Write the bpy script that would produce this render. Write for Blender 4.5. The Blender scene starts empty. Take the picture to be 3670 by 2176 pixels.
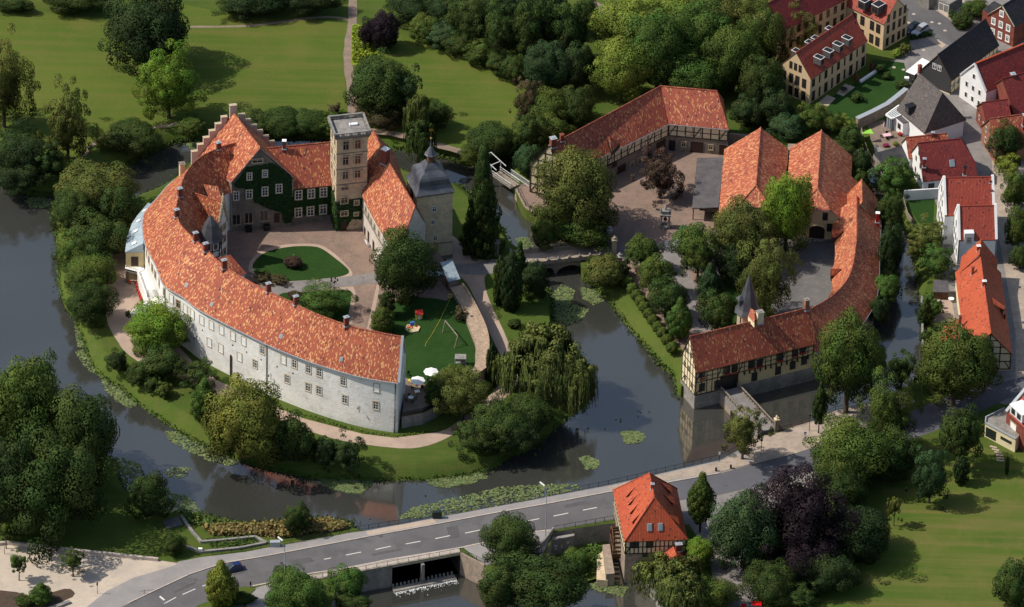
import bpy, bmesh, math, random
from mathutils import Vector, Matrix
from mathutils.geometry import delaunay_2d_cdt
R_ = math.radians
random.seed(7)
sc = bpy.context.scene
col = sc.collection
# ------------------------------------------------------------------ camera
F = 24000.0; PITCH = R_(34.5); ROLL = R_(1.6); CXP, CYP = 1835.0, 1088.0
DIST = F / 17.5
fw = Vector((0, math.cos(PITCH), -math.sin(PITCH)))
r0 = Vector((1, 0, 0)); u0 = Vector((0, math.sin(PITCH), math.cos(PITCH)))
RT = r0 * math.cos(ROLL) + u0 * math.sin(ROLL)
UP = u0 * math.cos(ROLL) - r0 * math.sin(ROLL)
CAM = -fw * DIST
cam = bpy.data.objects.new("camera", bpy.data.cameras.new("camera"))
col.objects.link(cam)
cam.matrix_world = Matrix(((RT.x, UP.x, -fw.x, CAM.x), (RT.y, UP.y, -fw.y, CAM.y), (RT.z, UP.z, -fw.z, CAM.z), (0, 0, 0, 1)))
cam.data.sensor_width = 36; cam.data.lens = 36 * F / 3670.0
cam.data.clip_start = 5; cam.data.clip_end = 9000
sc.camera = cam
sc.view_settings.view_transform = 'Standard'; sc.view_settings.look = 'None'; sc.view_settings.exposure = 0

def ray(px, py):
    return (fw + RT * ((px - CXP) / F) - UP * ((py - CYP) / F)).normalized()
def W(px, py, z=0.0):
    d = ray(px, py); t = (z - CAM.z) / d.z
    return CAM + d * t
def W2(px, py, z=0.0):
    p = W(px, py, z); return Vector((p.x, p.y))

# ------------------------------------------------------------------ light
SUN_EL, SUN_AZ = R_(49), R_(2)     # light travels along +X, slightly away from the camera
w = bpy.data.worlds.new("World"); sc.world = w; w.use_nodes = True
nt = w.node_tree; bg = nt.nodes['Background']
sky = nt.nodes.new('ShaderNodeTexSky'); sky.sky_type = 'NISHITA'; sky.sun_disc = False
sky.sun_elevation = SUN_EL; sky.altitude = 100; sky.air_density = 1.2; sky.dust_density = 2.0
Ld = Vector((math.cos(SUN_AZ) * math.cos(SUN_EL), math.sin(SUN_AZ) * math.cos(SUN_EL), -math.sin(SUN_EL)))
sky.sun_rotation = math.atan2(-Ld.x, -Ld.y)
nt.links.new(sky.outputs[0], bg.inputs[0]); bg.inputs[1].default_value = 0.113
sun = bpy.data.objects.new("sun", bpy.data.lights.new("sun", 'SUN')); col.objects.link(sun)
sun.data.energy = 4.5; sun.data.angle = R_(0.55); sun.data.color = (1.0, 0.93, 0.82)
sun.rotation_euler = (-Ld).to_track_quat('Z', 'Y').to_euler()

# ------------------------------------------------------------------ materials
class N:
    def __init__(s, m): s.t = m.node_tree; s.n = s.t.nodes; s.l = s.t.links
    def a(s, ty, **k):
        x = s.n.new(ty)
        for kk, v in k.items():
            if isinstance(kk, str) and hasattr(x, kk): setattr(x, kk, v)
        return x
    def c(s, o, i): s.l.new(o, i)
    def math(s, op, a, b=None, c=None):
        x = s.n.new('ShaderNodeMath'); x.operation = op
        for i, v in enumerate((a, b, c)):
            if v is None: continue
            if hasattr(v, 'links'): s.l.new(v, x.inputs[i])
            else: x.inputs[i].default_value = v
        return x.outputs[0]
    def mix(s, fac, a, b, bt='MIX'):
        x = s.n.new('ShaderNodeMix'); x.data_type = 'RGBA'; x.blend_type = bt
        for i, v in ((0, fac), (6, a), (7, b)):
            if hasattr(v, 'links'): s.l.new(v, x.inputs[i])
            elif i == 0: x.inputs[0].default_value = v
            else: x.inputs[i].default_value = (v[0], v[1], v[2], 1)
        return x.outputs[2]
    def noise(s, vec, scale, detail=3, rough=.55):
        x = s.n.new('ShaderNodeTexNoise'); x.inputs['Scale'].default_value = scale
        x.inputs['Detail'].default_value = detail; x.inputs['Roughness'].default_value = rough
        if vec is not None: s.l.new(vec, x.inputs['Vector'])
        return x.outputs['Fac']
    def ramp(s, fac, a, b):
        x = s.n.new('ShaderNodeMapRange'); x.inputs[1].default_value = a; x.inputs[2].default_value = b
        x.clamp = True; s.l.new(fac, x.inputs[0]); return x.outputs[0]
    def bump(s, h, st, dist=.1):
        x = s.n.new('ShaderNodeBump'); x.inputs['Strength'].default_value = st; x.inputs['Distance'].default_value = dist
        s.l.new(h, x.inputs['Height']); return x.outputs[0]
    def pos(s): return s.n.new('ShaderNodeNewGeometry').outputs['Position']

def newmat(name, rough=.85, spec=.3):
    m = bpy.data.materials.new(name); m.use_nodes = True
    b = m.node_tree.nodes['Principled BSDF']; b.inputs['Roughness'].default_value = rough
    b.inputs['Specular IOR Level'].default_value = spec
    return m, N(m), b

def surf(name, c1, c2, scale=.5, rough=.9, c3=None, fine=6.0, bump=.2, bdist=.05, finamt=.35, spec=.2, lo=.35, hi=.65):
    """weathered surface: large blotches c1..c2, stains c3, fine grain"""
    m, n, b = newmat(name, rough, spec)
    p = n.pos()
    k = n.mix(n.ramp(n.noise(p, scale, 5, .6), lo, hi), c1, c2)
    if c3: k = n.mix(n.math('MULTIPLY', n.ramp(n.noise(p, scale * 2.7, 6, .65), .52, .72), .8), k, c3)
    f = n.noise(p, fine, 3, .7)
    g = n.math('ADD', n.math('MULTIPLY', n.math('SUBTRACT', f, .5), finamt * 2), 1.0)
    x = n.a('ShaderNodeVectorMath'); x.operation = 'SCALE'; n.c(k, x.inputs[0]); n.c(g, x.inputs[3])
    n.c(x.outputs[0], b.inputs['Base Color'])
    if bump: n.c(n.bump(f, bump, bdist), b.inputs['Normal'])
    return m

def plain(name, c, rough=.6, spec=.4, metal=0):
    m, n, b = newmat(name, rough, spec)
    f = n.noise(n.pos(), 3.0, 3)
    x = n.mix(f, [v * .82 for v in c], [min(1, v * 1.12) for v in c])
    n.c(x, b.inputs['Base Color']); b.inputs['Metallic'].default_value = metal
    return m

def tiles(name, base, dark, light, dens=.2, ribs=.22, row=.44, ribbump=.5, patch=.35, streak=None):
    """clay pantiles: UV in metres (u along the eave, v up the slope); single pale and burnt tiles"""
    m, n, b = newmat(name, .62, .35)
    uv = n.a('ShaderNodeUVMap').outputs[0]
    s = n.a('ShaderNodeSeparateXYZ'); n.c(uv, s.inputs[0])
    u = n.math('DIVIDE', s.outputs[0], ribs); v = n.math('DIVIDE', s.outputs[1], row)
    cu = n.math('FLOOR', u); wc = n.a('ShaderNodeTexWhiteNoise'); wc.noise_dimensions = '1D'; n.c(cu, wc.inputs['W'])
    cv = n.math('FLOOR', n.math('ADD', v, wc.outputs['Value']))
    cmb = n.a('ShaderNodeCombineXYZ'); n.c(cu, cmb.inputs[0]); n.c(cv, cmb.inputs[1])
    wn = n.a('ShaderNodeTexWhiteNoise'); wn.noise_dimensions = '2D'; n.c(cmb.outputs[0], wn.inputs['Vector'])
    rnd = wn.outputs['Value']
    sp = n.a('ShaderNodeSeparateColor'); n.c(wn.outputs['Color'], sp.inputs[0])
    p = n.pos()
    big = n.noise(p, .16, 3, .5); med = n.noise(p, .9, 4, .55)
    k = n.mix(n.ramp(big, .35, .68), base, [base[i] * .45 + dark[i] * .55 for i in range(3)])
    k = n.mix(n.math('MULTIPLY', n.ramp(med, .55, .8), patch), k, dark)
    k = n.mix(n.math('MULTIPLY', sp.outputs[1], .45), k, dark)
    d2 = n.math('MULTIPLY', n.math('ADD', .55, n.ramp(med, .3, .7)), dens)
    isl = n.math('LESS_THAN', rnd, d2)
    lit = n.mix(sp.outputs[2], light, [light[0] * .95, light[1] * .6, light[2] * .45])
    k = n.mix(n.math('MULTIPLY', isl, n.math('ADD', .6, n.math('MULTIPLY', sp.outputs[0], .35))), k, lit)
    k = n.mix(n.math('MULTIPLY', n.math('GREATER_THAN', rnd, .965), .8), k, (.03, .02, .025))
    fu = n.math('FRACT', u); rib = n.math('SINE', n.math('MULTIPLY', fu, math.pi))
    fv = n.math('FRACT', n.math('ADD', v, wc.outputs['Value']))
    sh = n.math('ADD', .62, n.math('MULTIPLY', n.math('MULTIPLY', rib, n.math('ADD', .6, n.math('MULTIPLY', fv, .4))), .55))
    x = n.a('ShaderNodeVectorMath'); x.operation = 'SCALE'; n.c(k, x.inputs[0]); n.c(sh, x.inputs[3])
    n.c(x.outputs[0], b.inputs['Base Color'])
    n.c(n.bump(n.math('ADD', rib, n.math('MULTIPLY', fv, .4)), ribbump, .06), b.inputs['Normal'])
    return m

def foliage_mat(name):
    m = bpy.data.materials.new(name); m.use_nodes = True; n = N(m); b = n.n['Principled BSDF']
    b.inputs['Roughness'].default_value = .75; b.inputs['Specular IOR Level'].default_value = .18
    oi = n.a('ShaderNodeObjectInfo'); at = n.a('ShaderNodeAttribute'); at.attribute_name = 'tint'
    s = n.a('ShaderNodeSeparateColor'); n.c(at.outputs['Color'], s.inputs[0])
    hv = n.a('ShaderNodeHueSaturation'); n.c(oi.outputs['Color'], hv.inputs['Color'])
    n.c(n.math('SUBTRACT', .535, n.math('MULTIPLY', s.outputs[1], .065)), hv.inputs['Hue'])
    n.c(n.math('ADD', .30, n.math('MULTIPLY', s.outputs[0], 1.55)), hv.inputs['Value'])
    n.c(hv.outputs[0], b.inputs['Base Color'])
    tr = n.a('ShaderNodeBsdfTranslucent'); n.c(hv.outputs[0], tr.inputs['Color'])
    mx = n.a('ShaderNodeMixShader'); mx.inputs[0].default_value = .22
    n.c(b.outputs[0], mx.inputs[1]); n.c(tr.outputs[0], mx.inputs[2])
    n.c(mx.outputs[0], n.n['Material Output'].inputs[0])
    return m

M = {}
M['leaf'] = foliage_mat('foliage')
M['bark'] = surf('bark', (.05, .04, .03), (.10, .08, .06), 2, fine=9)
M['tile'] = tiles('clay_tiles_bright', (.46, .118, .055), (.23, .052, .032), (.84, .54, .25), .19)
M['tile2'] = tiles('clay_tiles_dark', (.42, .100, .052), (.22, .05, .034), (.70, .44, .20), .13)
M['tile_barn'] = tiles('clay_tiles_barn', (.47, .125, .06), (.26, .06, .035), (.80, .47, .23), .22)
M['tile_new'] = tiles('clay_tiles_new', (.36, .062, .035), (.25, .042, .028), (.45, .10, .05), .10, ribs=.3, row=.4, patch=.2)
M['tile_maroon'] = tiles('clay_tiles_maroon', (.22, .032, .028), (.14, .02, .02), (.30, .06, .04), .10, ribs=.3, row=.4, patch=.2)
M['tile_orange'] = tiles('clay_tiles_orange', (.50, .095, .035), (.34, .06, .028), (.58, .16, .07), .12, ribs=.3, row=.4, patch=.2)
M['slate'] = surf('slate', (.045, .048, .058), (.085, .088, .10), .6, rough=.45, fine=5, spec=.5, c3=(.055, .055, .065))
M['lead'] = surf('lead_roof', (.045, .049, .062), (.095, .10, .118), .5, rough=.4, fine=3, spec=.6)
M['tile_black'] = tiles('black_tiles', (.028, .028, .034), (.018, .018, .022), (.06, .06, .07), .12, ribs=.3, row=.4, patch=.3)
M['tile_grey'] = tiles('grey_tiles', (.10, .085, .08), (.07, .06, .058), (.17, .15, .14), .15, ribs=.3, row=.3, patch=.4, ribbump=.2)
M['metalroof'] = surf('metal_roof', (.25, .32, .37), (.36, .43, .47), .4, rough=.4, fine=2, spec=.5)
M['white'] = surf('white_plaster', (.85, .84, .81), (.70, .69, .66), .22, c3=(.52, .50, .46), fine=1.4, finamt=.06, bump=.5, bdist=.12)
M['white2'] = surf('white_render', (.80, .80, .79), (.72, .72, .71), .35, fine=3, finamt=.05, bump=.1)
M['sand'] = surf('sandstone', (.66, .53, .34), (.52, .42, .28), .5, c3=(.27, .24, .20), fine=3.2, finamt=.3, bump=.5)
M['sand_dark'] = surf('weathered_sandstone', (.25, .21, .165), (.16, .14, .12), .5, c3=(.10, .09, .08), fine=3, finamt=.35, bump=.5)
M['stonewall'] = surf('rubble_stone', (.36, .28, .21), (.24, .20, .16), .9, c3=(.14, .12, .10), fine=3, finamt=.5, bump=.6)
M['grey_stone'] = surf('grey_stone', (.30, .28, .26), (.20, .19, .18), .7, c3=(.11, .11, .10), fine=4, finamt=.4)
M['concrete'] = surf('concrete', (.30, .28, .25), (.19, .18, .165), .5, c3=(.11, .11, .09), fine=3, finamt=.25)
M['plaster'] = surf('cream_plaster', (.68, .54, .30), (.58, .45, .25), .5, fine=3, finamt=.1)
M['plaster_pale'] = surf('pale_cream_plaster', (.78, .68, .45), (.68, .58, .38), .5, fine=3, finamt=.1)
M['plaster_apt'] = surf('sand_plaster', (.66, .49, .30), (.60, .44, .27), .4, fine=3, finamt=.06)
M['brick'] = surf('red_brick', (.25, .075, .05), (.17, .05, .04), .8, fine=5, finamt=.4)
M['brick_pale'] = surf('worn_brick', (.32, .15, .09), (.22, .10, .07), .8, fine=4, finamt=.4)
M['timber'] = surf('dark_timber', (.030, .020, .018), (.05, .032, .025), 1, fine=6)
M['wood'] = surf('brown_wood', (.16, .085, .045), (.10, .055, .03), 1, fine=6)
M['greywood'] = surf('grey_wood', (.30, .25, .20), (.20, .165, .135), 1.5, fine=6, finamt=.4)
M['glass'] = plain('window_glass', (.018, .021, .026), .12, .7)
M['skyglass'] = plain('skylight_glass', (.22, .27, .30), .2, .7)
M['paintwhite'] = plain('white_paint', (.80, .80, .78), .5)
M['blind'] = plain('white_blind', (.88, .88, .85), .7)
M['dark'] = plain('black_metal_and_shade', (.012, .013, .015), .45)  # real metalwork, and the painted shade in openings
M['darkdoor'] = plain('dark_brown_door', (.035, .016, .014), .6)
M['zinc'] = plain('zinc', (.34, .37, .40), .4, .5)
M['frame_stone'] = plain('stone_surround', (.47, .38, .26), .85)
M['frame_brown'] = plain('brown_frame', (.07, .045, .03), .6)
M['frame_green'] = plain('dark_green_frame', (.012, .025, .022), .5)
M['frame_black'] = plain('slate_hung_wall', (.045, .043, .045), .7)
M['red'] = plain('red_paint', (.55, .03, .02), .5)
M['blue'] = plain('blue_paint', (.05, .16, .45), .5)
M['yellow'] = plain('yellow_plastic', (.70, .55, .08), .5)
M['lime'] = plain('lime_canvas', (.28, .62, .06), .7)
M['canvas'] = plain('white_canvas', (.88, .88, .86), .8)
M['gold'] = plain('gilt_metal', (.75, .45, .12), .3, .6, 1)
M['pinkcloth'] = plain('pink_cloth', (.75, .45, .50), .8)
M['terracotta'] = plain('terracotta', (.38, .12, .06), .8)
M['flatroof'] = surf('dark_flat_roof', (.075, .07, .075), (.11, .10, .10), .5, fine=2, rough=.7)
M['blackroof'] = surf('black_flat_roof', (.028, .028, .032), (.05, .05, .052), .7, fine=2, rough=.7)
M['foam'] = plain('water_foam', (.75, .77, .78), .7)

# ------------------------------------------------------------------ mesh helper
class MB:
    def __init__(s): s.v = []; s.f = []; s.uv = []; s.mi = []; s.sm = []
    def face(s, pts, uv=None, mi=0, sm=False):
        i = len(s.v); s.v += [Vector(p) for p in pts]; s.f.append(list(range(i, i + len(pts))))
        if uv is None:
            a = s.v[i]; nrm = Vector((0, 0, 0)); P = s.v[i:i + len(pts)]
            for j in range(len(P)): nrm += P[j].cross(P[(j + 1) % len(P)])
            if nrm.length < 1e-9: nrm = Vector((0, 0, 1))
            nrm.normalize(); t = Vector((0, 0, 1)).cross(nrm)
            if t.length < .05: t = Vector((1, 0, 0))
            t.normalize(); bt = nrm.cross(t)
            uv = [(p.dot(t), p.dot(bt)) for p in P]
        s.uv += list(uv); s.mi.append(mi); s.sm.append(sm)
    def box(s, c, d, rot=0, mi=0, mat=None):
        x, y, z = d[0] / 2, d[1] / 2, d[2] / 2
        m = mat if mat is not None else Matrix.Translation(Vector(c)) @ Matrix.Rotation(rot, 4, 'Z')
        if mat is not None: m = mat @ Matrix.Translation(Vector(c))
        P = [m @ Vector((a * x, b * y, e * z)) for e in (-1, 1) for a, b in ((-1, -1), (1, -1), (1, 1), (-1, 1))]
        flip = m.to_3x3().determinant() < 0
        for q in ((0, 3, 2, 1), (4, 5, 6, 7), (0, 1, 5, 4), (1, 2, 6, 5), (2, 3, 7, 6), (3, 0, 4, 7)):
            if flip: q = q[::-1]
            s.face([P[k] for k in q], mi=mi)
    def bar(s, a, b, w, h=None, mi=0):
        a = Vector(a); b = Vector(b); d = b - a; L = d.length
        if L < 1e-6: return
        q = d.to_track_quat('X', 'Z').to_matrix().to_4x4()
        s.box((L / 2, 0, 0), (L, w, h or w), mi=mi, mat=Matrix.Translation(a) @ q)
    def tube(s, a, b, r0, r1=None, n=8, mi=0, cap=True):
        a = Vector(a); b = Vector(b); r1 = r0 if r1 is None else r1
        q = (b - a).to_track_quat('Z', 'Y').to_matrix()
        A = [a + q @ Vector((math.cos(2 * math.pi * k / n) * r0, math.sin(2 * math.pi * k / n) * r0, 0)) for k in range(n)]
        B = [b + q @ Vector((math.cos(2 * math.pi * k / n) * r1, math.sin(2 * math.pi * k / n) * r1, 0)) for k in range(n)]
        for k in range(n):
            j = (k + 1) % n
            if r1 < 1e-4: s.face([A[k], A[j], b], mi=mi)
            else: s.face([A[k], A[j], B[j], B[k]], mi=mi, sm=n > 6)
        if cap:
            if r0 > 1e-4: s.face(A[::-1], mi=mi)
            if r1 > 1e-4: s.face(B, mi=mi)
    def lathe(s, c, prof, n=16, rot=0, sq=False, mi=0, sm=True):
        c = Vector(c); rings = []
        for r, z in prof:
            rr = r * (math.sqrt(2) if n == 4 else 1)
            rings.append([c + Vector((math.cos(rot + 2 * math.pi * (k + (.5 if n == 4 else 0)) / n) * rr, math.sin(rot + 2 * math.pi * (k + (.5 if n == 4 else 0)) / n) * rr, z)) for k in range(n)])
        for i in range(len(rings) - 1):
            for k in range(n):
                j = (k + 1) % n
                if prof[i + 1][0] < 1e-4: s.face([rings[i][k], rings[i][j], rings[i + 1][k]], mi=mi)
                elif prof[i][0] < 1e-4: s.face([rings[i][k], rings[i + 1][j], rings[i + 1][k]], mi=mi)
                else: s.face([rings[i][k], rings[i][j], rings[i + 1][j], rings[i + 1][k]], mi=mi, sm=sm and n > 6)
    def prism(s, poly, z0, z1, mi=0, top=True, bottom=True):
        """poly XY list, any winding"""
        P = [Vector((p[0], p[1])) for p in poly]
        ar = sum(P[i].x * P[(i + 1) % len(P)].y - P[(i + 1) % len(P)].x * P[i].y for i in range(len(P)))
        if ar < 0: P = P[::-1]
        n = len(P)
        for i in range(n):
            a, b = P[i], P[(i + 1) % n]
            s.face([(a.x, a.y, z0), (b.x, b.y, z0), (b.x, b.y, z1), (a.x, a.y, z1)], mi=mi)
        if top: s.face([(p.x, p.y, z1) for p in P], mi=mi)
        if bottom: s.face([(p.x, p.y, z0) for p in P[::-1]], mi=mi)
    def build(s, name, mats, parent=None, loc=None, merge=False):
        me = bpy.data.meshes.new(name)
        o = Vector(loc) if loc is not None else Vector((0, 0, 0))
        me.from_pydata([tuple(v - o) for v in s.v], [], s.f)
        ul = me.uv_layers.new(name='UVMap')
        k = 0
        flat = []
        for q in s.uv: flat += [q[0], q[1]]
        ul.data.foreach_set('uv', flat)
        if not isinstance(mats, (list, tuple)): mats = [mats]
        for m in mats: me.materials.append(m if not isinstance(m, str) else M[m])
        me.polygons.foreach_set('material_index', s.mi)
        me.polygons.foreach_set('use_smooth', s.sm)
        if merge:
            bm = bmesh.new(); bm.from_mesh(me); bmesh.ops.remove_doubles(bm, verts=bm.verts, dist=.002); bm.to_mesh(me); bm.free()
        me.update()
        ob = bpy.data.objects.new(name, me); col.objects.link(ob)
        if parent is not None:
            ob.parent = parent
            ob.location = o - PL(parent)
        else: ob.location = o
        return ob
LOC = {}
def PL(p):
    v = Vector((0, 0, 0))
    while p is not None:
        v = v + Vector(p.location); p = p.parent
    return v
def tag(o, label=None, cat=None, group=None, kind=None):
    if label: o['label'] = label
    if cat: o['category'] = cat
    if group: o['group'] = group
    if kind: o['kind'] = kind
    return o
def thing(name, label, cat, loc, group=None):
    o = bpy.data.objects.new(name, None); col.objects.link(o); o.location = Vector(loc); o.empty_display_size = .5
    return tag(o, label, cat, group)
def instance(me, name, parent, mat):
    """link a shared mesh under an (unrotated, unscaled) parent at a world matrix"""
    ob = bpy.data.objects.new(name, me); col.objects.link(ob)
    if parent is not None:
        ob.parent = parent
        ob.matrix_local = parent_world(parent).inverted() @ mat
    else: ob.matrix_world = mat
    return ob
def parent_world(p):
    m = Matrix.Identity(4)
    while p is not None:
        m = p.matrix_basis @ m if p.parent is None else p.matrix_basis @ m
        p = p.parent
    return m
# ------------------------------------------------------------------ ground, water, paths
ZW, ZP, ZC = -2.5, -5.0, 3.0      # moat, mill pool, castle courtyard levels

def grassmat(name, a, b, dry, sc1=.05, streak=None):
    m, n, bs = newmat(name, .95, .1)
    p = n.pos()
    k = n.mix(n.ramp(n.noise(p, sc1, 5, .6), .35, .65), a, b)
    k = n.mix(n.math('MULTIPLY', n.ramp(n.noise(p, sc1 * 5, 6, .7), .5, .75), .6), k, dry)
    if streak is not None:
        mp = n.a('ShaderNodeMapping'); mp.inputs['Rotation'].default_value = (0, 0, streak[0]); mp.inputs['Scale'].default_value = (.05, 1, 1)
        n.c(p, mp.inputs[0]); f = n.noise(mp.outputs[0], streak[1], 3, .6)
        k = n.mix(n.math('MULTIPLY', n.ramp(f, .42, .7), streak[2]), k, dry)
    f = n.noise(p, 3.2, 4, .75)
    g = n.math('ADD', n.math('MULTIPLY', n.math('SUBTRACT', f, .5), .8), 1.0)
    x = n.a('ShaderNodeVectorMath'); x.operation = 'SCALE'; n.c(k, x.inputs[0]); n.c(g, x.inputs[3])
    n.c(x.outputs[0], bs.inputs['Base Color']); n.c(n.bump(f, .5, .12), bs.inputs['Normal'])
    return m
M['grass'] = grassmat('grass', (.050, .088, .015), (.076, .110, .019), (.11, .11, .032), .05, (R_(8), .6, .35))
M['park'] = grassmat('park_lawn', (.056, .100, .014), (.096, .130, .021), (.140, .128, .036), .022, (R_(-14), .5, .55))
M['park2'] = grassmat('meadow', (.054, .098, .015), (.084, .122, .020), (.16, .135, .045), .03, (R_(62), .4, .7))
M['lawn'] = grassmat('dark_lawn', (.017, .048, .010), (.027, .064, .013), (.04, .068, .018), .12)
M['island'] = grassmat('island_lawn', (.046, .086, .014), (.066, .104, .018), (.10, .11, .03), .06, (R_(10), .6, .35))
M['gravel'] = surf('gravel', (.44, .33, .26), (.36, .27, .215), .25, fine=2.5, finamt=.12, c3=(.31, .25, .2))
M['lot'] = surf('pale_gravel', (.55, .46, .36), (.42, .36, .30), .12, fine=2.0, finamt=.12, c3=(.34, .30, .26))
M['cobble'] = surf('red_cobbles', (.27, .185, .145), (.20, .145, .12), .22, fine=2.4, finamt=.38, c3=(.14, .125, .085))
M['cobble_g'] = surf('grey_cobbles', (.25, .23, .22), (.19, .175, .17), .25, fine=2.6, finamt=.3, c3=(.14, .13, .12))
M['cobble_t'] = surf('tan_cobbles', (.42, .34, .27), (.32, .26, .21), .35, fine=2.2, finamt=.3, c3=(.22, .19, .16))
M['asphalt'] = surf('asphalt', (.14, .134, .137), (.105, .10, .104), .10, fine=2.5, finamt=.2, c3=(.085, .082, .084))
M['tar'] = surf('tar_patch', (.085, .082, .084), (.105, .10, .102), .5, fine=3, finamt=.2)
M['asphalt_b'] = surf('blue_grey_asphalt', (.115, .115, .13), (.095, .095, .105), .15, fine=4, finamt=.15)
M['asphalt_c'] = surf('court_asphalt', (.15, .14, .135), (.115, .11, .11), .25, fine=3, finamt=.2, c3=(.20, .18, .17))
M['walk'] = surf('grey_pavement', (.30, .28, .27), (.25, .235, .23), .3, fine=2, finamt=.12)
M['walk_t'] = surf('tan_pavement', (.46, .37, .29), (.40, .32, .25), .3, fine=2, finamt=.15)
M['kerb'] = surf('kerb_stone', (.48, .41, .35), (.38, .33, .29), 1.0, fine=3)
M['mark'] = plain('road_paint', (.62, .60, .55), .8)
M['patio'] = surf('patio_stone', (.24, .18, .14), (.18, .14, .11), .8, fine=2.5, finamt=.35)
M['soil'] = surf('soil', (.09, .06, .045), (.06, .045, .03), .8, fine=3)

def water_mat():
    m, n, b = newmat('moat_water', .06, .5)
    p = n.pos()
    k = n.mix(n.ramp(n.noise(p, .03, 3), .35, .65), (.038, .039, .034), (.050, .051, .047))
    n.c(k, b.inputs['Base Color']); b.inputs['IOR'].default_value = 1.4; gl = n.a('ShaderNodeBsdfGlossy'); gl.inputs['Roughness'].default_value = .085; gl.inputs['Color'].default_value = (1.0, .91, .82, 1); mx = n.a('ShaderNodeMixShader'); mx.inputs[0].default_value = .18; n.c(b.outputs[0], mx.inputs[1]); n.c(gl.outputs[0], mx.inputs[2]); n.c(mx.outputs[0], n.n['Material Output'].inputs[0])
    rr = n.math('ADD', .03, n.math('MULTIPLY', n.ramp(n.noise(p, .06, 3), .4, .6), .06)); n.c(rr, b.inputs['Roughness'])
    f = n.math('ADD', n.noise(p, 1.6, 3, .6), n.math('MULTIPLY', n.noise(p, .35, 2), 1.5))
    bb = n.bump(f, .10, .04); n.c(bb, b.inputs['Normal']); n.c(bb, gl.inputs['Normal'])
    return m
M['water'] = water_mat()

def smooth(pts, k=3, closed=True):
    n = len(pts); out = []
    for i in range(n if closed else n - 1):
        g = lambda j: Vector(pts[j % n]) if closed else Vector(pts[max(0, min(n - 1, j))])
        p0, p1, p2, p3 = g(i - 1), g(i), g(i + 1), g(i + 2)
        for s in range(k):
            t = s / k
            out.append(.5 * ((2 * p1) + (p2 - p0) * t + (2 * p0 - 5 * p1 + 4 * p2 - p3) * t * t + (3 * p1 - p0 - 3 * p2 + p3) * t ** 3))
    if not closed: out.append(Vector(pts[-1]))
    return out
def inside(p, poly):
    c = False; j = len(poly) - 1
    for i in range(len(poly)):
        a, b = poly[i], poly[j]
        if (a[1] > p[1]) != (b[1] > p[1]) and p[0] < (b[0] - a[0]) * (p[1] - a[1]) / (b[1] - a[1]) + a[0]: c = not c
        j = i
    return c
def tri(outer, holes=()):
    vs = [Vector((p[0], p[1])) for p in outer]; ed = [(i, (i + 1) % len(outer)) for i in range(len(outer))]
    for h in holes:
        o = len(vs); vs += [Vector((p[0], p[1])) for p in h]; ed += [(o + i, o + (i + 1) % len(h)) for i in range(len(h))]
    V, E, T, *_ = delaunay_2d_cdt(vs, ed, [], 0, 1e-5)
    out = []
    for t in T:
        c = (V[t[0]] + V[t[1]] + V[t[2]]) / 3
        if inside(c, outer) and not any(inside(c, h) for h in holes): out.append(t)
    return V, out
def sheet(name, poly, z, mat, holes=(), kind='structure', sm=0, parent=None):
    """poly: XY list"""
    V, T = tri(poly, holes); mb = MB()
    for t in T:
        a, b, c = [V[i] for i in t]
        if (b - a).cross(c - a) < 0: b, c = c, b
        mb.face([(a.x, a.y, z), (b.x, b.y, z), (c.x, c.y, z)], uv=[tuple(a), tuple(b), tuple(c)])
    o = mb.build(name, mat, parent)
    if kind: o['kind'] = kind
    return o
def psheet(name, px, z, mat, sm=0, h=None, **k):
    pts = [tuple(p) for p in (smooth(px, sm) if sm else px)]
    return sheet(name, [W2(p[0], p[1], z if h is None else h) for p in pts], z, mat, **k)

# shorelines in picture measurements, turned into points on the water / ground plane. 't' marks a vertical quay.
outer = [(-500, 640), (-60, 655), (0, 661), (30, 676), (76, 691), (152, 702), (227, 694), (330, 660), (440, 600), (485, 580), (513, 566), (566, 538), (619, 518), (663, 508),
 (720, 505), (850, 500), (985, 497), (1180, 500), (1350, 525), (1480, 545), (1558, 558), (1607, 572), (1687, 594), (1745, 590), (1850, 500, 'n'), (1890, 500, 'n'), (1830, 610), (1846, 669, 't'), (1877, 742, 't'), (1913, 766, 't'), (1972, 801, 't'), (2040, 850, 't'), (2075, 880, 't'), (2085, 960, 't'),
 (2100, 1010), (2149, 1050), (2205, 1108), (2246, 1165), (2298, 1226), (2347, 1282), (2366, 1310), (2413, 1353), (2441, 1386, 't'),
 (2560, 1325, 't'), (2696, 1345, 't'), (2772, 1325, 't'), (2918, 1280, 't'), (3010, 1210, 't'), (3070, 1150, 't'), (3098, 1090, 't'), (3130, 1060), (3180, 1085), (3222, 1035), (3205, 985), (3172, 965), (3165, 900), (3168, 800), (3140, 710), (3090, 620), (3060, 560), (3040, 520),
 (3070, 520), (3100, 560), (3150, 630), (3180, 720), (3215, 790), (3262, 850), (3275, 930), (3290, 1000), (3303, 1072, 't'), (3303, 1139, 't'), (3306, 1250, 't'), (3290, 1330, 't'), (3250, 1385, 't'), (3180, 1418, 't'),
 (3124, 1441, 't'), (2994, 1471, 't'), (2913, 1508, 't'), (2847, 1527, 't'), (2776, 1548, 't'), (2715, 1570, 't'), (2659, 1606, 't'), (2579, 1648, 't'), (2499, 1668, 't'), (2419, 1684, 't'), (2339, 1702, 't'), (2260, 1722, 't'), (2180, 1740, 't'), (2020, 1772, 't'), (1900, 1794, 't'), (1700, 1832, 't'), (1549, 1858, 't'), (1429, 1882, 't'), (1310, 1902, 't'), (1270, 1890), (1230, 1876), (1130, 1862), (1040, 1866), (959, 1880), (839, 1876), (719, 1848), (647, 1842), (583, 1856), (560, 1830), (500, 1790), (451, 1760), (400, 1652), (330, 1570), (200, 1480), (60, 1400), (-80, 1370), (-500, 1380)]
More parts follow.
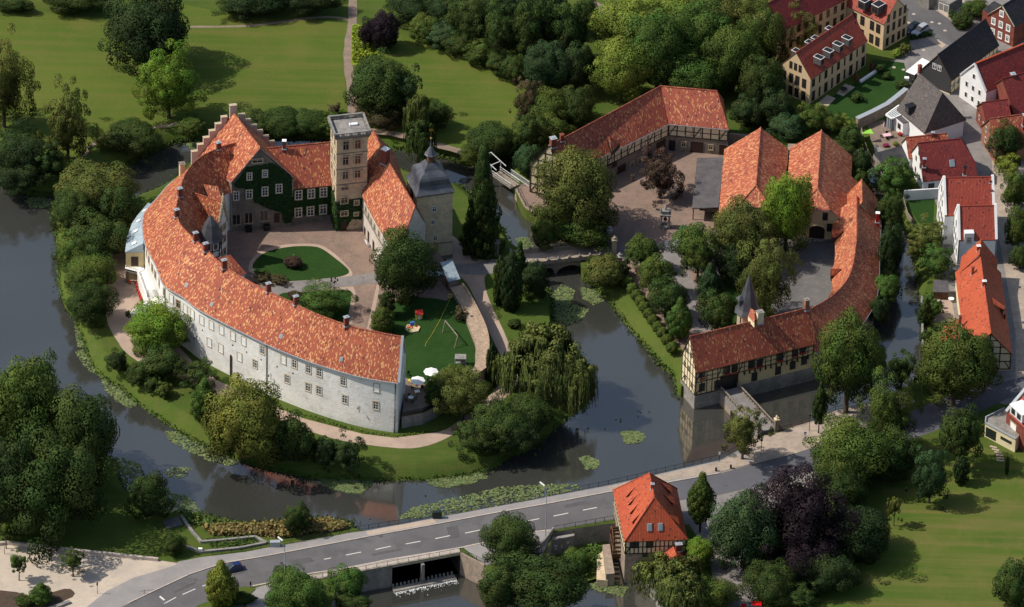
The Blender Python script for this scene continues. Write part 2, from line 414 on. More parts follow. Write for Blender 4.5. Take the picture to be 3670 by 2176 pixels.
isl = [(202, 740), (320, 765), (440, 742), (485, 712), (561, 681), (640, 630), (690, 575), (735, 535), (900, 545), (1180, 545), (1400, 600), (1540, 650), (1626, 669), (1653, 677), (1720, 730), (1779, 802), (1808, 836), (1842, 878, 't'), (1880, 905, 't'), (1902, 950, 't'), (1940, 985, 't'), (1967, 1048), (1979, 1104), (1983, 1153), (2040, 1220), (2100, 1300), (2122, 1380), (2109, 1441), (2048, 1486), (1987, 1538), (1907, 1607), (1826, 1639), (1777, 1672), (1690, 1700), (1530, 1720), (1441, 1720), (1334, 1722), (1138, 1716), (1054, 1702), (953, 1680), (852, 1651), (760, 1610), (672, 1568), (593, 1515), (496, 1449), (443, 1400), (355, 1343), (316, 1277), (298, 1220), (270, 1150), (237, 1106), (212, 1030), (212, 954), (202, 853), (192, 790)]
def shore(lst, sign):
    wl, tp = [], []
    P = [W2(p[0], p[1], 0.0 if len(p) > 2 else ZW) for p in lst]
    n = len(P); ar = sum(P[i].cross(P[(i + 1) % n]) for i in range(n)); ccw = ar > 0
    for i in range(n):
        a, b, c = P[i - 1], P[i], P[(i + 1) % n]
        t = (c - a).normalized(); nr = Vector((t.y, -t.x)) * (1 if ccw else -1) * sign   # away from the water
        wl.append(b); tp.append(b + nr * (.05 if len(lst[i]) > 2 else 3.0))
    return wl, tp
OW, OT = shore(outer, 1); IW, IT = shore(isl, -1)
def sm2(a, b, flags):
    return smooth(a, 3), smooth(b, 3)
OWs, OTs = sm2(OW, OT, 0); IWs, ITs = sm2(IW, IT, 0)
for i in range(len(OWs)):      # uneven natural banks
    pass
def jig(L, amp, seed):
    rr = random.Random(seed); return [p + Vector((rr.uniform(-amp, amp), rr.uniform(-amp, amp))) for p in L]
OTj = jig(OTs, .06, 1); ITj = jig(ITs, .15, 2)
# downstream pool (level -5) and mill race
pool_t = [W2(*p) for p in [(1250, 2056), (1405, 2030), (1649, 1984), (1737, 2030), (1745, 2060), (1800, 2115), (1900, 2100), (1950, 2005), (1987, 1907), (2080, 1891), (2172, 1877), (2196, 1876), (2252, 1876), (2262, 2000), (2350, 2080), (2420, 2300), (2300, 2500), (1500, 2600), (1150, 2300), (1200, 2120)]]
big = [Vector(p) for p in ((-3500, -1500), (3500, -1500), (3500, 4500), (-3500, 4500))]
V, T = tri(big, [OTj, pool_t])
mb = MB()
def addtri(V, T, z):
    for t in T:
        a, b, c = [V[i] for i in t]
        if (b - a).cross(c - a) < 0: b, c = c, b
        mb.face([(a.x, a.y, z), (b.x, b.y, z), (c.x, c.y, z)])
addtri(V, T, 0.0)
V, T = tri(ITj); addtri(V, T, 0.0)
def skirt(top, wat, z0, z1):
    n = len(top); K = 5
    for i in range(n * K):
        i, k = i % n, i // n
        j = (i + 1) % n; f0, f1 = k / K, (k + 1) / K
        a, b, c, d = top[i].lerp(wat[i], f0), top[j].lerp(wat[j], f0), top[j].lerp(wat[j], f1), top[i].lerp(wat[i], f1)
        za, zb = z0 + (z1 - z0) * f0 ** 1.5, z0 + (z1 - z0) * f1 ** 1.5
        q = [(a.x, a.y, za), (b.x, b.y, za), (c.x, c.y, zb), (d.x, d.y, zb)]
        nz = (Vector(q[1]) - Vector(q[0])).cross(Vector(q[2]) - Vector(q[0])).z
        if nz < 0: q = q[::-1]
        mb.face(q)
def beyond(w_, t_, k=1.12): return [t + (w - t) * k for w, t in zip(w_, t_)]
skirt(OTj, beyond(OWs, OTj), 0.0, ZW - .3); skirt(ITj, beyond(IWs, ITj), 0.0, ZW - .3)
g = mb.build('ground', 'grass', merge=True); g['kind'] = 'structure'
mb = MB()
n_ = len(pool_t)
for i in range(n_):
    a, b = pool_t[i], pool_t[(i + 1) % n_]
    if i == 1: continue
    mb.face([(a.x, a.y, -.02), (b.x, b.y, -.02), (b.x, b.y, -5.3), (a.x, a.y, -5.3)])
g = mb.build('pool_bank', 'concrete'); g['kind'] = 'structure'
# water sheets
c0 = sum(OW, Vector((0, 0))) / len(OW)
Vb, Tb = tri([t + (t - w) * .5 for w, t in zip(OWs, OTj)])
mb = MB(); addtri(Vb, Tb, ZW); wtr = mb.build('water', 'water'); wtr['kind'] = 'structure'
Vb, Tb = tri([p + (p - sum(pool_t, Vector((0, 0))) / n_) * .03 for p in pool_t])
mb = MB(); addtri(Vb, Tb, ZP); wtr = mb.build('pool_water', 'water'); wtr['kind'] = 'structure'

# park lawns and paths
psheet('park_lawn', [(-400, 130), (0, 60), (110, 35), (260, 60), (560, 70), (640, 10), (860, 60), (1000, 70), (1180, 75), (1246, 85), (1240, 150), (1235, 260), (1240, 350), (1255, 400), (1180, 430), (1000, 400), (850, 420), (700, 440), (600, 460), (460, 440), (340, 500), (300, 560), (160, 600), (0, 560), (-400, 560)], .006, 'park')
psheet('park_meadow', [(1290, 240), (1400, 180), (1420, 120), (1500, 150), (1600, 165), (1700, 225), (1820, 265), (1900, 300), (1870, 350), (1845, 420), (1850, 530), (1790, 560), (1650, 540), (1560, 520), (1350, 450), (1300, 420), (1260, 400), (1262, 260)], .006, 'park', sm=2)
psheet('bright_groundcover', [(1262, 92), (1310, 95), (1345, 170), (1362, 195), (1310, 215), (1280, 230), (1258, 228), (1262, 150)], .02, grassmat('groundcover', (.14, .20, .02), (.19, .24, .02), (.23, .26, .03), .4), sm=2)
def strip(name, px, wd, z, mat, sm=4):
    P = [W2(*p, z) for p in [tuple(q) for q in smooth(px, sm, False)]]
    L, R2 = [], []
    for i, p in enumerate(P):
        t = (P[min(i + 1, len(P) - 1)] - P[max(i - 1, 0)]).normalized(); nn = Vector((-t.y, t.x)); ww = wd / 2 * (1 + .08 * math.sin(i * 1.7))
        L.append(p + nn * ww); R2.append(p - nn * ww)
    return sheet(name, L + R2[::-1], z, mat)
M['park_path'] = surf('park_path', (.27, .20, .155), (.21, .16, .125), .4, fine=2.5, finamt=.2, c3=(.14, .12, .08))
strip('park_path', [(1265, -60), (1264, 30), (1262, 90), (1252, 140), (1247, 200), (1252, 270), (1262, 340), (1265, 420), (1290, 460), (1400, 478), (1480, 495), (1560, 518), (1640, 540), (1720, 570)], 1.9, .014, 'park_path')
strip('park_path', [(1262, 75), (1200, 62), (1100, 66), (900, 92), (680, 96)], .8, .010, 'park_path')
strip('park_path', [(300, 560), (330, 520), (420, 480), (600, 450), (700, 430)], 1.0, .010, 'park_path')
strip('park_path', [(2110, 5), (2150, 25), (2200, 60), (2260, 90)], 2.2, .012, 'park_path')

# island lawn, paths
psheet('ring_path', [(385, 900), (389, 980), (381, 1131), (399, 1187), (424, 1227), (443, 1255), (492, 1294), (560, 1326), (646, 1356), (769, 1409), (900, 1465), (1000, 1505), (1085, 1537), (1195, 1572), (1300, 1592), (1433, 1607), (1506, 1603), (1563, 1587), (1620, 1560), (1680, 1520), (1730, 1480), (1773, 1453), (1826, 1413), (1855, 1370), (1855, 1300), (1826, 1247), (1793, 1274), (1800, 1330), (1780, 1390), (1740, 1430), (1680, 1480), (1620, 1525), (1583, 1544), (1474, 1560), (1413, 1566), (1300, 1552), (1217, 1530), (1085, 1497), (1015, 1466), (900, 1420), (835, 1387), (773, 1357), (700, 1305), (640, 1240), (600, 1200), (560, 1150), (540, 1100), (500, 1080), (500, 1000), (470, 950), (470, 880)], .014, 'gravel', sm=2)
psheet('gate_path', [(1830, 1248), (1771, 1116), (1745, 1051), (1736, 1005), (1742, 985), (1765, 975), (1830, 960), (1900, 950), (1900, 900), (1800, 925), (1740, 930), (1700, 925), (1680, 900), (1650, 870), (1622, 845), (1600, 860), (1600, 950), (1640, 985), (1670, 1011), (1701, 1068), (1793, 1274)], .018, 'gravel', sm=2)
psheet('cobbled_path', [(1610, 945), (1690, 945), (1760, 935), (1890, 905), (1902, 948), (1830, 965), (1740, 985), (1690, 985), (1620, 975)], .026, 'cobble_g')
psheet('east_lawn', [(1750, 1050), (1738, 1000), (1790, 970), (1880, 990), (1960, 1040), (1970, 1150), (2000, 1250), (1840, 1245), (1775, 1115)], .010, 'island')
psheet('wall_planting', [(733, 1308), (780, 1345), (850, 1380), (960, 1425), (1085, 1480), (1217, 1520), (1300, 1543), (1410, 1560), (1480, 1556), (1580, 1538), (1580, 1546), (1474, 1562), (1413, 1569), (1300, 1555), (1217, 1534), (1085, 1499), (1015, 1469), (835, 1390), (773, 1360)], .022, 'island')

# bailey
psheet('bailey_court', [(1846, 668), (1880, 745), (1916, 768), (1975, 802), (2060, 865), (2170, 876), (2190, 925), (2235, 975), (2290, 1060), (2380, 1170), (2460, 1270), (2560, 1330), (2760, 1300), (2960, 1200), (3040, 1000), (3040, 860), (3040, 700), (2650, 540), (2640, 480), (2400, 480), (2100, 620), (1960, 640), (1930, 640)], .008, 'cobble')
psheet('bailey_road', [(2170, 878), (2300, 884), (2400, 858), (2520, 856), (2640, 858), (2700, 960), (2560, 990), (2470, 960), (2500, 1040), (2560, 1130), (2600, 1220), (2560, 1250), (2500, 1210), (2420, 1100), (2370, 1020), (2310, 960), (2230, 925), (2180, 918)], .014, 'cobble_g', sm=2)
psheet('bailey_asphalt', [(2640, 856), (2820, 852), (3010, 852), (3010, 1000), (2990, 1100), (2880, 1180), (2760, 1180), (2740, 1100), (2700, 1000)], .016, 'asphalt_c')
psheet('bailey_green', [(2560, 1000), (2700, 990), (2760, 1060), (2760, 1180), (2700, 1250), (2620, 1240), (2570, 1150), (2520, 1060)], .022, 'lawn', sm=2)

# street by the water
rd_top = [(300, 2240), (431, 2176), (459, 2163), (559, 2115), (679, 2059), (799, 2019), (950, 1994), (1318, 1924), (1569, 1878), (1789, 1836), (1950, 1808), (2180, 1764), (2391, 1730), (2579, 1696), (2699, 1664), (2853, 1625), (2926, 1601), (3080, 1550), (3250, 1480), (3400, 1420), (3560, 1378), (3900, 1290)]
rd_bot = [(3900, 1350), (3700, 1402), (3610, 1430), (3500, 1480), (3376, 1535), (3200, 1600), (2965, 1678), (2900, 1690), (2739, 1736), (2579, 1772), (2439, 1792), (2212, 1860), (1980, 1900), (1900, 1907), (1649, 1962), (1389, 2005), (1230, 2037), (1118, 2053), (986, 2083), (905, 2099), (880, 2130), (860, 2240)]
psheet('road', rd_top + rd_bot, .012, 'asphalt')
psheet('old_road', [(2400, 1727), (2579, 1696), (2699, 1664), (2853, 1625), (2926, 1601), (3080, 1550), (3250, 1480), (3400, 1420), (3560, 1378), (3900, 1290), (3900, 1350), (3700, 1402), (3610, 1430), (3500, 1480), (3376, 1535), (3200, 1600), (2965, 1678), (2900, 1690), (2739, 1736), (2579, 1772), (2439, 1792)], .020, 'asphalt_b')
# kerbed pavement north of the road: a real step
def kerbwalk(name, top, bot, z, mat):
    mb2 = MB(); P = [W2(*p) for p in top + bot]
    V, T = tri(P)
    for t in T:
        a, b, c = [V[i] for i in t]
        if (b - a).cross(c - a) < 0: b, c = c, b
        mb2.face([(a.x, a.y, z), (b.x, b.y, z), (c.x, c.y, z)])
    for i in range(len(P)):
        a, b = P[i], P[(i + 1) % len(P)]
        mb2.face([(a.x, a.y, 0), (b.x, b.y, 0), (b.x, b.y, z), (a.x, a.y, z)], mi=1)
    o = mb2.build(name, [mat, 'kerb']); o['kind'] = 'structure'; return o
nk = [(559, 2114), (679, 2058), (799, 2018), (950, 1992), (1318, 1922), (1569, 1876), (1789, 1834), (1950, 1806), (2180, 1762), (2391, 1728), (2579, 1694), (2699, 1662)]
nt_ = [(2647, 1616), (2579, 1652), (2419, 1687), (2180, 1741), (1950, 1784), (1900, 1795), (1549, 1860), (1310, 1904), (1250, 1912), (950, 1966), (879, 1980), (719, 1999), (639, 2015), (600, 2060), (500, 2120)]
kerbwalk('pavement', nk, nt_, .12, 'walk')
psheet('tan_pavement', [(1312, 1905), (1420, 1884), (1552, 1860), (1566, 1873), (1318, 1918)], .126, 'walk_t')
psheet('tan_pavement', [(2175, 1745), (2300, 1716), (2579, 1655), (2640, 1628), (2690, 1662), (2579, 1690), (2391, 1722), (2190, 1757)], .126, 'cobble_t')
def kerbline(name, px, w_, z, h=.0):
    P = [W2(*p) for p in px]; mb2 = MB()
    for a, b in zip(P[:-1], P[1:]): mb2.bar((a.x, a.y, z), (b.x, b.y, z), w_, .05 + h)
    o = mb2.build(name, 'kerb'); o['kind'] = 'structure'
kerbline('kerb', [(a, b) for a, b in rd_top[2:14]], .3, .11)
kerbline('kerb', [(1980, 1900), (1900, 1908), (1649, 1964), (1389, 2007), (1230, 2039), (1118, 2055), (986, 2085), (905, 2101)], .35, .06)
psheet('gravel_lot', [(-300, 1950), (0, 1952), (24, 1948), (304, 1980), (567, 2008), (643, 2019), (679, 2058), (559, 2114), (431, 2178), (300, 2240), (-300, 2300)], .010, 'lot')
psheet('pale_pavement', [(643, 2020), (679, 2058), (559, 2114), (431, 2178), (330, 2240), (280, 2200), (380, 2120), (480, 2070), (600, 2035)], .016, 'walk')
psheet('flower_bed', [(-100, 2120), (60, 2122), (120, 2140), (230, 2110), (262, 2118), (260, 2140), (160, 2180), (0, 2230), (-100, 2230)], .018, 'soil', sm=2)
psheet('traffic_island', [(690, 2180), (760, 2150), (860, 2105), (900, 2104), (915, 2112), (870, 2150), (830, 2190), (790, 2240), (640, 2240)], .13, 'grass', sm=2)
psheet('side_street', [(860, 2240), (905, 2110), (990, 2086), (1010, 2090), (960, 2160), (930, 2240)], .014, 'walk')
psheet('mill_terrace', [(1660, 1962), (1900, 1910), (1985, 1900), (1955, 1965), (1930, 2010), (1800, 2010), (1740, 2028)], .022, 'walk')
# square round the mill
psheet('mill_square', [(2255, 1862), (2439, 1793), (2579, 1773), (2739, 1737), (2900, 1691), (2965, 1679), (3010, 1690), (2860, 1780), (2720, 1850), (2640, 1900), (2660, 2000), (2700, 2100), (2760, 2300), (2560, 2300), (2560, 2100), (2540, 1990), (2470, 1880), (2270, 1890)], .016, 'cobble_g')
psheet('gate_forecourt', [(2579, 1697), (2647, 1618), (2700, 1585), (2740, 1560), (2790, 1551), (2847, 1528), (2913, 1509), (2994, 1472), (3124, 1442), (3180, 1420), (3250, 1400), (3280, 1440), (3100, 1540), (2926, 1600), (2853, 1624), (2699, 1663)], .024, 'cobble_t')
for a, b in (((1195, 2007), (1186, 2001)),):
    pass
for px in ([(1040, 2010), (1110, 1996), (1128, 2012), (1060, 2026)], [(1330, 1985), (1440, 1964), (1444, 1972), (1334, 1993)], [(1600, 1890), (1640, 1883), (1650, 1925), (1612, 1933)], [(1700, 1900), (1860, 1870), (1862, 1876), (1702, 1907)], [(820, 2040), (860, 2032), (880, 2052), (842, 2062)], [(620, 2120), (700, 2085), (704, 2091), (626, 2127)], [(2020, 1810), (2100, 1795), (2104, 1806), (2026, 1822)]):
    psheet('road_patch', px, .016, 'tar')
mk = MB()
def dash(x0, y0, x1, y1, wd=.22, z=.019):
    a = W(x0, y0); b = W(x1, y1); t = (b - a).normalized(); nn = Vector((-t.y, t.x, 0)) * wd / 2
    mk.face([(a - nn).to_tuple()[:2] + (z,), (b - nn).to_tuple()[:2] + (z,), (b + nn).to_tuple()[:2] + (z,), (a + nn).to_tuple()[:2] + (z,)])
for d in [(1161, 2005, 1186, 2000), (1239, 1990, 1294, 1979), (1346, 1970, 1400, 1958), (1454, 1950, 1507, 1940), (1560, 1931, 1613, 1920), (1667, 1911, 1720, 1900), (1880, 1870, 1933, 1859), (1984, 1850, 2037, 1839), (2089, 1829, 2139, 1819),
          (588, 2164, 631, 2141), (654, 2131, 700, 2111), (725, 2101, 750, 2093), (820, 2068, 838, 2064), (460, 2240, 500, 2215)]:
    dash(*d)
o = mk.build('road_markings', 'mark'); o['kind'] = 'structure'
psheet('basin_floor', [(1930, 2060), (1985, 1970), (2175, 1940), (2168, 2062), (2100, 2085), (1990, 2125), (1935, 2135)], -4.3, 'grass')
# town ground
psheet('town_paving', [(3150, 240), (3230, 200), (3262, 170), (3258, 60), (3180, -60), (3900, -60), (3900, 1420), (3600, 1450), (3440, 1400), (3400, 1300), (3330, 1100), (3370, 960), (3380, 800), (3330, 660), (3260, 600), (3140, 560), (3120, 480), (3230, 400), (3215, 290)], .008, 'cobble_g')
psheet('town_street', [(3150, -60), (3250, -60), (3300, 0), (3458, 109), (3520, 160), (3480, 215), (3390, 158), (3248, 69), (3205, 20)], .014, 'asphalt')
psheet('street_pavement', [(3290, -60), (3480, -60), (3450, 20), (3470, 80), (3458, 106), (3300, -2), (3260, -60)], .020, 'walk_t')
psheet('street_pavement', [(3252, 75), (3390, 160), (3378, 172), (3250, 92)], .020, 'walk_t')
psheet('street', [(3555, 560), (3600, 580), (3640, 760), (3640, 860), (3720, 1000), (3720, 1400), (3640, 1380), (3640, 1200), (3600, 960), (3560, 740)], .014, 'cobble_t')
psheet('apartment_lawn', [(3120, 210), (3240, 225), (3260, 300), (3235, 330), (3160, 375), (3080, 420), (3060, 440), (2960, 400), (2975, 350), (3060, 300), (3115, 260)], .014, 'lawn')
psheet('house_garden', [(3238, 700), (3350, 697), (3345, 800), (3300, 800), (3284, 790)], .016, 'lawn')
psheet('garden_patio', [(3110, 440), (3170, 430), (3250, 480), (3240, 540), (3200, 550), (3140, 520), (3120, 500)], .016, 'patio')
psheet('riverside_patio', [(3346, 1075), (3410, 1075), (3425, 1150), (3405, 1160), (3365, 1120), (3345, 1100)], .016, 'gravel')
psheet('meadow', [(3180, 1620), (3300, 1570), (3420, 1580), (3500, 1600), (3700, 1640), (3900, 1660), (3900, 2400), (2850, 2400), (2950, 2120), (3100, 1990), (3180, 1900), (3160, 1750)], .006, 'park2', sm=2)
# ------------------------------------------------------------------ building helpers
_win = {}
def win_mesh(w, h, style):
    """style: cross (white cross window with stone surround), blind (closed white shutter), dark, mull (stone mullion), brown, plain"""
    key = (round(w, 1), round(h, 1), style)
    if key in _win: return _win[key]
    w, h = key[0], key[1]
    fr = MB(); pn = MB()
    S = {'cross': ('frame_stone', 'paintwhite', 'glass', .13), 'blind': ('frame_stone', 'paintwhite', 'blind', .13), 'white': (None, 'paintwhite', 'glass', .1), 'whiteframe': ('paintwhite', 'paintwhite', 'glass', .16),
         'mull': ('frame_stone', 'frame_stone', 'glass', .12), 'dark': (None, 'frame_green', 'glass', .12), 'brown': (None, 'frame_brown', 'glass', .1), 'door': (None, 'frame_brown', 'darkdoor', .1), 'plainw': (None, 'paintwhite', 'glass', .07), 'arch': ('frame_stone', 'frame_stone', 'glass', .12)}[style]
    def bx(x, z, ww, hh, y0, y1, mi): fr.box((x, (y0 + y1) / 2, z), (ww, y1 - y0, hh), mi=mi)
    W_, H_ = w, h
    if S[0]:
        t = S[3] + .03
        for sx in (-1, 1): bx(sx * (w / 2 + t / 2), 0, t, h + 2 * t, 0, .07, 0)
        bx(0, h / 2 + t / 2, w, t, 0, .07, 0); bx(0, -h / 2 - t / 2, w + 2 * t, t, 0, .11, 0)
    b = .10 if style in ('cross', 'white', 'whiteframe', 'plainw') else .09
    if style == 'blind': b = .05
    for sx in (-1, 1): bx(sx * (w / 2 - b / 2), 0, b, h, 0, .055, 1)
    bx(0, h / 2 - b / 2, w - 2 * b, b, 0, .055, 1); bx(0, -h / 2 + b / 2, w - 2 * b, b, 0, .055, 1)
    if style in ('cross', 'mull', 'white', 'whiteframe', 'brown'):
        bx(0, 0, b, h - 2 * b, 0, .05, 1)
        zz = h * .18
        for sx in (-1, 1): bx(sx * (w / 4 - b / 4), zz, w / 2 - 1.5 * b, b, 0, .045, 1)
        if style == 'cross':
            for sx in (-1, 1): bx(sx * (w / 4 - b / 4), -h * .16, w / 2 - 1.5 * b, b * .5, 0, .04, 1)
    elif style == 'dark':
        bx(0, 0, b, h - 2 * b, 0, .05, 1)
    pn.face([(w / 2 - b / 2, .025, -h / 2 + b / 2), (-w / 2 + b / 2, .025, -h / 2 + b / 2), (-w / 2 + b / 2, .025, h / 2 - b / 2), (w / 2 - b / 2, .025, h / 2 - b / 2)])
    a = fr.build('window', [S[0] or S[1], S[1]]); p = pn.build('pane', S[2])
    r = (a.data, p.data); bpy.data.objects.remove(a); bpy.data.objects.remove(p)
    _win[key] = r; return r
class Wall:
    def __init__(s, p0, p1, out=None):
        s.p = Vector((p0[0], p0[1])); q = Vector((p1[0], p1[1])); s.L = (q - s.p).length; s.d = (q - s.p).normalized()
        n = Vector((s.d.y, -s.d.x))
        ref = Vector(out) if out is not None else Vector((0, -1))
        if n.dot(ref) < 0: n = -n
        s.n = n
    def at(s, px, py):
        d = ray(px, py); n3 = Vector((s.n.x, s.n.y, 0)); den = d.dot(n3)
        if abs(den) < 1e-6: return None
        t = (Vector((s.p.x, s.p.y, 0)) - Vector((CAM.x, CAM.y, 0))).dot(n3) / den
        P = CAM + d * t
        return (Vector((P.x, P.y)) - s.p).dot(s.d), P.z, t
    def pt(s, u, z, off=0.0):
        q = s.p + s.d * u + s.n * off; return Vector((q.x, q.y, z))
    def mat(s, u, z, off=0.0):
        y = Vector((s.n.x, s.n.y, 0)); x = y.cross(Vector((0, 0, 1))); P = s.pt(u, z, off)
        return Matrix(((x.x, y.x, 0, P.x), (x.y, y.y, 0, P.y), (0, 0, 1, P.z), (0, 0, 0, 1)))
    def window(s, parent, u, z, w, h, style, name='window', off=0.0):
        f, p = win_mesh(w, h, style)
        off = getattr(s, 'off', 0.0); o = instance(f, name, parent, s.mat(u, z, off)); q = instance(p, 'pane' if style != 'door' else 'door_leaf', o, s.mat(u, z, off))
        return o
    def beam(s, mb, u0, z0, u1, z1, w=.2, off=.0, th=.05):
        a = s.pt(u0, z0, off + th / 2); b = s.pt(u1, z1, off + th / 2); d = (b - a); L = d.length
        if L < .01: return
        x = d.normalized(); y = Vector((s.n.x, s.n.y, 0)); zz = x.cross(y)
        m = Matrix(((x.x, y.x, zz.x, a.x), (x.y, y.y, zz.y, a.y), (x.z, y.z, zz.z, a.z), (0, 0, 0, 1)))
        mb.box((L / 2, 0, 0), (L, th, w), mat=m)
def walls_px(walls, px, py):
    best = None
    for k, wl in enumerate(walls):
        r = wl.at(px, py)
        if r and -.01 <= r[0] <= wl.L + .01 and wl.n.dot(Vector((ray(px, py).x, ray(px, py).y))) < 0:
            if best is None or r[2] < best[1][2]: best = (wl, r)
    return best
def pwin(walls, parent, px, py, w, h, style, name='window'):
    b = walls_px(walls if isinstance(walls, list) else [walls], px, py)
    if b: return b[0].window(parent, b[1][0], b[1][1], w, h, style, name)
    print('MISS window', px, py)
def xyz(p, z): return Vector((p[0], p[1], z))
def mirror(p, a, b):
    d = (b - a).normalized(); v = p - a; return a + d * (2 * v.dot(d)) - v

def slab(mb, pts, th=.18, mi=0, emi=0):
    """roof plane with thickness, first two points = eave"""
    P = [Vector(p) for p in pts]
    n = Vector((0, 0, 0))
    for j in range(len(P)): n += P[j].cross(P[(j + 1) % len(P)])
    if n.z < 0: P = P[::-1]; n = -n
    n.normalize(); D = Vector((0, 0, -th)); Q = [p + D for p in P]
    mb.face(P, mi=mi); mb.face(Q[::-1], mi=emi)
    for j in range(len(P)):
        k = (j + 1) % len(P); mb.face([Q[j], Q[k], P[k], P[j]], mi=emi)

def ridge_line(mb, pts, r=.14, mi=0):
    for a, b in zip(pts[:-1], pts[1:]): mb.tube(a, b, r, r, 6, mi=mi)

def house(name, label, A, B, zr, w, ze, z0=0.0, over=.35, hipA=None, hipB=None, wallm='white2', roofm='tile', group=None, cat='house', w2=None, gov=.25, base=None, ze2=None, basez=None):
    """A,B: ridge axis ends in plan (gable walls stand there). hip = (run, zbottom): half or full hip. Returns root, dict of walls."""
    A = Vector((A[0], A[1])); B = Vector((B[0], B[1])); d = (B - A).normalized(); n = Vector((d.y, -d.x))
    if n.y > 0: n = -n                               # n points to the camera side
    w2 = w if w2 is None else w2; ze2 = ze if ze2 is None else ze2
    mid = (A + B) / 2
    root = thing(name, label, cat, (mid.x, mid.y, z0), group)
    fA, fB, bA, bB = A + n * w, B + n * w, A - n * w2, B - n * w2
    mb = MB()
    s1 = (zr - ze) / w; s2 = (zr - ze2) / w2
    # walls
    for a, b, z in ((fA, fB, ze), (bB, bA, ze2)):
        mb.face([xyz(a, z0 - .3), xyz(b, z0 - .3), xyz(b, z), xyz(a, z)])
    for (f, b, R, hip) in ((fA, bA, A, hipA), (fB, bB, B, hipB)):
        top = [xyz(R, zr)]
        if hip and hip[1] < zr:
            zb = max(hip[1], max(ze, ze2)) if hip[1] > min(ze, ze2) + .01 else ze
            k1 = (zr - zb) / s1; k2 = (zr - zb) / s2
            top = [xyz(R + n * k1, zb), xyz(R - n * k2, zb)]
        P = [xyz(f, z0 - .3), xyz(f, ze)] + top + [xyz(b, ze2), xyz(b, z0 - .3)]
        mb.face(P)
    mb.build('wall', wallm, root)
    if base:
        m2 = MB(); pl = [fA + (n - d) * .08, fB + (n + d) * .08, bB + (d - n) * .08, bA - (d + n) * .08]
        m2.prism(pl, z0 - .3, z0 + base, top=True, bottom=False); m2.build('plinth', basez or 'concrete', root)
    # roof
    rb = MB(); T = .12
    def side(sn, ww, s, zz):
        e = sn * (ww + over); ez = zr - (ww + over) * s
        a = A - d * (gov if not hipA else over); b = B + d * (gov if not hipB else over)
        P = []
        def endpts(R, hip, sg):
            if not hip: return [(R + sg * d * gov + e * 1.0, ez), (R + sg * d * gov, zr)]
            run, zb = hip
            if zb <= ez + .3 or zb <= zz + .01:     # full hip
                return [(R + sg * d * over + e, ez), (R - sg * d * run, zr)]
            k = (zr - zb) / s
            slope = (zr - zb) / run; o2 = .3
            return [(R + sg * d * gov + e, ez), (R + sg * d * gov + sn * (k + .25 / 1), zb - .25 * s), (R - sg * d * run, zr)]
        PA = endpts(A, hipA, -1); PB = endpts(B, hipB, 1)
        pts = [xyz(p, z + T) for p, z in PA[:1]] + [xyz(p, z + T) for p, z in PB[:1]] + [xyz(p, z + T) for p, z in PB[1:]] + [xyz(p, z + T) for p, z in reversed(PA[1:])]
        slab(rb, pts, .16, 0, 1)
        return PA, PB
    PA, PB = side(n, w, s1, ze); QA, QB = side(-n, w2, s2, ze2)
    for P1, P2, hip in ((PA, QA, hipA), (PB, QB, hipB)):
        if hip:
            if len(P1) == 2 and len(P2) == 2: pts = [P1[0], P2[0], P1[1]]
            else: pts = [P1[-2], P2[-2], P1[-1]]
            slab(rb, [xyz(p, z + T) for p, z in pts], .16, 0, 1)
    roof = rb.build('roof', [roofm, 'wood'], root)
    rl = MB(); a = PA[-1][0]; b = PB[-1][0]; hp = [xyz(a, zr + T + .02), xyz(b, zr + T + .02)]
    ridge_line(rl, hp, .13)
    for P1, P2, hip in ((PA, QA, hipA), (PB, QB, hipB)):
        if hip:
            for Pq in (P1, P2):
                i = -2 if len(P1) == 3 else 0
                ridge_line(rl, [xyz(P1[-1][0], zr + T + .02), xyz(Pq[i][0], Pq[i][1] + T + .02)], .11)
    rl.build('ridge_tiles', roofm, roof)
    cent = (A + B) / 2
    W = {'f': Wall(fA, fB, n), 'b': Wall(bA, bB, -n), 'A': Wall(fA, bA, -d), 'B': Wall(fB, bB, d)}
    return root, roof, W, dict(A=A, B=B, d=d, n=n, w=w, w2=w2, zr=zr, ze=ze, z0=z0, s1=s1)
def house_px(name, label, pa, pb, zr, eave, ze, **k):
    A = W2(*pa, zr); B = W2(*pb, zr); E = W2(*eave, ze); d = (B - A).normalized()
    w = abs(d.cross(E - A))
    w = k.pop('w', w)
    return house(name, label, A, B, zr, w, ze, **k)
def gable_timber(W_, ze, zr, z0, nv=5, rows=2, w=.2, mid=None, th=.05, rail=True):
    """timber frame on a wall: rectangle z0..ze plus gable to zr (mid=u of apex) """
    mb = MB(); L = W_.L; mid = L / 2 if mid is None else mid
    def ztop(u): return ze + (zr - ze) * (1 - abs(u - mid) / (L / 2)) if zr > ze else ze
    for i in range(nv + 1):
        u = .1 + (L - .2) * i / nv; W_.beam(mb, u, z0, u, max(z0 + .1, ztop(u) - .1), w, th=th)
    for k in range(rows + 1):
        z = z0 + (ze - z0) * k / max(rows, 1) if rows else z0
        W_.beam(mb, 0, z, L, z, w * .9, off=.004, th=th)
    z = ze
    if zr > ze:
        for q in (.33, .66):
            zz = ze + (zr - ze) * q; hw = (L / 2) * (1 - q)
            W_.beam(mb, mid - hw, zz, mid + hw, zz, w * .9, off=.004, th=th)
        W_.beam(mb, 0, ze, mid, zr, w, off=.008, th=th); W_.beam(mb, L, ze, mid, zr, w, off=.008, th=th)
    W_.beam(mb, .1, z0, min(1.3, L * .3), min(ze, z0 + 1.9), w * .8, off=.002, th=th)
    W_.beam(mb, L - .1, z0, max(L - 1.3, L * .7), min(ze, z0 + 1.9), w * .8, off=.002, th=th)
    return mb
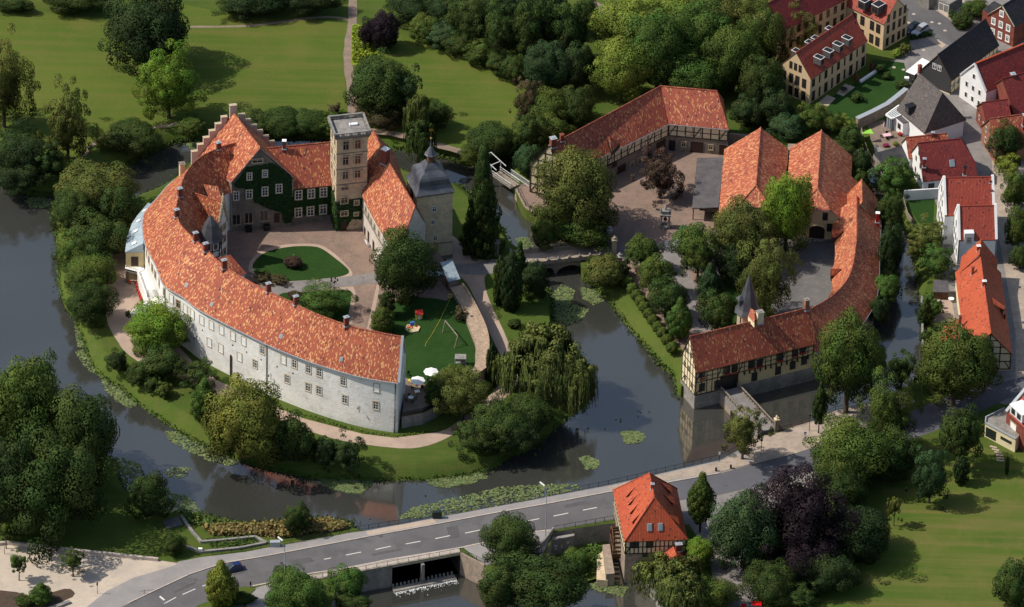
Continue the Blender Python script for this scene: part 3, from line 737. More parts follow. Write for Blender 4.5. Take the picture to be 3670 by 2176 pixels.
def chimney(parent, P, w=.8, d=.6, h=1.6, rot=0, mat='brick', cap='zinc'):
    mb = MB(); mb.box((P.x, P.y, P.z + h / 2 - .5), (w, d, h + 1.0), rot)
    mb.box((P.x, P.y, P.z - .1), (w + .25, d + .25, .25), rot, mi=1)
    o = mb.build('chimney', [mat, 'zinc'], parent)
    m2 = MB(); m2.box((P.x, P.y, P.z + h + .05), (w + .2, d + .2, .09), rot); m2.box((P.x, P.y, P.z + h + .15), (w * .5, d * .5, .12), rot)
    m2.build('chimney_cap', cap, o); return o
def leafcard(mb, c, n, s, rng, tint, tl):
    n = n.normalized(); a = n.orthogonal().normalized(); a.rotate(Matrix.Rotation(rng.uniform(0, 6.28), 3, n) if False else Matrix.Rotation(rng.uniform(0, 6.28), 3, n)); b = n.cross(a)
    k = s * rng.uniform(.6, 1.2); j = s * rng.uniform(.5, 1.0)
    mb.v += [c - a * k * .6 - b * j * .2, c + a * k * .1 - b * j * .6, c + a * k * .65 + b * j * .1, c - a * k * .05 + b * j * .6]
    i = len(mb.v) - 4; mb.f.append([i, i + 1, i + 2, i + 3]); tl.append(tint)
def leafmesh(name, mb, tl, nl=None):
    me = bpy.data.meshes.new(name); me.from_pydata([tuple(v) for v in mb.v], [], mb.f); me.materials.append(M['leaf'])
    at = me.color_attributes.new('tint', 'FLOAT_COLOR', 'CORNER'); L = []
    for f, t in zip(mb.f, tl): L += [t[0], t[1], 0, 1] * len(f)
    at.data.foreach_set('color', L); me.update()
    if nl:
        me.polygons.foreach_set('use_smooth', [True] * len(mb.f)); me.normals_split_custom_set([tuple(n) for n in nl for _ in range(4)])
    return me
def leafstuff(name, mb, tl, color, parent=None, kind='stuff'):
    me = leafmesh(name, mb, tl); o = bpy.data.objects.new(name, me); col.objects.link(o); o.color = (*color, 1)
    if parent is not None:
        o.parent = parent; pl = PL(parent); o.location = -pl
    if kind: o['kind'] = kind
    return o
def ivy(parent, wall, poly, n, size=.45, color=(.022, .055, .014), seed=1, off=.08):
    """leaf cover on a wall inside poly [(u,z)..]"""
    rg = random.Random(seed); us = [p[0] for p in poly]; zs = [p[1] for p in poly]; mb = MB(); tl = []
    k = 0
    while k < n:
        u, z = rg.uniform(min(us), max(us)), rg.uniform(min(zs), max(zs))
        if not inside((u, z), poly): continue
        k += 1
        nn = Vector((wall.n.x, wall.n.y, .25)) + Vector((rg.uniform(-.6, .6), rg.uniform(-.6, .6), rg.uniform(-.5, .6)))
        leafcard(mb, wall.pt(u, z, off + rg.uniform(0, .14)), nn, size, rg, (rg.uniform(.25, .75), rg.uniform(0, 1)), tl)
    return leafstuff('ivy', mb, tl, color, parent, kind='stuff')

# ------------------------------------------------------------------ trees and shrubs
def crown_mesh(name, seed, kind='broad', lobes=55, leaves=150, size=.075):
    rg = random.Random(seed); mb = MB(); tl = []; NL = []
    def rs():
        while True:
            v = Vector((rg.uniform(-1, 1), rg.uniform(-1, 1), rg.uniform(-1, 1)))
            if .05 < v.length < 1: return v.normalized()
    L = []
    if kind in ('broad', 'rough', 'dome', 'ball'):
        amp = {'broad': .15, 'rough': .30, 'dome': .06, 'ball': .02}[kind]
        ph = [rg.uniform(0, 6.28) for _ in range(6)]
        for i in range(lobes):
            g = (i + .5) / lobes; zz = 1 - 1.75 * g; r = math.sqrt(max(0, 1 - zz * zz)); a = i * 2.39996 + rg.uniform(-.3, .3)
            d = Vector((math.cos(a) * r, math.sin(a) * r, zz))
            k = 1 + amp * math.sin(3 * a + ph[0] + 2 * zz) + amp * .8 * math.sin(5 * a + ph[1] - 4 * zz) + rg.uniform(-amp, amp)
            lr = (.27 if kind in ('broad', 'dome') else .25) * rg.uniform(.6, 1.35)
            if kind == 'rough': lr *= rg.uniform(.7, 1.15)
            if kind == 'ball': lr = .35
            c = d * max(.2, (k - lr)); L.append((c, lr, min(.9, max(.1, .42 + .22 * zz + rg.uniform(-.2, .2))), rg.uniform(.15, .85)))  # higher lobes get a lighter tint: top light painted into the leaves
        for i in range(lobes // 4): L.append((rs() * rg.uniform(.1, .5), .4, .3, .5))  # inner lobes tinted darker, shade put into the leaf colour
    elif kind in ('cone', 'column', 'conifer', 'egg'):
        for i in range(lobes):
            g = (i + .5) / lobes; zz = -1 + 2 * g; a = i * 2.39996
            if kind == 'cone': r = .95 * (1 - g) ** .8 + .05
            elif kind == 'conifer': r = (.9 * (1 - g) ** .75 + .03) * (.85 + .3 * rg.random())
            elif kind == 'egg': r = math.sin(math.pi * min(1, (g * .93 + .07)) ** .75) * .95
            else: r = min(1, 4.5 * (1 - g) ** .9, .55 + 2 * g) * .9
            lr = .2 if kind != 'conifer' else .17
            rr = max(0, r - lr * .8) * rg.uniform(.85, 1.08); c = Vector((math.cos(a) * rr, math.sin(a) * rr, zz * .93))
            L.append((c, lr * rg.uniform(.7, 1.4), rg.uniform(.22, .72), rg.uniform(.15, .85)))
            if rr > .35 and i % 2: L.append((c * .55 + Vector((0, 0, c.z * .45)), lr * 1.5, .3, .5))  # inner fill carries a darker tint as painted crown shade
    if kind == 'willow':
        for i in range(lobes):
            if i % 9 == 0:
                j_ = i // 9; gc_ = math.sqrt((j_ + .3) / (lobes / 9)) * .72; ga_ = j_ * 2.39996 + rg.uniform(-.4, .4); gt0 = (.98 - .62 * gc_) * rg.uniform(.88, 1.08)
            o_ = Vector((rg.gauss(0, .15), rg.gauss(0, .15))); px_, py_ = math.cos(ga_) * gc_ + o_.x, math.sin(ga_) * gc_ + o_.y
            r = min(.95, math.hypot(px_, py_)); a = math.atan2(py_, px_); top = gt0 - o_.length_squared * 3.2
            c = Vector((math.cos(a) * r, math.sin(a) * r, top - .05)); L.append((c, .11 * rg.uniform(.7, 1.4), rg.uniform(.45, .8), rg.uniform(.4, 1)))
            for q in range(9):                          # hanging curtains
                b2 = a + rg.uniform(-.3, .3); r2 = r + rg.uniform(-.08, .12); ln = rg.uniform(.5, 1.0) * (top + .95) * (.45 + .55 * r)
                t0 = rg.uniform(.4, .7)
                for s_ in range(int(leaves * .2)):
                    f = rg.random(); p = Vector((math.cos(b2) * (r2 + .05 * f), math.sin(b2) * (r2 + .05 * f), top - f * ln)) + Vector((rg.gauss(0, .022), rg.gauss(0, .022), 0))
                    out = Vector((math.cos(b2), math.sin(b2), .25)) + Vector((rg.uniform(-.5, .5), rg.uniform(-.5, .5), 0))
                    n_ = out.normalized(); up = Vector((0, 0, 1)); s1 = n_.cross(up).normalized() * size * .22; s2 = up * size * 1.3
                    mb.v += [p - s1 - s2, p + s1 - s2 * .9, p + s1 * .6 + s2, p - s1 * .7 + s2 * .8]; i4 = len(mb.v) - 4
                    mb.f.append([i4 + 3, i4 + 2, i4 + 1, i4]) if (mb.v[i4 + 1] - mb.v[i4]).cross(mb.v[i4 + 2] - mb.v[i4]).dot(out) < 0 else mb.f.append([i4, i4 + 1, i4 + 2, i4 + 3]); NL.append((n_ + Vector((rg.gauss(0, .25), rg.gauss(0, .25), .25 * (1 - f)))).normalized()); tl.append((max(0, t0 - .35 * f + rg.uniform(-.12, .12)), rg.random()))  # strand tint painted darker toward the tips, like shade below the crown
    for c, lr, tv, th in L:
        nl = int(leaves * (lr / .25) ** 1.6)
        for k in range(nl):
            d = rs()
            if d.dot(c) < -.35 * c.length and rg.random() < .7: d = -d
            rad = lr * (1 if rg.random() < .7 else rg.uniform(.5, 1.22))
            p = c + Vector((d.x, d.y, d.z * (.8 if kind != 'conifer' else .55))) * rad
            nn = d + rs() * .5 + Vector((0, 0, .15))
            NL.append((d * .9 + c * .45 + rs() * .22 + Vector((0, 0, .1))).normalized())
            if nn.dot(NL[-1]) < 0: nn = -nn
            leafcard(mb, p, nn, size, rg, (min(1, max(0, tv + rg.uniform(-.07, .07) + .16 * d.z)), min(1, max(0, th + rg.uniform(-.2, .2)))), tl)  # leaves on top of each lobe tinted lighter, as if lit from above
    return leafmesh(name, mb, tl, NL)
def trunk_mesh(name, seed):
    """unit: trunk from z=0 to 1 with limbs spreading to radius 1"""
    rg = random.Random(seed); mb = MB(); pts = [Vector((0, 0, 0)), Vector((.01, .0, .3)), Vector((.02, .02, .62)), Vector((0, .02, .95))]
    rd = [.075, .055, .038, .012]
    for i in range(3): mb.tube(pts[i], pts[i + 1], rd[i], rd[i + 1], 7)
    for k in range(9):
        a = k * 2.4 + rg.uniform(-.3, .3); z = .34 + .055 * k; ln = .55 * (1 - .05 * k)
        b = Vector((0.015, .015, z)); m_ = b + Vector((math.cos(a) * ln * .5, math.sin(a) * ln * .5, .08)); e = b + Vector((math.cos(a) * ln, math.sin(a) * ln, .16 + rg.uniform(0, .1)))
        mb.tube(b, m_, .028, .018, 5); mb.tube(m_, e, .018, .005, 5)
        mb.tube(m_, m_ + Vector((math.cos(a + .9) * ln * .4, math.sin(a + .9) * ln * .4, .1)), .012, .004, 4)
    o = mb.build(name, 'bark'); me = o.data; bpy.data.objects.remove(o); return me
CR = {}
def crown(kind, cls, k):
    key = (kind, cls, k)
    if key not in CR:
        nl = {'big': (100, 230, .042), 'mid': (62, 170, .060), 'small': (34, 110, .095)}[cls]
        if kind == 'willow': nl = {'big': (80, 120, .05), 'mid': (60, 80, .06), 'small': (40, 60, .08)}[cls]
        if kind in ('cone', 'column', 'conifer', 'egg'): nl = (int(nl[0] * 1.35), int(nl[1] * .95), nl[2])
        if kind == 'ball': nl = (26, 190, .075)
        CR[key] = crown_mesh('crown', hash(key) % 9999 if False else sum(map(ord, kind + cls)) + 31 * k, kind, nl[0], nl[1], nl[2])
    return CR[key]
TR = [trunk_mesh('trunk', s) for s in range(3)]
GREEN = dict(mid=(.066, .096, .017), dark=(.041, .066, .014), deep=(.026, .045, .013), bright=(.105, .170, .018), yellow=(.155, .165, .024), olive=(.098, .108, .024), purple=(.020, .012, .016), yelgreen=(.120, .135, .024),
             willow=(.092, .118, .028), blue=(.038, .070, .025), lime=(.145, .185, .028), brown=(.075, .062, .03), redleaf=(.060, .035, .025), fresh=(.060, .110, .020))
tree_count = [0]
def tree(cx, cy, rx, ry, kind, colr, label, name='tree', trunk=.6, cat=None, group='', z0=0.0, flat=None, cls=None, shade=1.0):
    """crown centre and half sizes in picture measurements; trunk = clear height below the crown in metres"""
    Rm = rx / 17.5; hv = ry / 17.5
    V = math.sqrt(max(hv * hv - (Rm * .566) ** 2, (.35 * Rm) ** 2)) / .824; Rd = Rm
    if hv < .78 * Rm: Rd = hv * 1.2; V = hv * .89
    zc = z0 + trunk + V * .93
    P = W(cx, cy, zc)
    i = tree_count[0]; tree_count[0] += 1; rg = random.Random(i * 7 + 3)
    cls = cls or ('big' if Rm > 4.2 else 'mid' if Rm > 1.9 else 'small')
    t = thing(name, label, cat or ('tree' if name.endswith('tree') else 'shrub'), (P.x, P.y, z0), group or None)
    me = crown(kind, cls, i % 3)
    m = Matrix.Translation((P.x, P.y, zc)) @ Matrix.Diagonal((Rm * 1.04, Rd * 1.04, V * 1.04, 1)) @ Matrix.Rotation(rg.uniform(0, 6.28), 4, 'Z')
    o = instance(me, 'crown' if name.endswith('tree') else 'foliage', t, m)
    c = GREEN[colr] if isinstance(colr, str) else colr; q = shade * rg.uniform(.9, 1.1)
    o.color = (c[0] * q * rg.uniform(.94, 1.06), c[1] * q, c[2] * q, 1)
    if name.endswith('tree') or trunk > .5:
        h = (zc + V * .75) - z0; rr = min(Rm * 1.15, h * .75)
        m = Matrix.Translation((P.x, P.y, z0 - .1)) @ Matrix.Rotation(rg.uniform(0, 6.28), 4, 'Z') @ Matrix.Diagonal((rr, rr, h, 1))
        instance(TR[i % 3], 'trunk', t, m)
    return t
# ------------------------------------------------------------------ the ring castle
def polyline_nearest(q, L):
    best = None; acc = 0
    for a, b in zip(L[:-1], L[1:]):
        d = b - a; t = max(0, min(1, (q - a).dot(d) / d.length_squared)); p = a + d * t; k = (q - p).length
        if best is None or k < best[0]: best = (k, p, acc + d.length * t)
        acc += d.length
    return best
ZE, ZR = 12.5, 20.3
Epx = [(521, 758), (512, 791), (512, 827), (520, 872), (537, 912), (558, 950), (572, 987), (593, 1028), (654, 1064), (706, 1106), (795, 1154), (869, 1191), (958, 1235), (1039, 1269), (1128, 1302), (1247, 1339), (1340, 1360), (1427, 1373)]
Rpx = [(871, 506), (804, 524), (776, 536), (732, 556), (699, 580), (675, 609), (655, 645), (640, 706), (631, 745), (640, 795), (672, 835), (699, 860), (740, 895), (795, 948), (869, 996), (958, 1044), (1054, 1088), (1121, 1121), (1240, 1165), (1350, 1191), (1440, 1208)]
Rw = smooth([tuple(W2(*p, ZR)) for p in Rpx], 3, False)
Ew0 = [W2(*p, ZE) for p in Epx]
pre = []
for i in (0, 6, 9, 12, 15):
    t = (Rw[i + 1] - Rw[max(i - 1, 0)]).normalized(); nn = Vector((t.y, -t.x))
    if nn.dot(Vector((-45, 0)) - Vector((Rw[i].x + 20, Rw[i].y))) > 0: nn = -nn
    if nn.dot(Rw[i] - Vector((-40, 0))) < 0: nn = -nn
    pre.append(Rw[i] + nn * 6.4)
Ew = smooth([tuple(p) for p in pre + Ew0], 3, False)
castle = thing('castle_wing', 'curved white-walled castle wing with a long bowed orange tiled roof and nine ridge chimneys', 'castle wing', (-50, -20, 0))
def ring_roof():
    mb = MB(); u = 0; prev = None; data = []
    for i, e in enumerate(Ew):
        k, p, s = polyline_nearest(e, Rw)
        if i == len(Ew) - 1: p = Rw[-1]
        if data and s < data[-1][2]: p, s = data[-1][1], data[-1][2]
        h = (p - e); inn = p + h.normalized() * 5.3
        data.append((e, p, s, inn))
    us = [0]
    for a, b in zip(data[:-1], data[1:]): us.append(us[-1] + (a[0] - b[0]).length)
    ui = [0]
    for a, b in zip(data[:-1], data[1:]): ui.append(ui[-1] + (a[1] - b[1]).length)
    for i in range(len(data) - 1):
        e0, r0_, _, i0 = data[i]; e1, r1_, _, i1 = data[i + 1]
        l0 = math.hypot((e0 - r0_).length, ZR - ZE); l1 = math.hypot((e1 - r1_).length, ZR - ZE)
        P = [xyz(e0, ZE), xyz(e1, ZE), xyz(r1_, ZR), xyz(r0_, ZR)]; U = [(us[i], 0), (us[i + 1], 0), (us[i + 1], l1), (us[i], l0)]
        if (P[1] - P[0]).cross(P[2] - P[0]).z < 0: P = P[::-1]; U = U[::-1]
        mb.face(P, U)
        D = Vector((0, 0, -.16)); mb.face([xyz(e0, ZE) + D, xyz(e1, ZE) + D, xyz(e1, ZE), xyz(e0, ZE)], mi=1)
        mb.face([xyz(e0, ZE) + D, xyz(e1, ZE) + D, xyz(e1 + (r1_ - e1).normalized() * .5, ZE - .16), xyz(e0 + (r0_ - e0).normalized() * .5, ZE - .16)], mi=1)
        zi = ZR - 5.3 * 1.45
        P = [xyz(r0_, ZR), xyz(r1_, ZR), xyz(i1, zi), xyz(i0, zi)]; U = [(ui[i], 9.3), (ui[i + 1], 9.3), (ui[i + 1], 0), (ui[i], 0)]
        if (P[1] - P[0]).cross(P[2] - P[0]).z < 0: P = P[::-1]; U = U[::-1]
        mb.face(P, U)
    return mb, data
mb, RD = ring_roof()
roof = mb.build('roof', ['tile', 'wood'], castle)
m2 = MB(); ridge_line(m2, [xyz(p, ZR + .05) for p in Rw], .17); m2.build('ridge_tiles', 'tile2', roof)
m3 = MB()
for a, b in zip(RD[:-1], RD[1:]): m3.bar(xyz(a[0] - (a[1] - a[0]).normalized() * .08, ZE - .08), xyz(b[0] - (b[1] - b[0]).normalized() * .08, ZE - .08), .16, .14)
m3.build('gutter', 'zinc', roof)
# walls
ow = [e + (p - e).normalized() * .45 for e, p, s, i in RD]; iw = [i + (p - i).normalized() * .4 for e, p, s, i in RD]
m4 = MB()
for a, b in zip(ow[:-1], ow[1:]): m4.face([xyz(a, -.3), xyz(b, -.3), xyz(b, ZE - .1), xyz(a, ZE - .1)], sm=True)
zi = ZR - 5.3 * 1.45
for a, b in zip(iw[:-1], iw[1:]): m4.face([xyz(b, 2.5), xyz(a, 2.5), xyz(a, zi + .5), xyz(b, zi + .5)])
a, b, r = ow[-1], iw[-1], RD[-1][1]
m4.face([xyz(a, -.3), xyz(b, -.3), xyz(b, zi + .4), xyz(r, ZR + .1), xyz(a, ZE)])
m4.face([xyz(ow[0], -.3), xyz(iw[0], -.3), xyz(iw[0], zi), xyz(RD[0][1], ZR), xyz(ow[0], ZE)])
m4.build('wall', 'white', castle, merge=True)
gd = (r - RD[-2][1]).normalized()
m5 = MB(); ee = RD[-1][0]; ii = RD[-1][3]
for p, q in ((xyz(ee, ZE), xyz(r, ZR)), (xyz(r, ZR), xyz(ii, zi))): m5.bar(p + xyz(gd * .15, .18), q + xyz(gd * .15, .18), .5, .35)
m5.build('gable_coping', 'zinc', castle)
# battered foot of the right hand corner
RW = [Wall(a, b, (a + b) / 2 - (c[1])) for a, b, c in zip(ow[:-1], ow[1:], RD[:-1])]
def c350(x, y): return 350 + x / 2.698, 850 + y / 2.698
for x, y, st in [(713, 595, 'blind'), (780, 648, 'mull'), (848, 695, 'blind'), (917, 742, 'blind'), (1007, 803, 'blind'), (1100, 850, 'blind'), (1198, 898, 'blind'), (1308, 955, 'blind'), (1412, 1005, 'blind'), (1592, 1090, 'cross'), (1797, 1185, 'blind'), (1903, 1225, 'cross'), (2037, 1275, 'cross'), (2143, 1308, 'cross'),
                 (845, 860, 'cross'), (1080, 1018, 'blind'), (1192, 1075, 'blind'), (1372, 1158, 'blind'), (1522, 1225, 'cross'), (1832, 1370, 'cross'), (2035, 1450, 'cross'), (2140, 1480, 'cross')]:
    pwin(RW, castle, *c350(x, y), 1.05, 1.95, st)
for x, y, st in [(1230, 1367, 'cross'), (1349, 1390, 'blind'), (1236, 1431, 'cross'), (1347, 1453, 'cross')]: pwin(RW, castle, x, y, 1.1, 1.95, st)
for x, y in [(526, 905), (534, 931), (546, 960), (557, 984), (571, 1012), (587, 1046)]: pwin(RW, castle, x, y, 1.0, 1.9, 'mull')
def wall_thing(fn, px, py):
    b = walls_px(RW, px, py); return b
for (x0, y0, x1, y1) in [(594, 1035, 596, 1115), (958, 1240, 958, 1400), (1418, 1385, 1416, 1540)]:
    b = walls_px(RW, x0 - 1, y0 + 6)
    if b:
        m = MB(); u = b[1][0]; m.tube(b[0].pt(u, ZE - .2, .12), b[0].pt(u, 0.0, .12), .08, .08, 6); m.build('downspout', 'dark', castle)
b = walls_px(RW, *c350(1290, 1280))
if b: m = MB(); m.bar(b[0].pt(b[1][0], .2, .15), b[0].pt(b[1][0], 5.2, .15), .3, .3); m.build('wooden_post', 'wood', castle)
for q in (c350(957, 965), c350(1675, 1320), (1287, 1455)):
    b = walls_px(RW, *q)
    if b:
        m = MB(); u, z = b[1][0], b[1][1]; m.tube(b[0].pt(u, z, .1), b[0].pt(u, z, .7), .03); m.box(b[0].pt(u, z - .15, .7), (.22, .22, .4)); m.tube(b[0].pt(u, z + .1, .06), b[0].pt(u, z - 1.5, .06), .03); m.build('wall_lantern', 'dark', castle)
for q in [(900, 835), (1013, 900), (1305, 1045), (1440, 1112), (1580, 1185), (1735, 1252), (1888, 1318)]:
    b = walls_px(RW, *c350(*q))
    if b: m = MB(); m.box((0, 0, 0), (.28, .06, .35), mat=b[0].mat(*b[1][:2])); m.build('vent_hole', 'frame_brown', castle)
for k, (x, y, hh) in enumerate([(645, 703, 1.9), (633, 775, 1.6), (701, 862, 1.9), (737, 899, 1.8), (803, 960, 1.9), (962, 1044, 1.9), (1060, 1090, 1.9), (1241, 1166, 2.0), (783, 533, 1.5)]):
    p = W2(x, y, ZR); rot = math.atan2(*(polyline_nearest(p, Rw)[1] - p).yx) if False else .5
    chimney(roof, xyz(p, ZR), .95, .7, hh, rot, 'brick', 'zinc')
p = W2(653, 640, 16.0); chimney(roof, xyz(p, 15.5), 1.1, 1.1, 4.2, .3, 'sand', 'sand_dark')
def roof_spot(px, py):     # point on the outer roof slope
    best = None
    for i in range(len(RD) - 1):
        e0, r0_ = xyz(RD[i][0], ZE), xyz(RD[i][1], ZR); e1 = xyz(RD[i + 1][0], ZE)
        n = (e1 - e0).cross(r0_ - e0).normalized(); d = ray(px, py); t = (e0 - CAM).dot(n) / d.dot(n); P = CAM + d * t
        f = (P - e0).dot((e1 - e0).normalized()) / (e1 - e0).length
        if -.1 <= f <= 1.1 and ZE < P.z < ZR: return P, (n if n.z > 0 else -n), (e1 - e0).normalized()
for q in [(860, 465), (1105, 650), (1773, 960), (2357, 1180), (1090, 140)]:
    rs_ = roof_spot(*c350(*q))
    if rs_:
        P, n, t = rs_; bt = n.cross(t); mm = Matrix(((t.x, bt.x, n.x, P.x), (t.y, bt.y, n.y, P.y), (t.z, bt.z, n.z, P.z), (0, 0, 0, 1)))
        m = MB(); m.box((0, 0, .05), (.7, .85, .16), mat=mm, mi=0); m.box((0, 0, .14), (.5, .65, .03), mat=mm, mi=1); m.build('roof_hatch', ['zinc', 'skyglass'], roof)

# courtyard plateau
pl = [p for p in [r_ for e, r_, s, i in RD]][4:]
plat = list(pl) + [W2(*p, ZC) for p in [(1462, 1330), (1440, 1492), (1515, 1478), (1562, 1455), (1605, 1415), (1670, 1358), (1722, 1300), (1728, 1230), (1700, 1130), (1645, 1045), (1618, 990), (1590, 930), (1540, 870), (1480, 800), (1400, 730), (1330, 740), (1290, 770), (1180, 770), (1050, 770), (900, 770), (800, 700)]]
mb = MB(); V, T = tri(plat); 
for t in T:
    a, b, c = [V[i] for i in t]
    if (b - a).cross(c - a) < 0: b, c = c, b
    mb.face([xyz(a, ZC), xyz(b, ZC), xyz(c, ZC)])
for a, b in zip(plat, plat[1:] + plat[:1]): mb.face([xyz(a, -.3), xyz(b, -.3), xyz(b, ZC), xyz(a, ZC)], mi=1)
o = mb.build('courtyard_ground', ['cobble', 'grey_stone']); o['kind'] = 'structure'
psheet('courtyard_verge', [(890, 960), (905, 925), (935, 900), (985, 883), (1054, 874), (1125, 874), (1165, 886), (1212, 920), (1255, 965), (1262, 985), (1240, 1000), (1054, 1022), (975, 1026), (910, 1005)], ZC + .012, 'gravel', sm=2)
psheet('oval_lawn', [(905, 957), (917, 932), (943, 909), (988, 893), (1054, 883), (1121, 883), (1158, 894), (1202, 926), (1240, 957), (1251, 975), (1232, 988), (1184, 996), (1054, 1007), (980, 1009), (924, 990)], ZC + .03, 'lawn', sm=3)
psheet('courtyard_path', [(945, 1028), (1047, 1009), (1250, 990), (1360, 975), (1500, 960), (1500, 990), (1350, 1014), (1197, 1031), (1026, 1053), (960, 1062), (930, 1050)], ZC + .02, 'cobble_g')
psheet('courtyard_verge', [(1190, 1032), (1265, 1026), (1275, 1050), (1262, 1160), (1230, 1160), (1180, 1100)], ZC + .014, 'gravel')
psheet('courtyard_lawn', [(1000, 1056), (1060, 1048), (1219, 1040), (1255, 1042), (1260, 1060), (1250, 1115), (1235, 1160), (1150, 1150), (1050, 1110)], ZC + .03, 'lawn', sm=2)
psheet('courtyard_verge', [(1350, 1020), (1362, 1020), (1330, 1190), (1312, 1190)], ZC + .014, 'gravel')
psheet('garden_lawn', [(1400, 1100), (1440, 1060), (1560, 1070), (1600, 1078), (1622, 1060), (1655, 1100), (1690, 1180), (1710, 1240), (1706, 1318), (1650, 1362), (1600, 1402), (1560, 1400), (1520, 1378), (1450, 1352), (1446, 1300), (1425, 1250), (1400, 1180)], ZC + .02, 'lawn')
psheet('garden_terrace', [(1448, 1352), (1520, 1376), (1545, 1400), (1556, 1452), (1515, 1474), (1444, 1488)], ZC + .03, 'patio')

# great house with stepped gable
gh = thing('great_house', 'tall castle house with stepped stone gable, ivy front and steep orange roof', 'castle house', xyz(W2(880, 560, 15), 3))
zr = 23.1
fl, fr_ = W2(825, 651, 15.3), W2(1053, 633, 15.3); bl, br = W2(705, 564, 13.2), W2(982, 530, 13.2)
fa = W2(930, 530, zr); fa = fl + (fr_ - fl) * ((fa - fl).dot(fr_ - fl) / (fr_ - fl).length_squared)
ba = W2(835, 405, zr); ba = bl + (br - bl) * ((ba - bl).dot(br - bl) / (br - bl).length_squared)
ax = (ba - fa).normalized(); mb = MB()
F0 = -ax * .35
slab(mb, [xyz(fr_ + F0, 15.25), xyz(br, 13.15), xyz(ba, zr + .1), xyz(fa + F0, zr + .1)], .18, 0, 1)
slab(mb, [xyz(fl + F0, 15.25), xyz(bl, 13.15), xyz(ba, zr + .1), xyz(fa + F0, zr + .1)], .18, 0, 1)
ghr = mb.build('roof', ['tile', 'zinc'], gh)
m2 = MB(); ridge_line(m2, [xyz(fa + F0, zr + .15), xyz(ba, zr + .15)], .17); m2.build('ridge_tiles', 'tile2', ghr)
inw = (fr_ - fl).normalized() * .35
mb = MB(); FL, FR = fl + inw, fr_ - inw
mb.face([xyz(FL, 2.5), xyz(FR, 2.5), xyz(FR, 14.9), xyz(fa, zr - .3), xyz(FL, 14.9)])
mb.face([xyz(FR, 2.5), xyz(br, 0), xyz(br, 13), xyz(FR, 14.9)]); mb.face([xyz(FL, 2.5), xyz(bl, 0), xyz(bl, 13), xyz(FL, 14.9)])
mb.face([xyz(bl, -.3), xyz(br, -.3), xyz(br, 13.4), xyz(ba, zr), xyz(bl, 13.4)])
mb.build('wall', 'sand_dark', gh)
gm = MB(); bd = (br - bl).normalized(); hw = (br - bl).length / 2; mc = (bl + br) / 2
ns = 6
for sgn in (-1, 1):
    for k in range(ns + 1):
        f0, f1 = k / (ns + .5), (k + 1) / (ns + .5)
        zt = zr + .9 - (zr - 13.2) * (f0 + f1) / 2 + .7
        c0_ = ba + bd * sgn * hw * (f0 + f1) / 2; 
        if k == 0: continue
        gm.box((c0_.x, c0_.y, zt - 2.2), (hw * (f1 - f0) - .01, .7, 4.4), math.atan2(bd.y, bd.x)); gm.box((c0_.x, c0_.y, zt + .06), (hw * (f1 - f0) + .12, .85, .14), math.atan2(bd.y, bd.x), mi=1)
gm.box((ba.x, ba.y, zr - .3), (hw / 6.5 * 1.1, .75, 4.4), math.atan2(bd.y, bd.x)); gm.box((ba.x, ba.y, zr + 1.95), (hw / 6.5 * 1.25, .9, .15), math.atan2(bd.y, bd.x), mi=1)
gm.build('stepped_gable', [surf('pink_stone', (.52, .42, .37), (.42, .34, .30), .6, fine=3), 'frame_stone'], gh)
GW = Wall(FL, FR)
def c400(x, y): return 400 + x / 2.473, 350 + y / 2.473
GW.off = .26
for x, y, w_, h_, st in [(1220, 692, 1.0, 1.7, 'cross'), (1358, 667, 1.0, 1.7, 'cross'), (1103, 865, 1.1, 2.1, 'cross'), (1218, 850, 1.2, 2.1, 'cross'), (1358, 825, 1.2, 2.1, 'cross'), (1482, 800, 1.2, 2.1, 'cross'), (1290, 555, 2.2, .9, 'mull')]:
    pwin(GW, gh, *c400(x, y), w_, h_, st)
GW.off = 0
for x, y in [(1105, 1085), (1215, 1070), (1350, 1050)]:
    b = GW.at(*c400(x, y)); m = MB(); pn = MB()
    for sx in (-.42, .42):
        pts = []
        for k in range(9):
            t = math.pi * k / 8; pts.append((sx + .34 * math.cos(t), .75 + .55 * math.sin(t)))
        P = [(sx + .34, -1.1), *[(p[0], p[1]) for p in pts], (sx - .34, -1.1)]
        mm = GW.mat(b[0], b[1]); pn.face([mm @ Vector((p[0], .04, p[1])) for p in P]); 
        for q in (-1, 1): m.box((sx + q * .4, .05, -.15), (.1, .12, 2.0), mat=mm)
    m.box((0, .06, -1.2), (1.8, .16, .16), mat=mm)
    f = m.build('window', 'frame_stone', gh); pn.build('pane', 'glass', f)
pwin(GW, gh, *c400(1465, 1065), 1.2, 2.4, 'door', 'door')
for x, y in [(1210, 1170), (1372, 1135)]:
    b = GW.at(*c400(x, y)); m = MB(); m.box((0, .55, 0), (1.3, 1.0, 1.3), mat=GW.mat(b[0], ZC + .55)); m.build('cellar_hatch', 'dark', gh)
pp = [GW.at(*c400(*q))[:2] for q in [(1085, 770), (1200, 615), (1430, 575), (1598, 710), (1600, 800), (1600, 1100), (1530, 1110), (1500, 1010), (1400, 985), (1330, 950), (1260, 920), (1250, 815), (1100, 795)]]
ivy(gh, GW, pp, 3800, .42, seed=4)
m = MB(); m.tube(GW.pt(-.1, 3, .1), GW.pt(-.1, 15, .1), .08); m.build('downspout', 'zinc', gh); m = MB(); m.tube(GW.pt(GW.L + .1, 10.5, .1), GW.pt(GW.L + .1, 14.8, .1), .08); m.build('downspout', 'zinc', gh)

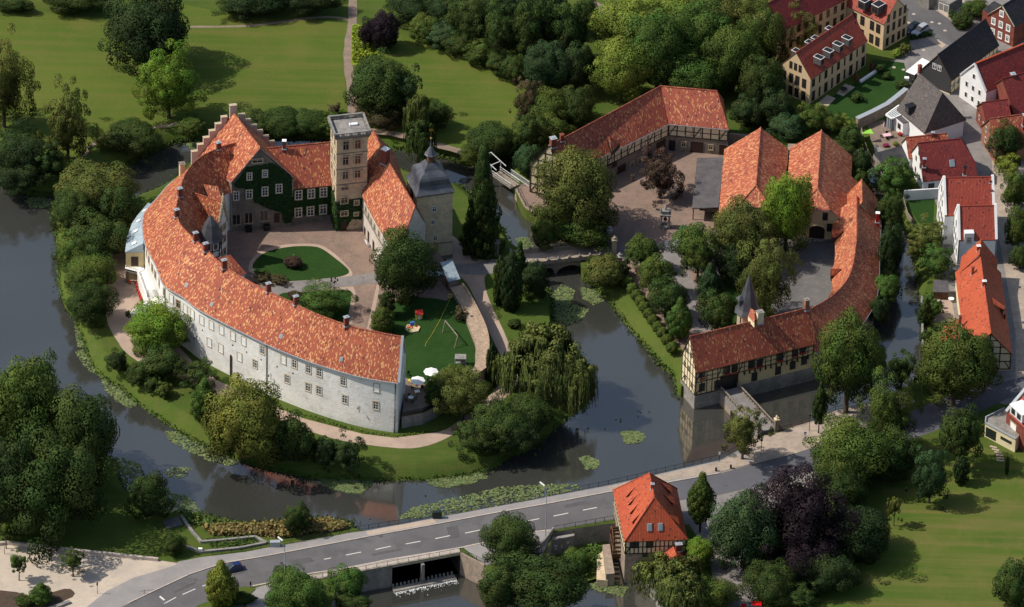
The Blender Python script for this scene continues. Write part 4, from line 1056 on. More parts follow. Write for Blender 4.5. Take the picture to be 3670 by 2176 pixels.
# middle wing
A = W2(964, 532, 18.6); Bq = W2(1185, 511, 18.6)
mw, mwr, MW, q = house('middle_wing', 'ivy-covered castle wing with six white windows between great house and square tower', A + (A - Bq) * .12, Bq, 18.6, abs((Bq - A).normalized().cross(W2(1051, 669, 12.1) - A)), 12.1, 2.6, over=.4, wallm='sand_dark', roofm='tile2', cat='castle wing')
MW['f'].off = .26
for x, y in [(1655, 857), (1767, 845), (1875, 832), (1653, 1012), (1760, 1000), (1872, 985)]: pwin(MW['f'], mw, *c400(x, y), 1.35, 2.2, 'cross')
L_ = MW['f'].L
ivy(mw, MW['f'], [(0, 4.6), (0, 11.9), (L_, 11.9), (L_, 4.2), (L_ * .5, 5.0)], 4200, .4, seed=5)
pcap = W2(*c400(1535, 400), 19.8); chimney(mwr, xyz(W2(*c400(1530, 450), 18.6), 18.6), .7, .7, 1.9, 0, 'brick', 'canvas')

# square stair tower
t_fl, t_fr = W2(1203, 828, ZC), None
ang = math.atan2((W2(1321, 467, 27) - W2(1207, 479, 27)).y, (W2(1321, 467, 27) - W2(1207, 479, 27)).x)
dx = Vector((math.cos(ang), math.sin(ang))); dy = Vector((-dx.y, dx.x)); base = W2(1203.5, 828, ZC); TWd, TD = 6.5, 6.1
cs = [base, base + dx * TWd, base + dx * TWd + dy * TD, base + dy * TD]; cc = sum(cs, Vector((0, 0))) / 4
tw = thing('stair_tower', 'tall square stone castle tower with balustraded flat top and ivy round its foot', 'tower', xyz(cc, 3))
ZT = 25.9
mb = MB(); mb.prism(cs, 2.5, ZT, top=True, bottom=False); mb.build('wall', 'sand', tw)
def ringpoly(k): return [cc + (p - cc) * (1 + k / (p - cc).length) for p in cs]
mb = MB()
for z, k, h in ((10.2, .18, .22), (14.3, .12, .18), (18.1, .12, .18), (21.9, .12, .18), (ZT - .25, .35, .3), (ZT + .05, .6, .25)): mb.prism(ringpoly(k), z, z + h)
mb.build('cornice', 'sand_dark', tw)
mb = MB(); out_, inn = ringpoly(.55), ringpoly(-.05)
for i in range(4):
    a, b = out_[i], out_[(i + 1) % 4]; d = (b - a).normalized(); L2 = (b - a).length; n_ = 22
    mb.bar(xyz(a, ZT + 1.25), xyz(b, ZT + 1.25), .38, .2); mb.bar(xyz(a, ZT + .42), xyz(b, ZT + .42), .3, .16)
    for k in range(n_ + 1):
        p = a + d * (L2 * k / n_); big_ = k % 5 == 0
        mb.box((p.x, p.y, ZT + .83), (.34 if big_ else .12, .34 if big_ else .12, .8), ang)
mb.build('balustrade', 'grey_stone', tw)
mb = MB(); mb.prism(ringpoly(.1), ZT + .3, ZT + .42); mb.build('flat_roof', 'grey_stone', tw)
mb = MB(); q = cc + dx * 1.0 + dy * .6; mb.box((q.x, q.y, ZT + .6), (1.7, .8, .35), ang); mb.build('roof_hatch', 'white2', tw)
mb = MB(); q = cc + dx * .2 - dy * .5; mb.tube(xyz(q, ZT + .4), xyz(q, ZT + 7.5), .05, .03); mb.build('flagpole', 'zinc', tw)
TF = Wall(cs[0], cs[1]); TL = Wall(cs[0], cs[3], -dx)
TF.off = .24
for x, y, w_, h_, st in [(2075, 420, 1.3, 2.2, 'mull'), (2180, 408, 1.3, 2.2, 'mull'), (2072, 555, 1.3, 2.0, 'mull'), (2180, 545, 1.3, 2.0, 'mull'), (2070, 683, 1.3, 1.9, 'mull'), (2177, 670, 1.3, 1.9, 'mull'), (2065, 797, 1.6, .9, 'mull'), (2060, 905, 1.5, 1.5, 'mull'), (2170, 925, 1.0, 1.1, 'mull'), (2060, 1020, 1.5, 1.2, 'mull'), (2165, 1025, .9, .8, 'mull'), (2160, 1112, .7, .7, 'mull')]:
    pwin(TF, tw, *c400(x, y), w_, h_, st)
pwin(TF, tw, *c400(2058, 1135), 1.1, 2.3, 'door', 'door')
for z in (24.0, 20.1, 16.3, 12.4):
    for u in (.28, .72): TL.window(tw, TD * u, z, 1.15, 1.9, 'mull')
mb = MB()
for u, z in ((2.0, 21.35), (4.75, 21.35), (2.0, 17.6), (4.75, 17.6), (2.0, 13.2)):
    mb.box((0, .05, 0), (1.5, .12, .16), mat=TF.mat(u, z))
mb.build('brick_arch', 'brick', tw)
ivy(tw, TF, [(0, 3.2), (0, 10.4), (TWd, 10.6), (TWd, 5.2), (3.4, 5.6), (1.9, 3.2)], 1900, .36, seed=6)
ivy(tw, TL, [(0, 3.0), (0, 9.8), (2, 11.8), (4, 10.5), (TD, 9.0), (TD, 3.0)], 1700, .36, color=(.03, .06, .015), seed=7)

# east wing of the castle, its roof running into the gate tower
ew = thing('chapel_wing', 'curved castle wing with steep orange roof between the square tower and slate-domed tower', 'castle wing', xyz(W2(1400, 700, 10), 3))
zr_, ze_ = 19.4, 12.0
Rp = smooth([tuple(W2(*p, zr_)) for p in [(1338, 467), (1360, 515), (1384, 567), (1414, 618), (1444, 668), (1488, 741)]], 4, False)
Ep = [W2(*p, ze_) for p in [(1262, 600), (1278, 648), (1294, 692), (1313, 733), (1343, 790), (1381, 853), (1425, 915)]]
Ep = smooth([tuple(p) for p in Ep], 4, False)
nS = 24
def resamp(L, n):
    tot = [0]
    for a, b in zip(L[:-1], L[1:]): tot.append(tot[-1] + (b - a).length)
    out = []
    for k in range(n + 1):
        s = tot[-1] * k / n; i = 0
        while i < len(L) - 2 and tot[i + 1] < s: i += 1
        t = (s - tot[i]) / max(1e-6, tot[i + 1] - tot[i]); out.append(L[i] + (L[i + 1] - L[i]) * t)
    return out, tot[-1]
Rr, lr_ = resamp(Rp, nS); Er, le_ = resamp(Ep, nS); mb = MB(); wm = MB()
for i in range(nS):
    e0, e1, q0, q1 = Er[i], Er[i + 1], Rr[i], Rr[i + 1]; sl = math.hypot((e0 - q0).length, zr_ - ze_)
    mb.face([xyz(e0, ze_), xyz(e1, ze_), xyz(q1, zr_), xyz(q0, zr_)], [(le_ * i / nS, 0), (le_ * (i + 1) / nS, 0), (le_ * (i + 1) / nS, sl), (le_ * i / nS, sl)])
    o0, o1 = q0 + (q0 - e0).normalized() * 5.2, q1 + (q1 - e1).normalized() * 5.2
    mb.face([xyz(q0, zr_), xyz(q1, zr_), xyz(o1, ze_), xyz(o0, ze_)], [(lr_ * i / nS, sl), (lr_ * (i + 1) / nS, sl), (lr_ * (i + 1) / nS, 0), (lr_ * i / nS, 0)])
    mb.face([xyz(e1, ze_), xyz(e0, ze_), xyz(e0, ze_ - .2), xyz(e1, ze_ - .2)], mi=1)
    k0, k1 = e0 + (q0 - e0).normalized() * .45, e1 + (q1 - e1).normalized() * .45
    wm.face([xyz(k0, 2.5), xyz(k1, 2.5), xyz(k1, ze_ + .3), xyz(k0, ze_ + .3)], sm=True)
    j0, j1 = o0 + (q0 - o0).normalized() * .4, o1 + (q1 - o1).normalized() * .4
    wm.face([xyz(j1, -.3), xyz(j0, -.3), xyz(j0, ze_ + .3), xyz(j1, ze_ + .3)])
    if i in (0, nS - 1):
        P = [xyz(k0 if i == 0 else k1, 0), xyz(k0 if i == 0 else k1, ze_ + .3), xyz(q0 if i == 0 else q1, zr_ - .1), xyz(j0 if i == 0 else j1, ze_ + .3), xyz(j0 if i == 0 else j1, 0)]
        wm.face(P)
ewr = mb.build('roof', ['tile', 'wood'], ew); wm.build('wall', surf('court_plaster', (.62, .56, .50), (.50, .45, .40), .5, fine=3), ew)
m2 = MB(); ridge_line(m2, [xyz(p, zr_ + .05) for p in Rr], .16)
ridge_line(m2, [xyz(Rr[-1], zr_ + .1), xyz(Er[-1], ze_ + .1)], .16); m2.build('ridge_tiles', 'tile2', ewr)
chimney(ewr, xyz(W2(1381, 575, zr_), zr_ - .6), 1.3, 1.3, 3.4, .9, 'brick', 'canvas')
EWw = []
for i in range(nS):
    k0, k1 = Er[i] + (Rr[i] - Er[i]).normalized() * .45, Er[i + 1] + (Rr[i + 1] - Er[i + 1]).normalized() * .45
    EWw.append(Wall(k0, k1, (k0 - Rr[i])))
def c1100(x, y): return 1100 + x / 2.061, 380 + y / 2.061
for x, y in [(436, 765), (456, 812), (476, 852), (500, 895), (532, 945)]: pwin(EWw, ew, *c1100(x, y), 1.0, 1.7, 'mull')
for x, y in [(428, 935), (455, 965), (492, 1035)]: pwin(EWw, ew, *c1100(x, y), 1.2, 2.6, 'door', 'door')
mb = MB()
for wl in EWw[4:]: mb.bar(wl.pt(0, 8.6, .12), wl.pt(wl.L, 8.6, .12), .25, .22)
mb.build('string_course', 'sand_dark', ew)

# gate tower with slate dome
g_fl, g_fr = W2(1492, 704, 16.6), W2(1629, 685, 16.6); gx = (g_fr - g_fl).normalized(); gy = Vector((-gx.y, gx.x)); S = (g_fr - g_fl).length
gc = g_fl + gx * S / 2 + gy * S / 2; ga = math.atan2(gx.y, gx.x); hs = S / 2 - .25
gt = thing('gate_tower', 'square sandstone gate tower under a curved slate dome with lantern and weathervane', 'tower', xyz(gc, 0))
sq = lambda k: [gc + gx * a * k + gy * b * k for a, b in ((-1, -1), (1, -1), (1, 1), (-1, 1))]
mb = MB(); mb.prism(sq(hs), -.3, 16.5, bottom=False); mb.build('wall', 'sand', gt)
mb = MB(); mb.prism(sq(hs + .12), 3.9, 4.1); mb.prism(sq(hs + .15), 16.0, 16.45); mb.prism(sq(hs + .15), -.3, .8); mb.build('cornice', 'sand_dark', gt)
mb = MB(); h0 = S / 2 + .1
prof = [(h0 * a, z) for a, z in ((1, 16.5), (.96, 16.7), (.88, 17.05), (.81, 17.5), (.77, 18.0), (.765, 18.6), (.745, 19.2), (.69, 19.75), (.59, 20.2), (.48, 20.5), (.41, 20.75), (.36, 21.2), (.28, 21.7), (.2, 22.1))]
for (ra, za), (rb_, zb) in zip(prof[:-1], prof[1:]):
    A4 = [gc + gx * a * ra + gy * b * ra for a, b in ((-1, -1), (1, -1), (1, 1), (-1, 1))]; B4 = [gc + gx * a * rb_ + gy * b * rb_ for a, b in ((-1, -1), (1, -1), (1, 1), (-1, 1))]
    for i in range(4): j = (i + 1) % 4; mb.face([xyz(A4[i], za), xyz(A4[j], za), xyz(B4[j], zb), xyz(B4[i], zb)])
dome = mb.build('dome_roof', 'lead', gt)
mb = MB(); mb.lathe((gc.x, gc.y, 0), [(.85, 22.0), (.85, 23.9)], 8, ga, sm=False); ln = mb.build('lantern', 'wood', gt)
mb = MB(); mb.lathe((gc.x, gc.y, 0), [(1.35, 23.8), (1.15, 24.0), (.85, 24.5), (.55, 25.1), (.2, 25.7), (.08, 26.6), (.05, 28.6), (0, 28.65)], 8, ga, sm=False); mb.build('lantern_roof', 'lead', ln)
mb = MB(); mb.lathe((gc.x, gc.y, 27.6), [(0, -.28), (.2, -.2), (.28, 0), (.2, .2), (0, .28)], 10); mb.box((gc.x, gc.y, 29.6), (.9, .05, .45), ga); mb.tube((gc.x, gc.y, 28.6), (gc.x, gc.y, 30.1), .04); mb.build('weathervane', 'gold', gt)
GF = Wall(sq(hs)[0], sq(hs)[1]); GL = Wall(sq(hs)[0], sq(hs)[3], -gx)
for x, y, w_, h_ in [(940, 762, .95, 1.3), (932, 855, .9, 1.2), (948, 975, .8, 1.4), (893, 1080, .6, .8), (1020, 1130, 1.1, .9)]: pwin(GF, gt, *c1100(x, y), w_, h_, 'white')
mb = MB(); b = GL.at(*c1100(757, 635)); u, z = b[0], b[1]
mb.lathe((0, 0, 0), [(1.1, -.02), (1.1, .06), (0, .08)], 20); mm = GL.mat(S * .48, 14.6) @ Matrix.Rotation(-math.pi / 2, 4, 'X')
for i in range(len(mb.v)): mb.v[i] = mm @ mb.v[i]
ck = mb.build('clock_face', 'dark', gt)
m = MB(); m.box((.0, .1, .3), (.08, .03, .7), mat=GL.mat(S * .48, 14.6)); m.box((.25, .1, 0), (.6, .03, .08), mat=GL.mat(S * .48, 14.6)); m.build('clock_hands', 'gold', ck)
ivy_p = None

# covered stair beside the gate tower
cst = thing('covered_stair', 'covered stair with grey green metal roof at the foot of the gate tower', 'stair', xyz(W2(1610, 970, 5), 0))
a, b, c, d = W(1578, 940, 7.6), W(1621, 931, 7.6), W(1650, 1000, 5.4), W(1606, 1009, 5.4)
mb = MB(); slab(mb, [d, c, b, a], .15, 0, 0); mb.build('roof', 'metalroof', cst)
mb = MB(); P = [Vector((q.x, q.y)) for q in (a, b, c, d)]; ctr = sum(P, Vector((0, 0))) / 4; P = [ctr + (p - ctr) * .92 for p in P]
for (p, zp), (q, zq) in (((P[1], 7.4), (P[2], 5.2)), ((P[2], 5.2), (P[3], 5.2))): mb.face([xyz(p, 0), xyz(q, 0), xyz(q, zq), xyz(p, zp)])
mb.build('wall', 'sand_dark', cst)
mb = MB()
for k in range(6):
    p = P[3] + (P[0] - P[3]) * k / 5; mb.tube(xyz(p, 3), xyz(p, 5.2 + 2 * k / 5), .07)
mb.build('post', 'timber', cst)
cst2 = MB(); q = [W(1505, 972, 6.2), W(1590, 968, 6.2), W(1600, 985, 5.6), W(1520, 992, 5.6)]; slab(cst2, q, .1); so = cst2.build('lean_to_roof', 'metalroof', cst)

# long ring wall
outer_w = [W2(*p, 4) for p in smooth([(1657, 1020), (1672, 1040), (1695, 1080), (1718, 1125), (1742, 1180), (1751, 1226), (1749, 1275), (1740, 1322), (1683, 1357), (1640, 1382), (1600, 1408), (1570, 1435)], 2, False)]
inner_w = [W2(*p, 4) for p in smooth([(1613, 1029), (1632, 1062), (1655, 1100), (1679, 1165), (1693, 1200), (1705, 1235), (1703, 1275), (1701, 1313), (1657, 1350), (1620, 1377), (1585, 1398), (1553, 1425)], 2, False)]
mb = MB()
for i in range(len(outer_w) - 1):
    a, b, c, d = outer_w[i], outer_w[i + 1], inner_w[i + 1], inner_w[i]
    mb.prism([a, b, c, d], -.3, 4.0, bottom=False)
rw = mb.build('ring_wall', 'stonewall'); tag(rw, 'broad curving stone garden wall with a worn reddish top beside the lawn', 'wall')
mb = MB()
M['walltop'] = surf('wall_top_stone', (.46, .34, .24), (.34, .25, .18), .9, fine=2, c3=(.12, .095, .085), finamt=.4, lo=.3, hi=.6)
for i in range(len(outer_w) - 1):
    a, b, c, d = outer_w[i], outer_w[i + 1], inner_w[i + 1], inner_w[i]
    P = [xyz(p, 4.02) for p in (a, b, c, d)]
    if (P[1] - P[0]).cross(P[2] - P[0]).z < 0: P = P[::-1]
    mb.face(P)
    mb.bar(xyz(a, 4.2), xyz(b, 4.2), .35, .4)
mb.build('wall_top', 'walltop', rw)
# terrace parapet hedge / rail
par = [W2(*p, ZC) for p in [(1443, 1492), (1515, 1478), (1562, 1455)]]
mb = MB()
for a, b in zip(par[:-1], par[1:]):
    mb.bar(xyz(a, ZC + .95), xyz(b, ZC + .95), .12, .12); mb.bar(xyz(a, ZC + .3), xyz(b, ZC + .3), .3, .6); n_ = 8
    for k in range(n_ + 1): p = a + (b - a) * k / n_; mb.tube(xyz(p, ZC), xyz(p, ZC + 1), .04)
tag(mb.build('terrace_railing', 'dark'), 'dark railing along the terrace edge by the white gable wall', 'railing')

# oriel with renaissance gable
orl = thing('oriel_bay', 'pale gabled castle bay with pinnacled stone front and a small tiled roof', 'oriel', xyz(W2(790, 800, 12), 3))
zA = 17.4; zE = 12.2
nr = W2(782, 817, zE); fr2 = W2(814, 787, zE); ap = (nr + fr2) / 2; gdir = (fr2 - nr).normalized(); inwd = Vector((-gdir.y, gdir.x)); 
if inwd.x > 0: inwd = -inwd
LEN = 7.0; mb = MB(); hw_ = (fr2 - nr).length / 2
slab(mb, [xyz(ap - gdir * hw_, zE), xyz(ap - gdir * hw_ + inwd * LEN, zE), xyz(ap + inwd * LEN, zA), xyz(ap, zA)], .15, 0, 1)
slab(mb, [xyz(ap + gdir * hw_, zE), xyz(ap + gdir * hw_ + inwd * LEN, zE), xyz(ap + inwd * LEN, zA), xyz(ap, zA)], .15, 0, 1)
orr = mb.build('roof', ['tile', 'wood'], orl); m2 = MB(); ridge_line(m2, [xyz(ap, zA + .08), xyz(ap + inwd * LEN, zA + .08)], .13); m2.build('ridge_tiles', 'tile2', orr)
mb = MB(); mb.face([xyz(nr, 2.5), xyz(fr2, 2.5), xyz(fr2, zE), xyz(ap, zA), xyz(nr, zE)]); mb.face([xyz(nr, 2.5), xyz(nr + inwd * LEN, 2.5), xyz(nr + inwd * LEN, zE), xyz(nr, zE)]); mb.face([xyz(fr2, 2.5), xyz(fr2 + inwd * LEN, 2.5), xyz(fr2 + inwd * LEN, zE), xyz(fr2, zE)])
mb.build('wall', 'white', orl)
OWl = Wall(nr - inwd * .02, fr2 - inwd * .02, -inwd)
mb = MB()
for k in range(4):
    f = k / 4
    for sg in (-1, 1):
        p = ap - inwd * .1 + gdir * sg * hw_ * (1 - f); z = zE + (zA - zE) * f
        mb.box((p.x, p.y, z + .5), (.5, .5, 1.5), math.atan2(gdir.y, gdir.x)); mb.lathe((p.x, p.y, z + 1.2), [(.25, 0), (.05, .5), (.12, .6), (0, .75)], 6)
p = ap - inwd * .1; mb.box((p.x, p.y, zA + .6), (.6, .5, 1.8), math.atan2(gdir.y, gdir.x)); mb.lathe((p.x, p.y, zA + 1.5), [(.3, 0), (.06, .6), (.15, .75), (0, 1.0)], 6)
for sg in (-1, 1): mb.bar(xyz(ap + gdir * sg * hw_, zE + .15), xyz(ap, zA + .2), .45, .3)
mb.build('gable_pinnacle', 'frame_stone', orl)
for z in (5, 8.2, 11.2):
    for u in (.3, .7): OWl.window(orl, OWl.L * u, z, .9, 1.6, 'mull')
# octagonal turret
tc = W2(755, 849, 13.0)
tt = thing('octagonal_turret', 'stair turret with octagonal dark slate roof and half-timbered top storey', 'turret', xyz(tc, 3))
mb = MB(); mb.lathe((tc.x, tc.y, 0), [(2.75, 12.9), (2.4, 13.5), (1.35, 16.3), (.12, 18.3), (0, 18.5)], 8, .2, sm=False); mb.lathe((tc.x, tc.y, 0), [(2.7, 12.8), (2.3, 12.85)], 8, .2); tr_ = mb.build('roof', 'slate', tt)
mb = MB(); mb.lathe((tc.x, tc.y, 0), [(2.15, 2.5), (2.15, 12.9)], 8, .2, sm=False); mb.build('wall', 'white', tt)
mb = MB()
for k in range(8):
    a0 = .2 + 2 * math.pi * k / 8; a1 = a0 + math.pi / 4; p = tc + Vector((math.cos(a0), math.sin(a0))) * 2.2; q = tc + Vector((math.cos(a1), math.sin(a1))) * 2.2
    mb.bar(xyz(p, 9.0), xyz(p, 12.9), .2); 
    for z in (9.1, 10.7, 12.6): mb.bar(xyz(p, z), xyz(q, z), .18)
mb.build('timber_frame', 'timber', tt)
for k in (4, 5, 6, 7):
    a0 = .2 + 2 * math.pi * k / 8; a1 = a0 + math.pi / 4; p = tc + Vector((math.cos(a0), math.sin(a0))) * 2.17; q = tc + Vector((math.cos(a1), math.sin(a1))) * 2.17
    wl = Wall(p, q, (p + q) / 2 - tc); wl.window(tt, wl.L / 2, 11.7, .8, 1.2, 'brown')
# hipped dormer on the inner slope and the small porch roof
def dormer_px(parent, top0, top1, low0, low1, zt, zl, name='dormer', mat='tile', depth=None, wallm='plaster_pale', wl=1.2):
    a, b, c, d = W(*top0, zt), W(*top1, zt), W(*low1, zl), W(*low0, zl); mb = MB(); slab(mb, [d, c, b, a], .12, 0, 1)
    o = mb.build(name, [mat, 'wood'], parent)
    m = MB(); m.face([d - Vector((0, 0, .1)), c - Vector((0, 0, .1)), c - Vector((0, 0, wl)), d - Vector((0, 0, wl))])
    m.face([a - Vector((0, 0, .1)), d - Vector((0, 0, .1)), d - Vector((0, 0, wl)), a - Vector((0, 0, wl))]); m.face([b - Vector((0, 0, .1)), c - Vector((0, 0, .1)), c - Vector((0, 0, wl)), b - Vector((0, 0, wl))])
    m.build('dormer_wall', wallm, o); return o
dormer_px(roof, (729, 660), (782, 668), (752, 718), (797, 724), 17.8, 15.4, wallm='dark')
pw = thing('courtyard_porch', 'small tiled porch building on the courtyard side of the curved wing', 'porch', xyz(W2(830, 950, 9), 3))
a, b, c, d = W(765, 928, 11.5), W(826, 913, 11.5), W(884, 980, 8.4), W(800, 1003, 8.4)
mb = MB(); slab(mb, [d, c, b, a], .15, 0, 1); mb.build('roof', ['tile2', 'zinc'], pw)
mb = MB(); P = [Vector((v.x, v.y)) for v in (a, b, c, d)]; k_ = sum(P, Vector((0, 0))) / 4; P = [k_ + (p - k_) * .9 for p in P]
for i, zz in ((1, (11, 8.1)), (2, (8.1, 8.1)), (0, (11, 11))):
    p, q = P[i], P[(i + 1) % 4]; mb.face([xyz(p, 3), xyz(q, 3), xyz(q, zz[1]), xyz(p, zz[0])])
mb.build('wall', 'white', pw); wl = Wall(P[1], P[2], (1, 0)); wl.window(pw, wl.L / 2, 4.2, 1.1, 2.2, 'door', 'door')

# annex with blue metal roof, balcony, stairs and walkway
an = thing('garden_annex', 'low yellow annex with blue-grey metal roof, balcony and four skylights against the white wall', 'annex', xyz(W2(480, 900, 7), 0))
outp = [W(531, 726, 7.6), W(497, 766, 7.4), W(473, 800, 7.3), (W(455, 850, 7.2)), W(448, 904, 7.1)]
inp = [W(545, 732, 9.4), W(522, 775, 9.4), W(514, 805, 9.3), W(513, 840, 9.2), W(514, 872, 9.0)]
mb = MB()
for i in range(4): slab(mb, [outp[i], outp[i + 1], inp[i + 1], inp[i]], .12)
slab(mb, [outp[4], W(513, 903, 7.1), inp[4]], .12)
ar = mb.build('roof', 'metalroof', an)
mb = MB()
for i in range(4):
    a, b, c, d = outp[i], outp[i + 1], inp[i + 1], inp[i]; P = (a + b + c + d) / 4; n_ = (b - a).cross(d - a).normalized(); n_ = n_ if n_.z > 0 else -n_
    t = (b - a).normalized(); bt = n_.cross(t); mm = Matrix(((t.x, bt.x, n_.x, P.x), (t.y, bt.y, n_.y, P.y), (t.z, bt.z, n_.z, P.z), (0, 0, 0, 1)))
    m = MB(); m.box((0.6, 0, .1), (.8, 1.1, .2), mat=mm); m.build('skylight', 'canvas', ar)
fp = [Vector((p.x, p.y)) for p in outp] + [W2(513, 903, 7.1), W2(560, 880, 7), W2(560, 760, 7)]
fc = sum(fp, Vector((0, 0))) / len(fp); fp = [fc + (p - fc) * .96 for p in fp]
mb = MB(); mb.prism(fp, -.3, 7.1, bottom=False); mb.build('wall', 'plaster', an)
AW = Wall(fp[4], fp[5]); AW.window(an, AW.L * .52, 4.6, 1.5, 2.3, 'door', 'door')
for i in (1, 2, 3):
    wl = Wall(fp[i], fp[i + 1], (-1, -.2)); wl.window(an, wl.L / 2, 5.4, 1.2, 1.8, 'brown')
m = MB(); b0 = [W2(448, 967, 3.2), W2(492, 978, 3.2), W2(516, 966, 3.2), W2(516, 950, 3.2), W2(450, 950, 3.2)]; m.prism(b0, 2.95, 3.25); bc = m.build('balcony', 'white', an)
m = MB(); m.bar(xyz(b0[0], 4.1), xyz(b0[1], 4.1), .05); m.bar(xyz(b0[0], 3.3), xyz(b0[1], 3.3), .1, .3)
for k in range(7): p = b0[0] + (b0[1] - b0[0]) * k / 6; m.tube(xyz(p, 3.2), xyz(p, 4.1), .03)
m.build('railing', 'dark', bc)
m = MB()
for q in (b0[0], b0[1]): q = q + Vector((.4, .4)); m.box((q.x, q.y, 1.4), (.6, .6, 3.1))
m.build('pillar', 'sand_dark', an)
wk = thing('white_walkway', 'raised white walkway with parapet and outside stairs along the lit castle wall', 'terrace', xyz(W2(540, 1040, 3), 0))
wp = [(492, 978), (505, 1015), (520, 1057), (530, 1090), (545, 1115), (600, 1115), (602, 1060), (575, 1010), (545, 975), (525, 955)]
m = MB(); m.prism([W2(*p, 3.0) for p in wp], -.3, 3.0, bottom=False); m.build('platform', 'white', wk)
m = MB(); q = [W2(*p, 3.0) for p in wp[:4]]
for a, b in zip(q[:-1], q[1:]): m.bar(xyz(a, 3.4), xyz(b, 3.4), .25, .9)
m.build('parapet', 'white', wk)
m = MB(); a, b = W2(528, 1090, 3), W2(472, 1120, 0.0)
for k in range(9):
    p = a + (b - a) * (k + .5) / 9; m.box((p.x, p.y, (3 - k * .33) / 2), ((b - a).length / 9 + .01, 2.0, 3 - k * .33), math.atan2((b - a).y, (b - a).x))
m.build('stairs', 'white2', wk)
m = MB(); m.bar(xyz(a, 3.9), xyz(b, .9), .05); m.bar(xyz(a + Vector((.3, -1)), 3.9), xyz(b + Vector((.3, -1)), .9), .05)
for k in range(8): p = a + (b - a) * k / 7; m.tube(xyz(p, 3 - 3 * k / 7), xyz(p, 3.9 - 3 * k / 7), .03)
m.build('handrail', 'dark', wk)
# ------------------------------------------------------------------ outer bailey
def c18(x, y): return 1800 + x / 2.473, 200 + y / 2.473
def c235(x, y): return 2350 + x / 2.473, 400 + y / 2.473
def c23(x, y): return 2300 + x / 2.12, 900 + y / 2.12
def strip_house(name, label, ridge, eave, zr, ze, z0, wb, wallm, roofm, cat, k=1, steps=1, backz=None, ends=(None, None), base=None):
    """building along a bent or curved line; ridge and camera side eave given as matched plan points"""
    root = thing(name, label, cat, xyz(sum(ridge, Vector((0, 0))) / len(ridge), z0)); n = len(ridge)
    zr = zr if isinstance(zr, list) else [zr] * n; ze = ze if isinstance(ze, list) else [ze] * n
    back = [r + (r - e).normalized() * wb for r, e in zip(ridge, eave)]
    zb = [z - (z - q) * wb / (r - e).length for z, q, r, e in zip(zr, ze, ridge, eave)]
    mb = MB(); wm = MB(); ue = [0]; ur = [0]
    for a, b in zip(eave[:-1], eave[1:]): ue.append(ue[-1] + (b - a).length)
    for a, b in zip(ridge[:-1], ridge[1:]): ur.append(ur[-1] + (b - a).length)
    F, Bk = [], []
    for i in range(n):
        F.append(eave[i] + (ridge[i] - eave[i]).normalized() * .4); Bk.append(back[i] + (ridge[i] - back[i]).normalized() * .35)
    for i in range(n - 1):
        sl = math.hypot((ridge[i] - eave[i]).length, zr[i] - ze[i])
        hA = ends[0] if i == 0 else None; hB = ends[1] if i == n - 2 else None
        dd = (ridge[i + 1] - ridge[i]).normalized()
        r0_ = ridge[i] + dd * (hA or 0); r1_ = ridge[i + 1] - dd * (hB or 0)
        P = [xyz(eave[i], ze[i]), xyz(eave[i + 1], ze[i + 1]), xyz(r1_, zr[i + 1]), xyz(r0_, zr[i])]; U = [(ue[i], 0), (ue[i + 1], 0), (ue[i + 1] - (hB or 0), sl), (ue[i] + (hA or 0), sl)]
        if (P[1] - P[0]).cross(P[2] - P[0]).z < 0: P = P[::-1]; U = U[::-1]
        mb.face(P, U)
        P = [xyz(r0_, zr[i]), xyz(r1_, zr[i + 1]), xyz(back[i + 1], zb[i + 1]), xyz(back[i], zb[i])]; U = [(ur[i], sl), (ur[i + 1], sl), (ur[i + 1], 0), (ur[i], 0)]
        if (P[1] - P[0]).cross(P[2] - P[0]).z < 0: P = P[::-1]; U = U[::-1]
        mb.face(P, U)
        for q, z in ((eave, ze), (back, zb)):
            mb.face([xyz(q[i], z[i] - .16), xyz(q[i + 1], z[i + 1] - .16), xyz(q[i + 1], z[i + 1]), xyz(q[i], z[i])], mi=1)
        for q, z in ((F, ze), (Bk, zb)):
            wm.face([xyz(q[i], z0 - .3), xyz(q[i + 1], z0 - .3), xyz(q[i + 1], z[i + 1] + .1), xyz(q[i], z[i] + .1)])
        if hA: mb.face([xyz(back[0], zb[0]), xyz(eave[0], ze[0]), xyz(r0_, zr[0])])
        if hB: mb.face([xyz(eave[-1], ze[-1]), xyz(back[-1], zb[-1]), xyz(r1_, zr[-1])])
    for i, h in ((0, ends[0]), (n - 1, ends[1])):
        P = [xyz(F[i], z0 - .3), xyz(F[i], ze[i] + .1)] + ([] if h else [xyz(ridge[i], zr[i] - .1)]) + [xyz(Bk[i], zb[i] + .1), xyz(Bk[i], z0 - .3)]
        wm.face(P)
    rf = mb.build('roof', [roofm, 'wood'], root); wm.build('wall', wallm, root)
    rl = MB(); rr = [xyz(p, z + .05) for p, z in zip(ridge, zr)]
    if ends[0]: rr[0] = xyz(ridge[0] + (ridge[1] - ridge[0]).normalized() * ends[0], zr[0] + .05)
    if ends[1]: rr[-1] = xyz(ridge[-1] + (ridge[-2] - ridge[-1]).normalized() * ends[1], zr[-1] + .05)
    ridge_line(rl, rr, .15)
    if ends[1]: ridge_line(rl, [rr[-1], xyz(eave[-1], ze[-1] + .05)], .13); ridge_line(rl, [rr[-1], xyz(back[-1], zb[-1] + .05)], .13)
    rl.build('ridge_tiles', 'tile2', rf)
    gt_ = MB()
    for i in range(n - 1): gt_.bar(xyz(eave[i], ze[i] - .1), xyz(eave[i + 1], ze[i + 1] - .1), .16, .13)
    gt_.build('gutter', 'zinc', rf)
    return root, rf, F, Bk, back, zb

